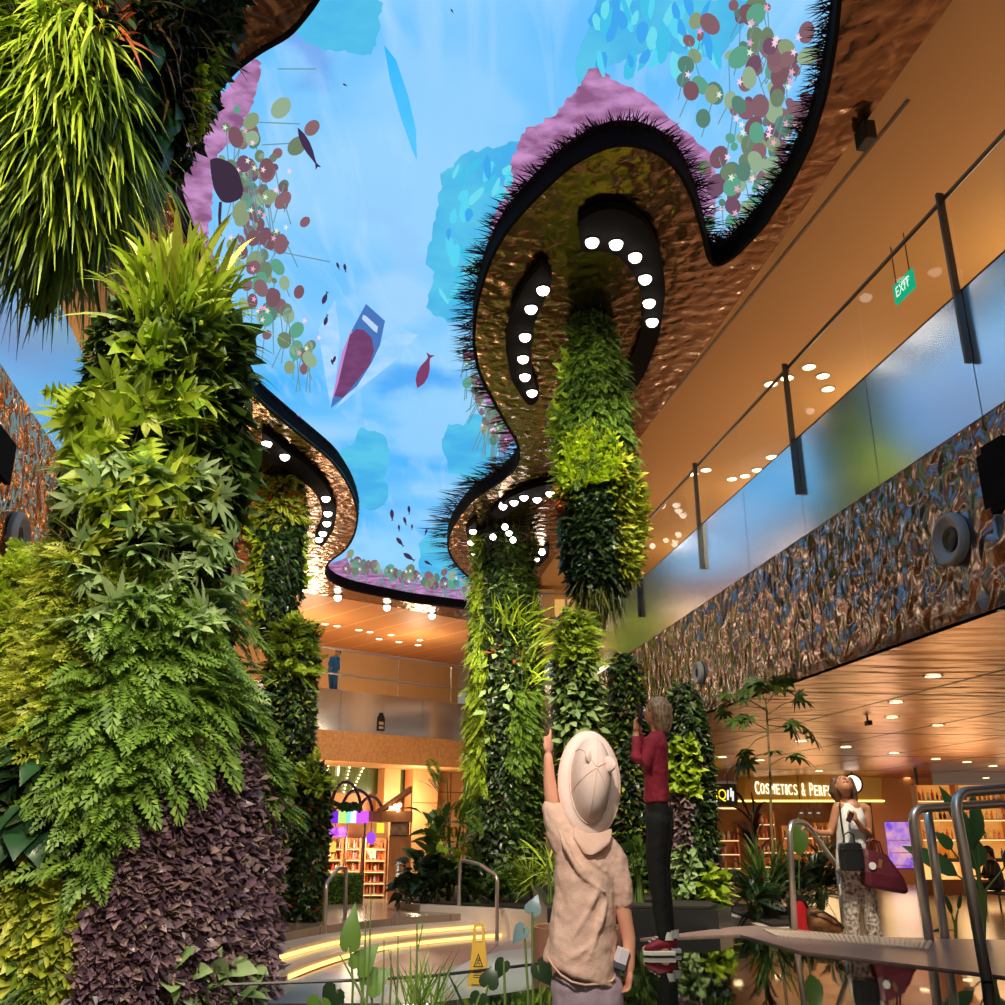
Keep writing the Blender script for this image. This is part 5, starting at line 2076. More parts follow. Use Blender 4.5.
C9 = mkcol(291, 700, 24.2, [(620, 6), (630, 20), (660, 26), (760, 27), (900, 29)], zbot=FLOOR)
t = leafy('bushy planted column standing below the dark hanging planter', C9, 4400, .19, [
    ('dark_leaves', .5, T_leafw, 1, G_dark, .4, -.6), ('mixed_leaves', .5, T_leaf, 1, G_mid, .5, -.5), ('yellow_leaves', .14, T_leaf, 1, G_yel, .6, -.3)])
foliage('ferns', C9.patch(poly_rect(262, 620, 322, 680), 200), T_fine, .42, G_lime, t, out=.6, up=.5, jit=.5, grav=.3)
C10 = mkcol(310, 830, 22.0, [(762, 5), (775, 14), (800, 18), (850, 19), (890, 17)], zbot=FLOOR)
t = leafy('short rounded planted column beside the purple stall', C10, 2800, .16, [
    ('dark_leaves', .6, T_leafw, 1, G_dark, .4, -.6), ('mixed_leaves', .35, T_leaf, 1, G_mid, .5, -.4), ('red_leaves', .06, T_leaf, 1, G_red, .6, 0)])
foliage('ferns', C10.patch(poly_rect(292, 762, 330, 790), 60), T_fine, .4, G_lime, t, out=.6, up=.6, jit=.5, grav=.3)

# ------------------------------------------------------------------ planting beds
m_soil = M('dark_soil', srgb(40, 32, 24), rough=.95)
m_bedwall = M('pale_bed_wall', srgb(226, 208, 192), rough=.45)
m_bedblack = M('black_bed_wall', srgb(34, 34, 36), rough=.3)
bed = thing('shrub_bed', 'pale curved raised bed of dark shrubs beside the lit terrace steps', 'planting bed', at_z(470, 907, -.75))
fl = [at_z(x, y, -.75) for x, y in [(400, 902), (420, 904.5), (450, 906), (480, 907.5), (510, 909), (546, 912)]]
mb = MB()
mb.prism([list(p) for p in fl] + [[2.2, 33, -.75], [-3.0, 33, -.75]], (0, 0, PZ + .75 + .005))
mb.build('wall', m_bedwall, bed)
mb = MB()
mb.prism([list(p + A([0, .25, .01])) for p in fl] + [[2.0, 32.8, -.74], [-2.8, 32.8, -.74]], (0, 0, .03))
mb.build('soil', m_soil, bed)
bed2 = thing('black_bed', 'low black planting bed holding the leafy columns behind the woman in red', 'planting bed', at_y(640, 935, 9.2))
xa, xb = at_y(548, 935, 9.2)[0], at_y(738, 935, 9.2)[0]
mb = MB()
mb.prism([[xa, 9.3, .16], [xb - .2, 9.0, .16], [xb, 9.4, .16], [xb, 13.6, .16], [xa, 13.6, .16]], (0, 0, -1.05))
mb.build('wall', m_bedblack, bed2)
mb = MB()
mb.prism([[xa + .1, 9.4, .165], [xb - .25, 9.12, .165], [xb - .1, 9.5, .165], [xb - .1, 13.5, .165], [xa + .1, 13.5, .165]], (0, 0, .02))
mb.build('soil', m_soil, bed2)
bed3 = thing('lower_bed', 'planting bed with a pale edge behind the slotted pool grating', 'planting bed', at_y(780, 925, 11))
xa, xb = at_y(738, 925, 11)[0], at_y(838, 925, 11)[0]
mb = MB()
mb.prism([[xa + .05, 10.0, -.06], [xb - .25, 10.2, -.06], [xb, 13.0, -.06], [xa + .05, 13.5, -.06]], (0, 0, FLOOR + .06 + .003))
mb.build('wall', m_bedwall, bed3)
mb = MB()
mb.prism([[xa + .12, 10.1, -.05], [xb - .3, 10.3, -.05], [xb - .1, 12.9, -.05], [xa + .15, 13.4, -.05]], (0, 0, .02))
mb.build('soil', m_soil, bed3)
# rose stone drum of the pool by the child
dr = thing('stone_drum', 'rose stone drum planter at the pool corner beside the standing child', 'planter', at_y(595, 960, 9.0))
cx = at_y(578, 940, 8.7)[0]
mb = MB()
mb.lathe((cx, 8.7, 0), [(.38, PZ + .01), (.38, .06), (.34, .06), (.34, .0), (.001, .0)], 36)
mb.build('body', M('rose_drum_stone', srgb(168, 120, 104), srgb(150, 106, 92), rough=.25, ns=4), dr, smooth=False)
mb = MB()
mb.lathe((cx, 8.7, .0), [(.335, .02), (.001, .04)], 24)
mb.build('soil', m_soil, dr)


# ------------------------------------------------------------------ separate plants
def shrub(name, label, px, Y, z0, h, wd, tmpl, size, n, mat, droop=.3, stems=6, up=.5, seed=0, group=None, cat='plant'):
    X = at_y(px, 850, Y)[0]
    t = thing(name, label, cat, (X, Y, z0), group)
    mb = MB()
    tips = []
    for i in range(stems):
        a = 2 * PI * i / stems + rng.uniform(-.4, .4)
        r = wd * rng.uniform(.2, .9)
        hh = h * rng.uniform(.55, 1.0)
        P = [[X + .04 * math.cos(a), Y + .04 * math.sin(a), z0], [X + r * .4 * math.cos(a), Y + r * .4 * math.sin(a), z0 + hh * .5], [X + r * math.cos(a), Y + r * math.sin(a), z0 + hh]]
        mb.tube(P, [.018 * h ** .5, .014 * h ** .5, .008 * h ** .5], 5)
        tips.append(A(P))
    mb.build('stems', m_stem, t)
    k = rng.integers(0, stems, n)
    u = rng.uniform(.35, 1, n)
    T = np.stack(tips)
    seg = T[k]
    p = np.where((u < .5)[:, None], seg[:, 0] + (seg[:, 1] - seg[:, 0]) * (u * 2)[:, None], seg[:, 1] + (seg[:, 2] - seg[:, 1]) * (u * 2 - 1)[:, None])
    p = p + rng.normal(0, wd * .16, (n, 3)) * A([1, 1, .6])
    p[:, 2] = np.maximum(p[:, 2], z0 + .02)
    o = p - A([X, Y, z0 + h * .35])
    d = nrm_rows(o * A([1, 1, .3])) + UP * up + rng.standard_normal((n, 3)) * .45
    nv = UP + rng.standard_normal((n, 3)) * .3
    scatter('leaves', tmpl, p, d, nv, size * rng.uniform(.7, 1.25, n), mat, t, droop)
    return t


zb = -.74
sh_list = [
    (410, 25.0, .75, .55, T_heart, .26, 70, G_dark, 'low dark heart-leaved shrub at the near end of the pale bed'),
    (424, 25.4, 1.3, .6, T_heart, .34, 60, G_dark, 'knee-high shrub with big drooping dark leaves beside the wooden kiosk'),
    (438, 25.2, 1.0, .5, T_heart, .26, 80, G_dark, 'dense dark shrub in front of the tall paddle leaves'),
    (434, 27.0, 2.4, .6, T_leaf, .62, 44, G_mid, 'tall paddle-leaved plant standing above the dark shrubs'),
    (452, 27.6, 3.1, .9, T_frond, .9, 60, G_fern, 'tall feathery palm next to the leafy column'),
    (449, 25.6, 1.5, .35, T_leafw, .34, 50, G_lime, 'bright lime-leaved plant in the middle of the shrub bed'),
    (466, 25.3, .95, .55, T_heart, .30, 70, G_dark, 'dark shrub behind the handrail of the steps'),
    (474, 25.0, .6, .4, T_leaf, .28, 70, G_mid, 'small bright green plant at the foot of the handrail'),
    (492, 25.3, .7, .5, T_heart, .26, 80, G_mid, 'low mid-green shrub under the tall leafy column'),
    (512, 25.3, .8, .5, T_leaf, .28, 110, G_fern, 'low bushy fern under the tall leafy column'),
    (533, 25.3, 1.1, .5, T_blade, .8, 70, G_lime, 'spiky bright green clump at the far right of the pale bed')]
for px, Y, h, wd, tm, s, n, mt, lab in sh_list:
    shrub('shrub', lab, px, Y, zb, h, wd, tm, s, n, mt)
# plants of the black bed
shrub('broad_leaved_plant', 'broad green plant between the two slim columns and the woman in red', 637, 9.7, .18, .62, .16, T_leafw, .22, 34, G_mid)
shrub('spiky_plant', 'spiky green plant low on the black bed beside the sleeve of the child', 552, 9.8, .18, .5, .16, T_blade, .4, 40, G_lime)
# plants of the lower bed
shrub('strappy_plant', 'clump of long strappy green leaves at the base of the sapling', 764, 11.0, -.03, .62, .2, T_blade, .42, 90, G_mid, droop=.25, up=1.0)
shrub('fern', 'low dark fern bush right of the sapling foot', 790, 11.3, -.03, .5, .26, T_fine, .26, 130, G_dark)
shrub('fern', 'low dark fern bush between the leafy column and the sapling', 748, 10.8, -.03, .5, .2, T_frond, .28, 90, G_dark)
shrub('bushy_plant', 'dense green plant low behind the handrail held by the woman in white', 815, 12.0, -.03, .6, .24, T_fine, .28, 140, G_dark)
shrub('cordyline', 'dark red cordyline with arching strap leaves below the golden shop letters', 755, 11.8, -.03, 1.45, .12, T_blade, .6, 40, LEAF('cordyline_leaf', [srgb(60, 30, 26), srgb(96, 44, 36), srgb(40, 30, 22)]), droop=.5, up=.4, stems=3)
# sapling
t = thing('sapling', 'slender sapling with palmate leaves rising before the perfume shop', 'tree', at_y(776, 925, 11.2))
b0 = at_y(776, 925, 11.2)
trunk = [at_y(x, y, 11.2) for x, y in [(777, 928), (777, 900), (774, 870), (771, 820), (770, 770), (768, 735), (766, 700)]]
trunk[0][2] = -.03
mb = MB()
mb.tube(trunk, [.022, .02, .018, .016, .014, .012, .01], 8)
mb.build('trunk', m_bark, t, smooth=True)
mb = MB()
pts, dirs = [], []
for (x0, y0, x1, y1, dy) in [(768, 735, 745, 752, .2), (767, 720, 792, 722, -.1), (767, 730, 738, 720, -.3), (768, 712, 744, 700, .2), (766, 705, 782, 690, .3), (766, 702, 756, 686, -.2), (767, 715, 800, 700, .4), (770, 765, 797, 757, -.2), (770, 752, 741, 768, .1), (767, 708, 725, 712, .3), (766, 700, 768, 684, 0), (768, 725, 812, 738, .1), (768, 712, 728, 694, -.2)]:
    a, b = at_y(x0, y0, 11.2), at_y(x1, y1, 11.2 + dy)
    mid = (a + b) / 2 + UP * .04
    mb.tube([a, mid, b], [.007, .006, .004], 5)
    pts.append(b)
    dirs.append(unit(b - a) + A([0, 0, -.35]))
mb.build('branches', m_bark, t)
pts, dirs = A(pts), A(dirs)
pts = np.concatenate([pts, pts + rng.normal(0, .06, pts.shape), pts[:9] + rng.normal(0, .09, (9, 3))])
dirs = np.concatenate([dirs, dirs + rng.normal(0, .5, dirs.shape), dirs[:9] + rng.normal(0, .6, (9, 3))])
scatter('leaves', palm_t(8, 2.4, .15), pts, dirs, np.tile(UP, (len(pts), 1)) + rng.normal(0, .3, pts.shape), np.full(len(pts), .19) * rng.uniform(.8, 1.15, len(pts)), LEAF('sapling_leaf', [srgb(50, 72, 28), srgb(96, 116, 44), srgb(70, 92, 34)]), t, .25)


def paddle(name, label, base, leaves, mat, cat='plant', w=.2):
    """plant with separate long-stalked paddle leaves: (base point px, tip px, leaf share)"""
    t = thing(name, label, cat, base)
    for (pts, l, wd) in leaves:
        P = [A(q, float) for q in pts]
        mb = MB()
        mb.tube(P, [.014, .011, .007][:len(P)] if len(P) == 3 else .009, 6)
        mb.build('stalk', m_stem, t)
        d = unit(P[-1] - P[-2])
        nv = A([0, -1.0, .35])
        scatter('leaf', leaf_t(wd, 6, .25, .18, .75), P[-1][None, :], d[None, :], nv[None, :], [l], mat, t, .06)
    return t


Yp = 8.6
paddle('paddle_plant', 'single upright paddle leaf beside the curved handrail', at_y(801, 925, 11.0), [([at_y(801, 924, 11), at_y(799, 890, 11), at_y(799, 856, 11)], .42, .24)], G_mid)
bz = at_z(985, 938, -.25)
paddle('banana_plant', 'broad-leaved banana-like plant behind the large steel handrails', at_y(984, 945, 9.0), [
    ([at_y(984, 945, 9), at_y(982, 900, 9), at_y(976, 870, 9)], .34, .36), ([at_y(984, 945, 9), at_y(983, 890, 9), at_y(972, 850, 9)], .45, .16),
    ([at_y(984, 945, 9), at_y(980, 880, 9), at_y(978, 843, 9)], .46, .14), ([at_y(984, 945, 9), at_y(978, 890, 9), at_y(958, 876, 9)], .5, .17),
    ([at_y(984, 945, 9), at_y(986, 890, 9), at_y(1004, 868, 9)], .4, .22), ([at_y(984, 945, 9), at_y(978, 870, 9), at_y(962, 830, 9)], .42, .14), ([at_y(984, 945, 9), at_y(975, 880, 9), at_y(952, 850, 9)], .2, .3)], LEAF('banana_leaf', [srgb(40, 74, 40), srgb(64, 104, 56)]))
paddle('reed_plant', 'small dark leafy stem between the steel handrail posts', at_y(955, 944, 8.9), [
    ([at_y(956, 944, 8.9), at_y(955, 925, 8.9), at_y(952, 915, 8.9)], .2, .12), ([at_y(956, 944, 8.9), at_y(956, 920, 8.9), at_y(958, 910, 8.9)], .16, .12), ([at_y(956, 944, 8.9), at_y(955, 930, 8.9), at_y(948, 930, 8.9)], .14, .14)], G_dark)

# ------------------------------------------------------------------ water plants in the foreground pool
G_water = LEAF('water_leaf', [srgb(70, 104, 36), srgb(104, 136, 50)], tr=.3)
G_blue = LEAF('taro_leaf', [srgb(92, 118, 122), srgb(120, 146, 150)], rough=.3)


def water_leaf(label, base, pts, size, tm, mat, dirn, nv=(0, -1, .3), name='water_plant'):
    Y = 4.9
    P = [at_y(x, y, Y) for x, y in pts]
    P.insert(0, A([P[0][0], Y, 0.0]) if base is None else base)
    t = thing(name, label, 'water plant', P[0])
    mb = MB()
    mb.tube(P, .006, 6)
    mb.build('stalk', m_stem, t)
    scatter('leaf', tm, P[-1][None, :], A([dirn], float), A([nv], float), [size], mat, t, .03)


water_leaf('large upright arrow-shaped green leaf above the pool rim', None, [(353, 985), (350, 945)], .19, heart_t(.25), G_water, (0.05, 0, 1))
water_leaf('green heart leaf at mid height left of the reeds', None, [(362, 990), (358, 968)], .14, heart_t(.42), G_water, (.6, 0, .75))
water_leaf('round green leaf low beside the reeds', None, [(372, 1000), (368, 985)], .13, heart_t(.5), G_water, (.7, 0, .5))
water_leaf('dark heart leaf leaning left over the pool rim', None, [(343, 1000), (336, 990)], .11, heart_t(.5), G_dark, (-.5, 0, -.8))
water_leaf('small round leaf at the lower edge left of the other water leaves', None, [(322, 1004), (320, 1000)], .10, heart_t(.55), G_water, (-.2, 0, -.9))
water_leaf('bluish taro leaf tilted beside the shirt of the child', None, [(533, 985), (532, 912)], .085, heart_t(.45), G_blue, (.35, 0, 1))
water_leaf('bluish taro leaf drooping above the yellow sign', None, [(528, 990), (524, 928)], .09, heart_t(.40), G_blue, (-.6, 0, -.7))
water_leaf('small dark leaf right of the yellow sign', None, [(505, 1000), (504, 962)], .09, heart_t(.38), G_dark, (-.5, 0, -.9))
water_leaf('dark leaf right in front of the yellow sign foot', None, [(484, 1005), (488, 985)], .10, heart_t(.45), G_dark, (.3, 0, .9))
water_leaf('small dark leaf touching the yellow sign base', None, [(476, 1006), (480, 995)], .09, heart_t(.45), G_dark, (-.3, 0, -.9))
water_leaf('dark leaf low beside the stone drum', None, [(541, 1000), (538, 965)], .12, heart_t(.4), G_dark, (.5, 0, -.6))
for k, (x, ytop, lab) in enumerate([(366, 905, 'tallest thin green reed in the pool'), (371, 893, 'thin green reed standing beside the tallest reed'), (384, 940, 'short reed right of the tall reeds'), (391, 950, 'short pale reed next to the grass clump'), (398, 936, 'thin reed behind the grass clump'), (340, 955, 'slanting green stalk left of the arrow-shaped leaf'), (417, 920, 'forked thin stalk above the pool rim'), (449, 975, 'dark slanting stalk before the yellow sign'), (455, 985, 'short dark stalk beside the yellow sign')]):
    Y = 4.7
    p1 = at_y(x, ytop, Y)
    sl = {5: .16, 7: .09, 8: .05}.get(k, 0)
    P = [A([p1[0] + sl, Y, 0]), A([p1[0] + sl * .5 + .005, Y, p1[2] * .5]), p1]
    t = thing('reed', lab, 'reed', P[0])
    mb = MB()
    mb.tube(P, [.006, .005, .002] if k < 5 else [.008, .006, .003], 6)
    mb.build('stalk', m_stem if k < 7 else G_dark, t)
    if k == 6:
        mb = MB()
        mb.tube([p1 * .3 + P[1] * .7, p1 + A([.03, 0, .0])], .003, 5)
        mb.build('branch', m_stem, t)
for px, lab in [(412, 'fine grass clump growing in the pool'), (432, 'wispy grass clump nearer the yellow sign')]:
    c = at_y(px, 1004, 4.8)
    c[2] = 0
    n = 36
    t = thing('grass_clump', lab, 'water plant', c)
    scatter('blades', blade_t(.02, 5), c + rng.normal(0, .03, (n, 3)) * A([1, 1, 0]), A([0, 0, 1.0]) + rng.normal(0, .35, (n, 3)), rng.standard_normal((n, 3)), rng.uniform(.12, .34, n), G_fern, t, .1)
# low hedge of the stall
hd = thing('hedge', 'low clipped green hedge box in front of the stall', 'hedge', at_y(338, 900, YK - 1.5))
a, b = at_y(316, 897, YK - 1.5), at_y(362, 876, YK - 1.5)
mb = MB()
mb.box(((a[0] + b[0]) / 2, YK - 1.3, (FLOOR + b[2]) / 2), (b[0] - a[0], .4, b[2] - FLOOR))
mb.build('box', M('hedge_core', srgb(46, 60, 22), rough=.9), hd)
n = 2200
p = np.stack([rng.uniform(a[0], b[0], n), np.where(rng.uniform(0, 1, n) < .75, YK - 1.5, rng.uniform(YK - 1.5, YK - 1.1, n)), rng.uniform(FLOOR + .03, b[2], n)], 1)
p[p[:, 1] > YK - 1.49, 2] = b[2]
scatter('foliage', T_small, p, A([0, -.7, .4]) + rng.normal(0, .5, (n, 3)), A([0, -1., .5]) + rng.normal(0, .3, (n, 3)), rng.uniform(.05, .1, n), LEAF('hedge_leaf', [srgb(70, 100, 34), srgb(110, 134, 46), srgb(52, 76, 28)]), hd)
# ------------------------------------------------------------------ people
m_skin = M('skin', srgb(222, 160, 128), srgb(212, 148, 116), rough=.5, ns=20)
m_skin2 = M('tanned_skin', srgb(200, 138, 104), srgb(190, 126, 94), rough=.5, ns=20)
m_shirt = M('sand_cotton', srgb(228, 194, 170), srgb(222, 184, 160), rough=.85, ns=30, bump=.12, bs=220)
m_hat = M('pale_pink_cotton', srgb(240, 216, 200), srgb(234, 208, 192), rough=.85, ns=40, bump=.08, bs=260)
m_hatin = M('pink_trim_cotton', srgb(232, 188, 164), rough=.85)
m_pants = M('lavender_grey_cotton', srgb(178, 160, 168), srgb(164, 146, 156), rough=.85, ns=25, bump=.1, bs=200)
m_seam = M('seam_thread', srgb(230, 206, 190), rough=.9)
m_white = M('white_cotton', srgb(238, 234, 230), rough=.8)
m_eye = M('eye_white', srgb(240, 236, 230), rough=.2)
m_iris = M('dark_iris', srgb(50, 34, 26), rough=.2)
m_lip = M('lips', srgb(186, 96, 88), rough=.4)


def face(parent, c, r, fwd, up):
    """eyes, brows and mouth set on the front of a head of radius r"""
    fwd, up = unit(fwd), unit(up)
    up = unit(up - fwd * (up @ fwd))
    sd = np.cross(fwd, up)
    for sg in (-1, 1):
        e = c + fwd * r * .88 + sd * sg * r * .36 + up * r * .08
        mb = MB()
        mb.ball(e, r * .13, nu=8, nv=6)
        eo = mb.build('eye', m_eye, parent, smooth=True)
        mb = MB()
        mb.ball(e + fwd * r * .08, r * .075, nu=8, nv=6)
        mb.build('iris', m_iris, eo, smooth=True)
    mb = MB()
    mb.tube([c + fwd * r * .86 - sd * r * .26 - up * r * .5, c + fwd * r * .93 - up * r * .51, c + fwd * r * .86 + sd * r * .26 - up * r * .5], [r * .05, r * .08, r * .05], 8)
    mb.build('mouth', m_lip, parent, smooth=True)


def head_prims(c, r, fwd, up):
    fwd, up = unit(fwd), unit(up)
    up = unit(up - fwd * (up @ fwd))
    sd = np.cross(fwd, up)
    ax = A([sd, fwd, up])
    return [('b', c, A([r * .84, r * .98, r * 1.12]), ax),
            ('b', c + fwd * r * .25 - up * r * .55, A([r * .58, r * .62, r * .55]), ax),
            ('t', [c + fwd * r * .86 + up * r * .1, c + fwd * r * 1.08 - up * r * .18], [r * .09, r * .15]),
            ('b', c + sd * r * .84, A([r * .1, r * .2, r * .28]), ax), ('b', c - sd * r * .84, A([r * .1, r * .2, r * .28]), ax)]


def hand_prims(palm, dirf, across, s, curl, bend, thumb_dir, index=None):
    """palm centre, finger direction, direction across the palm (towards the index), size, curls"""
    dirf, across = unit(dirf), unit(across)
    bend = unit(bend)
    pr = [('b', palm, A([s * .36, s * .42, s * .17]), A([across, dirf, np.cross(across, dirf)]))]
    for i, (o_, l) in enumerate([(.27, .42), (.09, .47), (-.09, .43), (-.26, .34)]):
        b = palm + dirf * s * .36 + across * s * o_
        if i == 0 and index is not None:
            iv = unit(index)
            pr.append(('t', [b - dirf * s * .1, b + iv * s * .28, b + iv * s * .56], [s * .095, s * .085, s * .065]))
            continue
        c = curl
        d1 = unit(dirf * (1 - .5 * c) + bend * c)
        d2 = unit(dirf * (1 - 1.2 * c) + bend * 1.4 * c)
        d3 = unit(dirf * (1 - 1.9 * c) + bend * 1.1 * c)
        p1 = b + d1 * l * s * .42
        p2 = p1 + d2 * l * s * .34
        p3 = p2 + d3 * l * s * .26
        pr.append(('t', [b - dirf * s * .1, b, p1, p2, p3], [s * .09, s * .09, s * .085, s * .078, s * .06]))
    tb = palm + across * s * .28 - dirf * s * .18
    td = unit(thumb_dir)
    pr.append(('t', [tb, tb + td * s * .24, tb + unit(td + dirf * .5) * s * .46], [s * .11, s * .1, s * .07]))
    return pr


# ---- child in the sun hat
Y0 = 2.7


def K(x, y, dy=0.0):
    return at_y(x, y, Y0 + dy)


kid = thing('person', 'small child in a pale sun hat and sand-coloured shirt pointing up, seen from behind', 'person', (K(588, 990)[0], Y0, 0), None)
hipL, hipR = K(572, 1000), K(603, 1000)
head_c = K(592, 792, .045)
hat_ax = unit(A([.10, -.95, .28]))
fdir = unit(A([-.1, .30, .95]))
pr = head_prims(head_c, .062, fdir, hat_ax)
pr += [('t', [K(588, 995), K(585, 930), K(587, 875), K(589, 850)], [.062, .056, .060, .05]),
       ('t', [K(589, 850), K(590, 822, .02)], [.032, .028]),
       ('t', [K(566, 838), K(606, 853)], [.034, .026]),
       ('t', [K(560, 832), K(553, 808), K(549.5, 782), K(548, 757)], [.026, .0205, .0175, .0125]),
       ('t', [K(611, 862), K(622, 905, .0), K(629, 940, -.01), K(630, 968, -.02)], [.026, .0215, .018, .0125])]
for h_, fx_ in ((hipL, -.01), (hipR, .01)):
    pr.append(('t', [h_, A([h_[0] + fx_, Y0 + .02, .2]), A([h_[0] + fx_, Y0 + .03, .05])], [.042, .03, .022]))
    pr.append(('t', [A([h_[0] + fx_, Y0 + .0, .035]), A([h_[0] + fx_, Y0 + .11, .03])], [.026, .02]))
pr += hand_prims(K(547.5, 746, 0), (0, .15, 1), (.55, .8, 0), .052, .8, (.25, .85, .1), (.3, .6, .7), index=(.03, 0, 1))
pr += hand_prims(K(629, 978, -.02), (-.15, -.1, -1), (-.2, 1, 0), .055, .55, (-.9, -.1, -.1), (-.5, .5, -.6))
body('body', pr, .0042, m_skin, kid, 3)
face(kid, head_c, .062, fdir, hat_ax)


# shirt
def ring(c, rx, ry, tilt=0.0, n=28, wav=0.0, yaw=0.0):
    out_ = []
    for j in range(n):
        a = 2 * PI * j / n
        w = 1 + wav * math.sin(5 * a + c[2] * 40)
        x, y = rx * w * math.cos(a), ry * w * math.sin(a)
        x, y = x * math.cos(yaw) - y * math.sin(yaw), x * math.sin(yaw) + y * math.cos(yaw)
        out_.append(A([c[0] + x, c[1] + y, c[2] + tilt * x]))
    return out_


px = 1 / 378.
rings = [ring(K(589, 834, .01), 11 * px, .032, -.2), ring(K(588, 843), 26 * px, .045, -.75), ring(K(587, 853), 31 * px, .06, -.5), ring(K(586, 870), 31.5 * px, .067, -.2),
         ring(K(585, 895), 30.5 * px, .070, -.1, wav=.02), ring(K(583, 925), 31.5 * px, .074, -.15, wav=.02), ring(K(581, 950), 33.5 * px, .078, -.25, wav=.03), ring(K(580.5, 973), 34.5 * px, .082, -.35, wav=.03), ring(K(580.5, 976), 32 * px, .078, -.35, wav=.03)]
sp = [('l', rings),
      ('t', [K(570, 846), K(559, 828), K(553, 810)], [.047, .038, .030]),
      ('t', [K(606, 856), K(614, 868), K(620, 888), K(623, 900)], [.042, .040, .034, .031]),
      ('t', [K(588, 848), K(604, 852), K(612, 862)], [.048, .046, .042])]
for P in ([K(556, 820, -.05), K(566, 850, -.070), K(585, 880, -.072), K(607, 893, -.066)], [K(604, 866, -.048), K(594, 902, -.072), K(572, 940, -.074)], [K(612, 878, -.034), K(601, 922, -.072), K(588, 962, -.078)], [K(580, 838, -.045), K(592, 860, -.064), K(609, 874, -.06)], [K(600, 935, -.07), K(585, 950, -.078), K(566, 962, -.074)]):
    P = A(P)
    tt_ = np.linspace(0, 1, 14)
    q = np.stack([np.interp(tt_, np.linspace(0, 1, len(P)), P[:, i]) for i in range(3)], 1)
    for _ in range(3):
        q[1:-1] = (q[:-2] + 2 * q[1:-1] + q[2:]) / 4
    sp.append(('t', q, list(.001 + .0058 * np.sin(PI * np.linspace(.03, .97, 14)))))
body('shirt', sp, .0042, m_shirt, kid, 5, wrinkle=(.012, .045))
mb = MB()
mb.tube([K(x, y, -.045 - .03 * math.sin(PI * (x - 546) / 70)) for x, y in [(547.5, 957), (553, 966), (561, 975), (572, 982), (585, 985), (600, 984), (612, 981), (615, 977)]], .003, 6)
mb.build('hem', m_shirt, kid, smooth=True)
# hood-like collar flap under the hat
P0 = [K(573, 826, -.02), K(582, 832, -.045), K(592, 835, -.05), (K(604, 833, -.04)), K(612, 828, -.015)]
P1 = [K(574, 838, -.05), K(582, 848, -.068), K(590, 853, -.075), K(600, 848, -.07), K(611, 839, -.045)]
P2 = [K(578, 839, -.045), K(584, 851, -.066), K(590, 857, -.076), K(598, 851, -.07), K(608, 843, -.05)]
mb = MB()
V = P0 + P1 + P2
mb.add(V, [(i, i + 1, i + 6, i + 5) for i in range(4)] + [(i + 5, i + 6, i + 11, i + 10) for i in range(4)])
o = mb.build('collar_flap', m_shirt, kid, smooth=True)
md = o.modifiers.new('s', 'SUBSURF')
md.levels = md.render_levels = 3
md = o.modifiers.new('t', 'SOLIDIFY')
md.thickness = .006
# trousers
tp = [('t', [K(588, 972), K(588, 1000)], [.062, .066])]
for h_, fx_ in ((hipL, -.01), (hipR, .01)):
    tp.append(('t', [h_ + A([0, 0, .03]), h_, A([h_[0] + fx_, Y0 + .02, .2]), A([h_[0] + fx_, Y0 + .03, .07])], [.054, .052, .044, .038]))
body('trousers', tp, .006, m_pants, kid, 3, wrinkle=(.008, .05))
for sg, h_ in ((-1, hipL), (1, hipR)):
    mb = MB()
    q = A([h_[0] + sg * .01, Y0 + .03, .022])
    mb.ball(q + A([0, .03, .0]), (.03, .075, .022))
    mb.build('shoe', m_white, kid, smooth=True)
# sun hat: elliptical brim and ribbed crown
hat = None
lv = unit(A([.16, .28, .945]) - hat_ax * (hat_ax @ A([.16, .28, .945])))     # long direction, nearly upright
lv = unit(lv + A([-.10, 0, 0]))
wv = unit(np.cross(lv, hat_ax))
bc = K(590.5, 780, -.005)


def hring(fw, fl, h, n=40):
    return [bc + wv * fw * math.cos(2 * PI * j / n) + lv * fl * math.sin(2 * PI * j / n) + hat_ax * h * (1.0) for j in range(n)]


W_, L_ = .0835, .1465
cr = [(.02, .02, .094), (.16, .18, .092), (.32, .37, .085), (.47, .55, .070), (.57, .69, .048), (.63, .77, .02), (.66, .80, .0)]
br = [(.665, .805, -.002), (.80, .89, -.006), (.92, .96, -.012), (1.0, 1.0, -.018), (1.0, 1.0, -.022), (.92, .955, -.018), (.80, .88, -.012), (.65, .79, -.006)]
mb = MB()
mb.loft([hring(a * W_, b * L_, h) for a, b, h in cr] + [hring(a * W_, b * L_, h) for a, b, h in br])
hat = mb.build('sun_hat', m_hat, kid, smooth=True)
mb = MB()
for k in range(6):
    a = 2 * PI * k / 6 + .35
    mb.tube([bc + wv * W_ * f_ * math.cos(a) + lv * L_ * g_ * math.sin(a) + hat_ax * (h + .0012) for f_, g_, h in cr], .0011, 5)
mb.build('crown_seam', m_seam, hat)
mb = MB()
P = hring(.67 * W_, .81 * L_, .001)
mb.tube(P + [P[0]], .0022, 5)
mb.build('crown_band', m_seam, hat)
for f in (.76, .86, .95):
    mb = MB()
    P = hring(f * W_ + .01 * (1 - f) * 0, (f * .62 + .38) * L_, -.0035 - (f - .67) * .043)
    mb.tube(P + [P[0]], .0009, 4)
    mb.build('brim_stitching', m_seam, hat)
mb = MB()
P = hring(1.0 * W_, 1.0 * L_, -.020)
mb.tube(P + [P[0]], .0028, 6)
mb.build('brim_edge', m_hatin, hat)
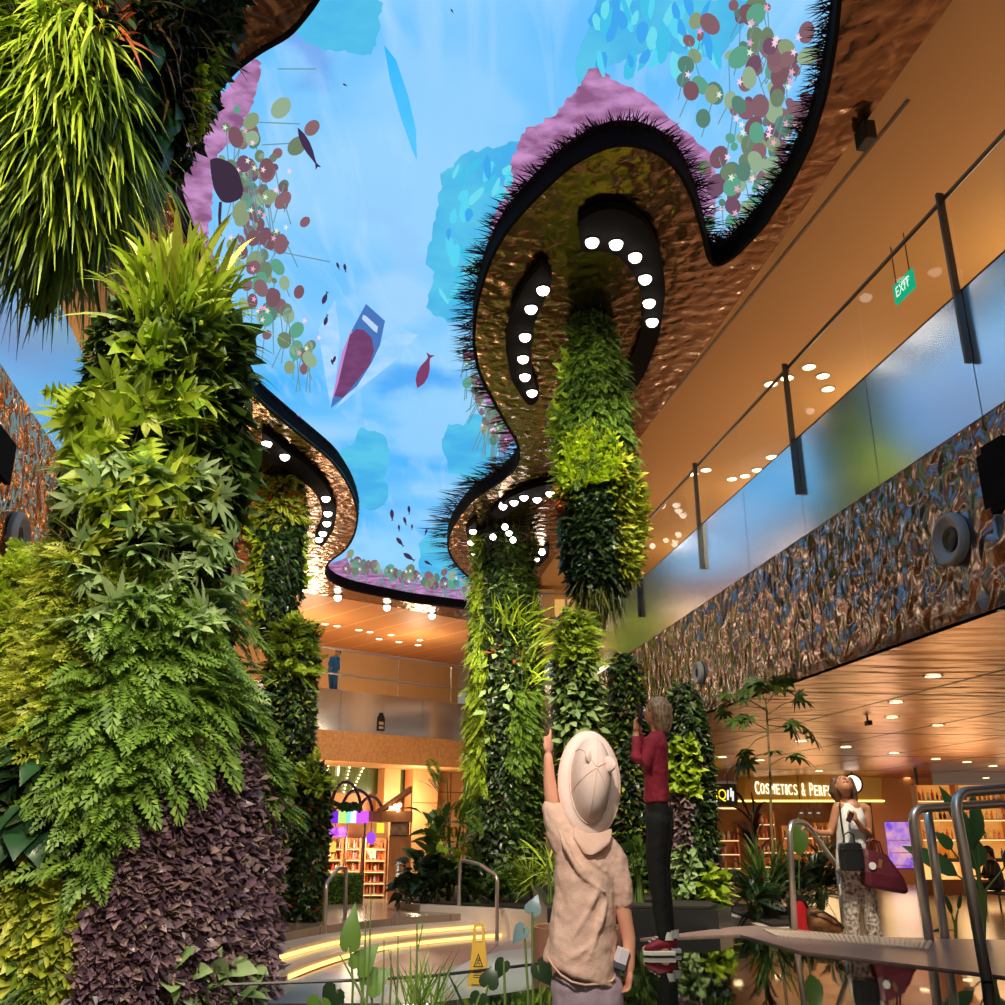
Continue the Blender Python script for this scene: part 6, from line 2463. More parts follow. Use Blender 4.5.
for (wx, lx, sg) in ((-.16, .22, -1), (.40, .12, 1)):
    c = bc + wv * W_ * wx + lv * L_ * lx + hat_ax * .078
    mb = MB()
    t_ = unit(wv * sg * .55 - lv * .25 + hat_ax * .8)
    mb.loft([ [c + (lv * math.cos(a) * .024 + wv * math.sin(a) * .012) * f + t_ * h for a in np.linspace(0, 2 * PI, 12, endpoint=False)] for f, h in ((1, -.012), (.95, .004), (.7, .016), (.35, .024), (.05, .028))])
    mb.build('hat_ear', m_hat, hat, smooth=True)
# small box in the hand
q = K(621, 958, -.03)
box = thing('small_box', 'small white and grey box held in the lowered hand of the child', 'box', q)
Rb = A(Matrix.Rotation(.35, 3, 'Y')) @ A(Matrix.Rotation(.2, 3, 'Z'))
mb = MB()
mb.box(q, (.026, .03, .048), Rb)
mb.build('carton', M('box_white', srgb(232, 228, 230), rough=.5), box, bevel=.002)
mb = MB()
mb.box(q - Rb @ A([0, 0, .018]), (.0266, .0306, .014), Rb)
mb.build('lower_band', M('box_grey', srgb(92, 92, 100), rough=.5), box)

# ---- woman in the red top
YR = 7.2


def R(x, y, dy=0.0):
    return at_y(x, y, YR + dy)


pr_ = 1 / (F / depth(YR, 1.0))
wr = thing('person', 'woman in a dark red top and black trousers holding up a phone, seen side on', 'person', (R(660, 950)[0], YR, 0))
m_red = M('dark_red_knit', srgb(168, 40, 66), srgb(150, 34, 58), rough=.8, ns=40, bump=.1, bs=150)
m_blacktr = M('black_trousers', srgb(20, 18, 22), rough=.8)
hc = R(656, 713)
fw = A([-.85, .45, .12])
pr = head_prims(hc, .088, fw, UP)
pr += [('t', [R(658, 800), R(656, 770), R(655, 748), R(657, 740)], [.072, .066, .07, .05]),
       ('t', [R(657, 738), R(657, 722)], [.042, .042]),
       ('t', [R(653, 741, -.09), R(644, 764, -.12), R(636, 759, -.05), R(636, 734, .0)], [.045, .04, .034, .024]),
       ('t', [R(656, 741, .12), R(646, 764, .14), R(640, 750, .1), R(639, 733, .07)], [.045, .04, .034, .024])]
for sg, pts in ((-1, [(660, 806), (657, 860), (662, 915), (664, 940)]), (1, [(661, 806), (660, 865), (666, 915), (668, 937)])):
    dy = -.06 * sg if False else .07 * sg
    P = [R(x, y, dy) for x, y in pts]
    P[-1][2] = .09
    pr.append(('t', P, [.074, .056, .044, .034]))
    pr.append(('t', [P[-1] + A([0, 0, -.04]), P[-1] + A([-.12, .03, -.055])], [.038, .03]))
pr += hand_prims(R(635.5, 727), (0, .1, 1), (.3, 1, 0), .1, .45, (.5, .6, .1), (.6, .2, .5))
pr += hand_prims(R(639.5, 727, .08), (0, .1, 1), (-.3, -1, 0), .1, .45, (-.3, -.6, .1), (-.6, .1, .5))
body('body', pr, .009, m_skin, wr, 3)
face(wr, hc, .088, fw, UP)
sw = [('l', [ring(R(657, 731), 6 * pr_, .06, 0), ring(R(656, 737), 10 * pr_, .13, 0), ring(R(655.5, 746), 12.5 * pr_, .17, 0), ring(R(655.5, 765), 12.5 * pr_, .16, .0, wav=.02), ring(R(656.5, 785), 12 * pr_, .15, 0, wav=.02), ring(R(656.8, 803), 13 * pr_, .155, 0, wav=.02)]),
      ('t', [R(654, 742, -.11), R(645, 764, -.13), R(636.5, 759, -.06), R(636.5, 740, -.01)], [.062, .052, .044, .036]),
      ('t', [R(657, 742, .14), R(647, 764, .15), R(641, 752, .11), R(639.5, 738, .07)], [.062, .052, .044, .036])]
body('knit_top', sw, .009, m_red, wr, 4, wrinkle=(.016, .07))
tr = [('l', [ring(R(657, 794), 11 * pr_, .135), ring(R(658, 806), 13 * pr_, .15), ring(R(659, 815), 13.5 * pr_, .15), ring(R(660, 828), 13 * pr_, .14)])]
for sg, pts in ((-1, [(659, 822), (656.5, 865), (661.5, 915), (663.5, 938)]), (1, [(661, 822), (660, 868), (666, 915), (668, 936)])):
    P = [R(x, y, .07 * sg) for x, y in pts]
    tr.append(('t', P, [.095, .072, .055, .046]))
body('trousers', tr, .009, m_blacktr, wr, 3, wrinkle=(.008, .06))
m_blond = M('ash_blond_hair', srgb(186, 156, 128), srgb(120, 92, 72), rough=.5, ns=14, stretch=(6, 6, .4))
hp_ = [('b', hc + A([.022, -.01, .022]), A([.092, .098, .098])), ('l', [ring(hc + A([.03, -.01, .05]), .088, .1), ring(hc + A([.034, -.01, -.02]), .084, .1), ring(hc + A([.038, -.01, -.09]), .07, .088), ring(hc + A([.036, -.01, -.145]), .05, .07)])]
body('hair', hp_, .008, m_blond, wr, 3, wrinkle=(.012, .03))
m_shoe = M('burgundy_shoe', srgb(140, 26, 54), rough=.6)
for sg in (-1, 1):
    q = R(662 + 3 * (sg + 1), 948, .07 * sg)
    q[2] = .0
    rs = []
    for k, (dx, hh, ww) in enumerate([(.06, .085, .034), (.03, .095, .042), (-.02, .085, .045), (-.065, .06, .047), (-.105, .04, .038), (-.12, .022, .02)]):
        rs.append([A([q[0] + dx, q[1] + ww * math.cos(a) - dx * .3 * 0, .03 + hh * .5 * (1 + math.sin(a))]) for a in np.linspace(0, 2 * PI, 14, endpoint=False)])
    mb = MB()
    mb.loft(rs)
    so = mb.build('shoe', m_shoe, wr, smooth=True)
    mb = MB()
    mb.prism([[q[0] + .085, q[1] - .045, .004], [q[0] + .085, q[1] + .045, .004], [q[0] - .08, q[1] + .052, .004], [q[0] - .13, q[1] + .02, .004], [q[0] - .13, q[1] - .02, .004], [q[0] - .08, q[1] - .052, .004]], (0, 0, .03))
    mb.build('sole', m_white, so, bevel=.006)
    mb = MB()
    for k in range(3):
        mb.tube([[q[0] - .03 - .025 * k, q[1] - .03, .118 - .014 * k], [q[0] - .035 - .025 * k, q[1] + .03, .118 - .014 * k]], .005, 5)
    mb.build('laces', m_white, so)
    mb = MB()
    mb.lathe([q[0] + .035, q[1], .1], [(.047, 0), (.045, .05), (.04, .05), (.04, 0)], 14)
    mb.build('sock', m_white, wr)
q = R(639.5, 716, .03)
ph = thing('phone', 'dark phone held up in both hands by the woman in red', 'phone', q)
Rp = A(Matrix.Rotation(.35, 3, 'Z'))
mb = MB()
mb.box(q, (.012, .075, .15), Rp)
mb.build('case', m_black, ph, bevel=.004)
mb = MB()
mb.box(q + Rp @ A([.0068, 0, 0]), (.001, .068, .14), Rp)
mb.build('screen', EM('phone_screen', srgb(60, 90, 130), .8), ph)
mb = MB()
mb.box(q + Rp @ A([-.007, .02, .055]), (.003, .022, .022), Rp)
mb.build('camera_bump', m_dsteel, ph)

# ---- woman in white looking up
YW = 9.9
ZW = -.3


def Q(x, y, dy=0.0):
    return at_y(x, y, YW + dy)


ww_ = depth(YW, .7) / F
wm = thing('person', 'woman in a white sleeveless top and patterned trousers looking up, hand on the rail', 'person', (Q(861, 930)[0], YW, ZW))
hc = Q(843.5, 786)
fw = A([-.05, -.62, .78])
hup = A([.0, .78, .62])
pr = head_prims(hc, .098, fw, hup)
neck = Q(848, 803)
pr += [('t', [hc + A([.0, .02, -.06]), neck + A([0, 0, -.02])], [.05, .05]),
       ('t', [Q(852, 808), Q(851, 825), Q(851, 845), Q(853, 862)], [.085, .085, .08, .085]),
       ('t', [Q(838, 807), Q(864, 808)], [.048, .048]),
       ('t', [Q(837, 808), Q(833.5, 822), Q(830, 833), Q(819, 833, -.05), Q(811, 829, -.08)], [.046, .04, .036, .03, .022]),
       ('t', [Q(866, 809), Q(868, 822), Q(868.5, 834), Q(862, 828, -.14), Q(856, 820, -.2)], [.046, .04, .036, .032, .024])]
for P in ([(850, 868), (852, 900), (853, 935)], [(859, 868), (868, 900), (875, 936)]):
    pts = [Q(x, y) for x, y in P]
    pts.append(A([pts[-1][0], YW, ZW + .07]))
    pr.append(('t', pts, [.075, .05, .045, .038]))
    pr.append(('t', [A([pts[-1][0], YW, ZW + .04]), A([pts[-1][0], YW - .14, ZW + .035])], [.04, .032]))
pr += hand_prims(Q(808, 828, -.09), (-1, -.2, .1), (-.1, -1, 0), .12, .5, (0, -.2, -1), (-.4, -.8, -.3))
pr += hand_prims(Q(853.5, 817, -.22), (-.6, 0, .5), (.5, .3, .8), .11, .6, (.2, .7, 0), (-.2, 0, .9))
body('body', pr, .009, m_skin2, wm, 3)
face(wm, hc, .098, fw, hup)
tp = [('l', [ring(Q(849, 803), 7 * ww_, .06), ring(Q(850, 808), 12 * ww_, .085), ring(Q(851, 818), 14 * ww_, .12), ring(Q(851, 832), 14 * ww_, .12, wav=.02), ring(Q(852, 850), 15 * ww_, .13, wav=.03), ring(Q(853, 866), 16.5 * ww_, .14, wav=.03)])]
body('sleeveless_top', tp, .009, m_white, wm, 3, wrinkle=(.012, .08))
m_pat = M('brown_white_pattern', srgb(232, 216, 204), srgb(96, 66, 66), rough=.8, ns=36, detail=6)
tp = [('l', [ring(Q(853, 858), 15 * ww_, .12), ring(Q(854, 872), 18 * ww_, .14)])]
for P in ([(848, 868), (851, 900), (853, 935)], [(861, 868), (868, 900), (874.5, 936)]):
    pts = [Q(x, y) for x, y in P]
    pts.append(A([pts[-1][0], YW, ZW + .05]))
    tp.append(('t', pts, [.10, .08, .072, .076]))
body('wide_trousers', tp, .01, m_pat, wm, 3, wrinkle=(.012, .1))
m_brown = M('brown_hair', srgb(112, 76, 50), srgb(74, 48, 34), rough=.5, ns=20, stretch=(5, 5, .5))
hp_ = [('b', hc + hup * .02 - fw * .05, A([.105, .1, .1])),
       ('t', [hc + A([-.075, .03, .05]), hc + A([-.10, .03, -.06]), Q(838, 801, .03)], [.04, .045, .03]),
       ('t', [hc + A([.075, .03, .05]), hc + A([.10, .03, -.06]), Q(855, 803, .03)], [.04, .045, .03])]
body('hair', hp_, .009, m_brown, wm, 3, wrinkle=(.01, .03))
for x in (853, 874.5):
    q = Q(x, 936)
    mb = MB()
    mb.ball((q[0], YW - .06, ZW + .035), (.045, .12, .034))
    mb.build('shoe', m_black, wm, smooth=True)
# black shoulder bag
q = Q(851, 856, -.2)
bg = thing('shoulder_bag', 'small black shoulder bag hanging at the waist of the woman in white', 'bag', q)
mb = MB()
mb.loft([[q + A([sx * w_, sy * .05, z]) for sx, sy in ((-1, -.6), (-.6, -1), (.6, -1), (1, -.6), (1, .6), (.6, 1), (-.6, 1), (-1, .6))] for w_, z in ((.085, -.13), (.112, -.11), (.112, .06), (.1, .11), (.07, .12))])
bo = mb.build('pouch', M('black_leather', srgb(26, 26, 28), rough=.4), bg, bevel=.008)
mb = MB()
mb.tube([q + A([-.05, 0, .11]), q + A([-.045, 0, .19]), q + A([0, 0, .215]), q + A([.045, 0, .19]), q + A([.05, 0, .11])], .008, 6)
mb.build('grab_handle', m_black, bg)
mb = MB()
mb.tube([q + A([-.06, 0, .11]), Q(844, 838, -.17), Q(841, 820, -.15), Q(839.5, 806, -.09), Q(840, 802, .02)], .009, 6)
mb.build('strap', m_black, bg)
mb = MB()
mb.tube([q + A([-.1, -.052, .06]), q + A([.1, -.052, .06])], .005, 5)
mb.build('zip', m_dsteel, bg)
# maroon tote
q = Q(880, 869, -.12)
tb = thing('tote_bag', 'big dark maroon tote bag on the forearm of the woman in white', 'bag', q)
m_mar = M('maroon_leather', srgb(96, 22, 40), srgb(78, 16, 32), rough=.45, ns=5)
mb = MB()
mb.loft([[q + A([sx * w_ + sh_, sy * d_, z + (-.03 * sx)]) for sx, sy in ((-1, -.7), (-.7, -1), (.7, -1), (1, -.7), (1, .7), (.7, 1), (-.7, 1), (-1, .7))] for w_, d_, z, sh_ in ((.17, .07, -.19, .02), (.205, .09, -.165, .02), (.19, .085, -.05, .01), (.13, .05, .1, -.02), (.105, .03, .16, -.03))])
mb.build('bag_body', m_mar, tb, bevel=.012)
for dx, dy in ((-.035, -.03), (-.035, .04)):
    mb = MB()
    mb.tube([q + A([dx - .06, dy, .14]), q + A([dx - .05, dy, .24]), q + A([dx - .01, dy, .27]), q + A([dx + .05, dy, .24]), q + A([dx + .07, dy, .13])], .009, 6)
    mb.build('handle', m_mar, tb)
mb = MB()
c = q + A([-.10, -.088, .03])
mb.lathe(c, [(.034, 0), (.034, .008), (.001, .008)], 18, axes=[A([1, 0, 0]), UP, A([0, -1., 0])])
mb.build('white_badge', m_white, tb)
mb = MB()
mb.box(q + A([-.02, -.075, .05]), (.035, .006, .08), A(Matrix.Rotation(.3, 3, 'Y')))
mb.build('luggage_tag', M('brown_tag', srgb(140, 96, 60), rough=.5), tb)
q = Q(850, 817, -.24)
p2 = thing('phone', 'small dark phone in the bent hand of the woman in white', 'phone', q)
mb = MB()
mb.box(q, (.05, .012, .1), A(Matrix.Rotation(.5, 3, 'Y')))
mb.build('case', M('brown_phone_case', srgb(60, 34, 32), rough=.4), p2, bevel=.004)
mb = MB()
mb.box(q + A([0, .0068, 0]), (.044, .001, .092), A(Matrix.Rotation(.5, 3, 'Y')))
mb.build('screen', m_black, p2)

# ---- person on the far balcony
c = bp_px(344.5, 687) + BN * .9
sc_ = 1.75
bl = thing('person', 'person in blue standing behind the far glass balustrade', 'person', (c[0], c[1], zF))
X, Yb, Z = c[0], c[1], zF - .02
m_blue = M('blue_clothes', srgb(52, 118, 176), rough=.8)
pr = head_prims(A([X + .15, Yb, Z + 1.6]), .12, A([.3, -.9, 0]), UP)
pr += [('t', [[X, Yb, Z + .9], [X + .02, Yb, Z + 1.2], [X + .08, Yb, Z + 1.4]], [.17, .18, .15]), ('t', [[X + .1, Yb, Z + 1.4], [X + .15, Yb, Z + 1.55]], [.07, .06]),
       ('t', [[X - .06, Yb - .15, Z + 1.35], [X - .12, Yb - .2, Z + 1.1], [X - .02, Yb - .3, Z + .95]], [.07, .06, .045]), ('t', [[X + .12, Yb + .15, Z + 1.35], [X + .16, Yb + .2, Z + 1.1], [X + .2, Yb, Z + .9]], [.07, .06, .045])]
for d in (-.09, .09):
    pr.append(('t', [[X + d, Yb, Z + .9], [X + d + .02, Yb, Z + .48], [X + d + .05, Yb, Z + .08]], [.11, .08, .05]))
    pr.append(('t', [[X + d + .05, Yb, Z + .06], [X + d + .08, Yb - .14, Z + .05]], [.05, .04]))
pr += hand_prims(A([X + .2, Yb - .06, Z + .84]), (0, -.3, -1), (0, -1, .2), .13, .3, (-1, 0, 0), (0, -1, -.3))
pr += hand_prims(A([X, Yb - .36, Z + .93]), (.3, -1, 0), (1, .2, 0), .13, .3, (0, 0, -1), (1, -.5, 0))
body('body', pr, .02, m_skin2, bl, 2)
jk = [('l', [ring(A([X + .09, Yb, Z + 1.46]), .1, .1), ring(A([X + .06, Yb, Z + 1.38]), .2, .22), ring(A([X + .02, Yb, Z + 1.15]), .21, .23), ring(A([X, Yb, Z + .8]), .2, .22)])]
jk += [('t', [[X - .06, Yb - .15, Z + 1.35], [X - .12, Yb - .2, Z + 1.1], [X - .05, Yb - .28, Z + .98]], [.09, .08, .065]), ('t', [[X + .12, Yb + .15, Z + 1.35], [X + .16, Yb + .2, Z + 1.1], [X + .2, Yb, Z + .95]], [.09, .08, .065])]
body('shirt', jk, .02, m_blue, bl, 2)
tr = []
for d in (-.09, .09):
    tr.append(('t', [[X + d, Yb, Z + .92], [X + d + .02, Yb, Z + .48], [X + d + .05, Yb, Z + .1]], [.13, .1, .075]))
body('trousers', tr, .02, M('dark_blue_trousers', srgb(44, 92, 146), rough=.8), bl, 2)
body('hair', [('b', A([X + .155, Yb + .03, Z + 1.64]), A([.13, .125, .125]))], .015, m_black, bl, 2)

# ---- seated guest by the bar
Ysg = 26.0
q = at_y(988, 850, Ysg)
sg = thing('person', 'dark-haired guest in dark clothes seated at the glowing bar', 'person', (q[0], Ysg, FLOOR))
X = q[0]
Z = FLOOR
pr = head_prims(A([X - .05, Ysg, Z + 1.32]), .11, A([-.9, -.3, -.1]), UP)
pr += [('t', [[X + .1, Ysg, Z + .55], [X + .08, Ysg, Z + .85], [X + .02, Ysg, Z + 1.08]], [.16, .16, .13]), ('t', [[X, Ysg, Z + 1.08], [X - .03, Ysg, Z + 1.24]], [.06, .055]),
       ('t', [[X, Ysg - .18, Z + 1.02], [X - .08, Ysg - .24, Z + .78], [X - .3, Ysg - .15, Z + .74]], [.06, .05, .035]), ('t', [[X, Ysg + .18, Z + 1.02], [X - .08, Ysg + .24, Z + .78], [X - .3, Ysg + .15, Z + .74]], [.06, .05, .035])]
for d in (-.1, .1):
    pr.append(('t', [[X + .08, Ysg + d, Z + .52], [X - .36, Ysg + d, Z + .5], [X - .38, Ysg + d, Z + .08]], [.1, .075, .05]))
    pr.append(('t', [[X - .38, Ysg + d, Z + .05], [X - .54, Ysg + d, Z + .045]], [.05, .04]))
pr += hand_prims(A([X - .36, Ysg - .14, Z + .74]), (-1, 0, 0), (0, 1, 0), .13, .3, (0, 0, -1), (0, 1, 0))
pr += hand_prims(A([X - .36, Ysg + .14, Z + .74]), (-1, 0, 0), (0, -1, 0), .13, .3, (0, 0, -1), (0, -1, 0))
body('body', pr, .016, m_skin2, sg, 2)
body('jacket', [('l', [ring(A([X + .0, Ysg, Z + 1.14]), .09, .1), ring(A([X + .03, Ysg, Z + 1.05]), .16, .22), ring(A([X + .08, Ysg, Z + .8]), .18, .21), ring(A([X + .1, Ysg, Z + .5]), .18, .21)]),
                ('t', [[X, Ysg - .18, Z + 1.02], [X - .08, Ysg - .24, Z + .78], [X - .26, Ysg - .16, Z + .74]], [.08, .07, .055]), ('t', [[X, Ysg + .18, Z + 1.02], [X - .08, Ysg + .24, Z + .78], [X - .26, Ysg + .16, Z + .74]], [.08, .07, .055])], .016, m_black, sg, 2)
body('trousers', [('t', [[X + .08, Ysg + d, Z + .52], [X - .36, Ysg + d, Z + .5], [X - .38, Ysg + d, Z + .1]], [.12, .095, .07]) for d in (-.1, .1)], .016, M('charcoal_trousers', srgb(40, 38, 42), rough=.8), sg, 2)
body('hair', [('b', A([X - .02, Ysg, Z + 1.36]), A([.125, .12, .12])), ('t', [[X + .06, Ysg, Z + 1.35], [X + .1, Ysg, Z + 1.1]], [.08, .05])], .014, m_iris, sg, 2)
st_ = thing('bench_seat', 'dark bench seat under the guest near the bar', 'seat', (X, Ysg, FLOOR))
mb = MB()
mb.box((X + .1, Ysg, FLOOR + .36), (.5, .9, .08))
mb.build('seat', m_dsteel, st_, bevel=.02)
for sx in (-.08, .28):
    for sy in (-.38, .38):
        mb = MB()
        mb.tube([[X + sx, Ysg + sy, FLOOR], [X + sx, Ysg + sy, FLOOR + .34]], .025, 6)
        mb.build('leg', m_dsteel, st_)

# ------------------------------------------------------------------ rails, bags, wet floor sign
def rail_thing(label, tubes, r, base, mat=None):
    t = thing('handrail', label, 'handrail', base)
    for nm, P in tubes:
        P = A(P, float)
        # round the corners
        if len(P) > 2:
            Qs = [P[0]]
            for i in range(1, len(P) - 1):
                a, b, c = P[i - 1], P[i], P[i + 1]
                d1 = min(.14, np.linalg.norm(a - b) * .4)
                d2 = min(.14, np.linalg.norm(c - b) * .4)
                p0, p1 = b + unit(a - b) * d1, b + unit(c - b) * d2
                for u in np.linspace(0, 1, 6):
                    Qs.append(p0 * (1 - u) ** 2 + 2 * b * u * (1 - u) + p1 * u * u)
            Qs.append(P[-1])
            P = A(Qs)
        mb = MB()
        mb.tube(P, r, 12)
        mb.build(nm, mat or m_steel, t, smooth=True)
    return t


Yh = 8.4
p = at_y(789, 938, 8.9)
rail_thing('slim curved steel handrail held by the woman in white', [('rail', [at_y(796, 945, 8.9) * A([1, 1, 0]) + A([0, 0, .0]), at_y(789, 822, 8.9), at_y(805, 822, 9.2), at_y(838, 868, 10.2)]), ('lower_post', [at_y(838, 868, 10.2), A([at_y(838, 868, 10.2)[0], 10.2, -.6])])], .026, (p[0], 8.9, 0))
# large rails at the right
a0 = at_y(985, 968, 5.9)
a0[2] = .0
rail_thing('large nearest steel handrail frame at the edge of the pool', [('frame_tube', [a0, at_y(953, 793, 6.2), at_y(1030, 787, 6.6), A([at_y(1030, 787, 6.6)[0], 6.6, 0])])], .032, a0)
b0 = at_z(927, 942, 0)
rail_thing('second steel handrail frame behind the nearest frame', [('frame_tube', [A([at_y(930, 945, 8.0)[0], 8.0, 0]), at_y(911, 809, 8.0), at_y(1010, 803, 8.6), A([at_y(1010, 803, 8.6)[0], 8.6, -.25])]),
                                                                    ('middle_post', [A([at_y(946, 945, 8.2)[0], 8.2, 0]), at_y(927, 808, 8.2)])], .036, A([at_y(930, 945, 8.0)[0], 8.0, 0]))
sm_ = at_y(952, 938, 9.2)
# rails at the terrace steps
Yr = 23.2
p0 = at_y(497, 932, Yr)
rail_thing('slim steel handrail at the end of the terrace steps by the shrub bed', [('rail', [A([at_y(460, 910, 25.0)[0], 24.4, -.9]), at_y(460, 860, 24.4), at_y(479, 864, 24), at_y(497, 876, 22.8), A([at_y(497, 930, 22.8)[0], 22.8, PZ])])], .045, (p0[0], 22.8, PZ))
p0 = at_y(326, 940, 20)
rail_thing('slim steel handrail descending the steps beside the hedge', [('rail', [A([at_y(346, 900, 23)[0], 23.0, -.9]), at_y(346, 868, 23.0), at_y(338, 868, 22.4), at_y(326, 884, 21), A([at_y(324, 950, 21)[0], 21.0, PZ])])], .045, (p0[0], 21, PZ))
rail_thing('single short steel post beside the wooden kiosk', [('post', [A([at_y(398, 905, 26)[0], 26, -.9]), at_y(398, 862, 26)])], .05, (at_y(398, 905, 26)[0], 26, -.9))
# bags left on the ground behind the coping
q = at_y(799, 912, 9.7)
bp_ = thing('backpack', 'red and black backpack leaning by the foot of the curved handrail', 'bag', q)
mb = MB()
mb.loft([[q + A([sx * w_ + lean, sy * .1, z]) for sx, sy in ((-1, -.6), (-.6, -1), (.6, -1), (1, -.6), (1, .6), (.6, 1), (-.6, 1), (-1, .6))] for w_, z, lean in ((.09, -.26, .03), (.115, -.2, .03), (.105, 0, .01), (.07, .12, -.03), (.03, .17, -.05))])
mb.build('pack', m_black, bp_, bevel=.02)
mb = MB()
mb.loft([[q + A([sx * w_ + lean, -.105 + (.03 if z > .05 else 0), z + .012 * sy]) if False else q + A([sx * w_ + lean, -.1 - .02 * (1 - abs(sy)), z]) for sx, sy in ((-1, 1), (-.4, 0), (.4, 0), (1, 1), (.9, 1.1), (-.9, 1.1))] for w_, z, lean in ((.06, -.22, .03), (.085, -.15, .03), (.07, -.02, .01), (.03, .1, -.02))])
mb.build('red_front', M('red_nylon', srgb(206, 24, 34), rough=.5), bp_)
mb = MB()
mb.tube([q + A([-.05, .02, .16]), q + A([-.03, .02, .21]), q + A([0, .02, .15])], .01, 6)
mb.build('grab_loop', m_black, bp_)
q = at_y(822, 920, 9.6)
br_ = thing('shoulder_bag', 'slouched golden brown bag lying next to the red and black backpack', 'bag', q)
mb = MB()
body('bag_body', [('b', q + A([-.02, 0, -.02]), A([.14, .1, .1])), ('b', q + A([.09, 0, -.06]), A([.1, .09, .07])), ('b', q + A([-.08, 0, .04]), A([.08, .08, .07]))], .012, M('golden_brown_cloth', srgb(150, 94, 44), srgb(84, 50, 30), rough=.6, ns=9), br_, 4, wrinkle=(.02, .08))
mb = MB()
mb.tube([q + A([-.12, -.06, .06]), q + A([-.02, -.12, .08]), q + A([.08, -.11, .02]), q + A([.17, -.06, -.06])], .012, 6)
mb.build('strap', M('dark_strap', srgb(60, 36, 26), rough=.5), br_)
# wet floor sign
YSn = 15.8
ws = thing('wet_floor_sign', 'yellow wet floor sign standing on the round plaza', 'sign', at_z(478, 988, PZ))
m_yel = M('yellow_plastic', srgb(246, 188, 30), rough=.4)
bz_ = at_z(478, 988, PZ)
xc, yc = bz_[0], bz_[1]
H_, wb, wt_ = .86, .155, .085


def sgn(u, h, back=0.0):
    """point on the front leaf: u across, h up the leaf"""
    return A([xc + u, yc + .26 * h / H_ + back, PZ + h])


for k, sgm in enumerate((1, -1)):
    def leafp(u, h, off=0.0, s_=sgm):
        y = yc + (.26 * h / H_ if s_ > 0 else .56 - .26 * h / H_) + off
        return A([xc + u, y, PZ + h])
    out_p = [(-wb, 0), (-wb + .04, 0), (-wb + .06, .05), (wb - .06, .05), (wb - .04, 0), (wb, 0), (wt_ + .01, .55), (wt_, .80), (.05, .86), (-.05, .86), (-wt_, .80), (-wt_ - .01, .55)]
    ins = [(-.045, .64), (.045, .64), (.05, .78), (.035, .81), (-.035, .81), (-.05, .78)]
    # frame with a handle opening: built from a few closed strips
    mb = MB()
    lower = [(-wb, 0), (-wb + .04, 0), (-wb + .06, .05), (wb - .06, .05), (wb - .04, 0), (wb, 0), (wt_ + .012, .60), (-wt_ - .012, .60)]
    for poly in (lower, [(-wt_ - .012, .60), (-.045, .60), (-.05, .79), (-.03, .815), (-.05, .86), (-wt_, .80)], [(wt_ + .012, .60), (wt_, .80), (.05, .86), (.03, .815), (.05, .79), (.045, .60)], [(-.05, .86), (-.03, .815), (.03, .815), (.05, .86)]):
        mb.prism([leafp(*q_) for q_ in poly], (0, .018 * sgm, 0))
    po = mb.build('leaf_panel', m_yel, ws)
    if sgm > 0:
        mb = MB()
        tri = [(-.075, .27), (.075, .27), (0, .46)]
        tri_i = [(-.052, .285), (.052, .285), (0, .425)]
        for i in range(3):
            j = (i + 1) % 3
            mb.prism([leafp(*tri[i], -.004), leafp(*tri[j], -.004), leafp(*tri_i[j], -.004), leafp(*tri_i[i], -.004)], (0, .003, 0))
        # slipping figure
        mb.lathe(leafp(.012, .385, -.004), [(.012, 0), (.001, .002)], 10, axes=[A([1, 0, 0]), UP, A([0, -1., 0])])
        for P in ([(.006, .37), (-.008, .335)], [(-.008, .335), (.02, .315), (.012, .295)], [(-.008, .335), (-.03, .30)], [(.004, .365), (.032, .35)], [(.004, .365), (-.026, .37)]):
            mb.tube([leafp(*q_, -.003) for q_ in P], .006, 5)
        for h in (.19, .16, .13):
            mb.prism([leafp(-.07, h, -.003), leafp(.07, h, -.003), leafp(.07, h + .012, -.003), leafp(-.07, h + .012, -.003)], (0, .002, 0))
        mb.build('pictogram', m_black, po)
mb = MB()
mb.tube([A([xc - .08, yc + .28, PZ + .83]), A([xc + .08, yc + .28, PZ + .83])], .012, 6)
mb.build('hinge', m_yel, ws)
# small round-nosed emergency fitting on the far fascia
q = bp_px(380.5, 722)
rb_ = thing('rocket_decal', 'small dark bottle-shaped emblem on the far bluish fascia panels', 'emblem', q)
mb = MB()
o2 = [(-.16, 0), (-.16, .62), (-.1, .78), (-.06, .9), (.06, .9), (.1, .78), (.16, .62), (.16, 0)]
q = bp_px(380.5, 731) + A([0, 0, 0]) - BN * .03
mb.prism([q + BD * u * 1.1 + UP * h * .8 for u, h in o2], BN * .02)
ro = mb.build('plate', m_black, rb_)
mb = MB()
for h0, h1 in ((.1, .22), (.3, .45)):
    mb.prism([q - BN * .006 + BD * u * 1.1 + UP * h * .8 for u, h in [(-.1, h0), (.1, h0), (.1, h1), (-.1, h1)]], BN * .004)
mb.build('pale_bands', M('emblem_pale', srgb(206, 168, 140), rough=.5), ro)
# ------------------------------------------------------------------ unseen lights added to brighten the place
WARM = (1.0, .78, .5)
NEUT = (1.0, .9, .74)
LIME = (1.0, .92, .6)


def spots(lst):
    for i, (l, t, pw, c, a) in enumerate(lst):
        spot('added_spot', l, t, pw, c, a, .6, .2)  # unseen spots, added to brighten columns, people and floor


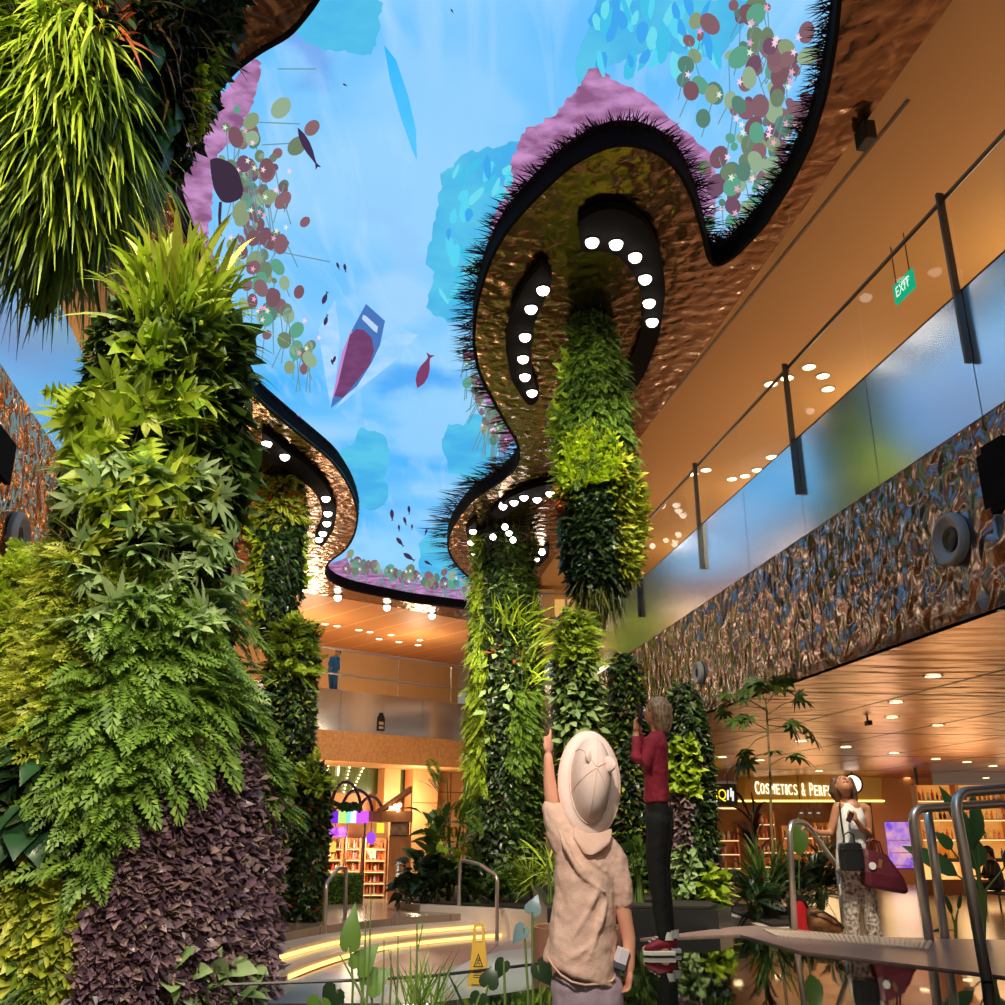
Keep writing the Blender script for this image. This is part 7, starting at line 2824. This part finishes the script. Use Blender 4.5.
g1 = A([C1.X, C1.Y, 2.2])
spots([
    ((-4.2, 1.2, 9.5), g1 + A([-.4, -.6, .8]), 2600, LIME, 40),
    ((-1.0, 1.5, 9.5), g1 + A([.3, -.6, -.6]), 2000, NEUT, 36),
    ((1.0, -1.5, 4.6), g1 + A([.4, -.6, -1.4]), 1700, (1, .9, .82), 36),
    ((-3.8, 2.0, 9.2), (CH.X + .1, CH.Y - .7, 5.6), 2200, LIME, 46),
    ((.8, 9.5, 9.6), (C2.X - .2, C2.Y - .3, 7.0), 1500, LIME, 44),
    ((3.2, 12.0, 9.6), (C2.X + .3, C2.Y - .3, 6.0), 1500, LIME, 40),
    ((-1.2, 22, 9.6), (C3.X, C3.Y, 5.0), 3200, LIME, 50),
    ((2.0, 24, 9.6), (C3.X + .5, C3.Y, 3.0), 2600, LIME, 46),
    ((-3.2, 20, 9.6), (C8.X, C8.Y, 7.2), 1500, LIME, 44),
    ((-3.0, 18, 9.6), (C9.X, C9.Y, 1.5), 2400, NEUT, 34),
    ((1.0, 4.0, 9.5), (1.2, 10.5, 1.6), 3200, LIME, 36),
    ((2.4, 5.0, 9.5), (1.9, 9.8, 1.0), 1600, NEUT, 30),
    ((-.9, -1.5, 5.0), (.2, 2.7, .8), 1300, (1, .88, .8), 30),
    ((1.8, 2.0, 9.0), (1.1, 7.2, .8), 900, NEUT, 26),
    ((2.5, 5.0, 9.0), (3.0, 9.5, .6), 900, NEUT, 26),
    ((-2.5, 17, 9.6), (-1.6, 25.5, 0), 2600, NEUT, 36),
    ((-1.5, 12, 9.6), (-1.5, 19.5, -1.3), 1800, (1, .86, .74), 40),
])
for t_ in (6, 12, 18, 24, 30):
    q = WP(t_, 8.4, 4.5)
    point('upper_fill', q, 140, WARM, .5)  # fill points added in mid-air to light the upper ceilings from below
for t_ in (2, 9, 16, 23, 30):
    q = LP(t_, 8.4, 3.0)
    point('upper_fill', q, 120, WARM, .5)
for t_ in (-14, -6, 2, 8):
    q = BP(t_, 8.3, 4.5)
    point('upper_fill', q, 300, WARM, .5)
for t_ in (-8, 0, 6):
    q = BP(t_, 2.2, 1.2)
    point('terrace_fill', q, 330, WARM, .5)  # unseen fill points added to brighten the far orange band and terrace
for t_ in (-6, 2):
    q = BP(t_, 4.5, -4.)
    point('terrace_fill', q, 240, WARM, .4)
for x, y, z, pw in [(11.5, 37.3, .6, 150), (14.5, 37.3, .6, 150), (18, 36, .6, 110), (14.5, 31.2, .8, 180), (18, 31.2, .8, 180), (9, 35, .8, 90), (9, 24, 1.0, 90), (14, 22, 1.0, 110), (7.5, 15, 1.0, 50), (12, 15, 1.0, 80)]:
    point('shop_fill', (x, y, z), pw * .62, (1.0, .66, .32), .9)  # fill points added to brighten shops, bronze ceiling and open concourse
for x, y, z, pw in [(-5.6, 30.2, .5, 160), (-4.2, 29.6, .6, 120)]:
    point('stall_lamp', (x, y, z), pw, (1.0, .76, .5), .3)
# ------------------------------------------------------------------ light
w = bpy.data.worlds.new('world')
SC.world = w
w.use_nodes = True
w.node_tree.nodes['Background'].inputs['Color'].default_value = (1, .84, .66, 1)
w.node_tree.nodes['Background'].inputs['Strength'].default_value = .28
SC.view_settings.view_transform = 'Standard'
SC.view_settings.look = 'None'
SC.view_settings.gamma = 1
SC.view_settings.use_curve_mapping = False
SC.view_settings.exposure = 0.0
SC.cycles.use_denoising = True
SC.cycles.max_bounces = 8
SC.cycles.transparent_max_bounces = 12
SC.cycles.caustics_reflective = False
SC.cycles.caustics_refractive = False
SC.cycles.sample_clamp_indirect = 6
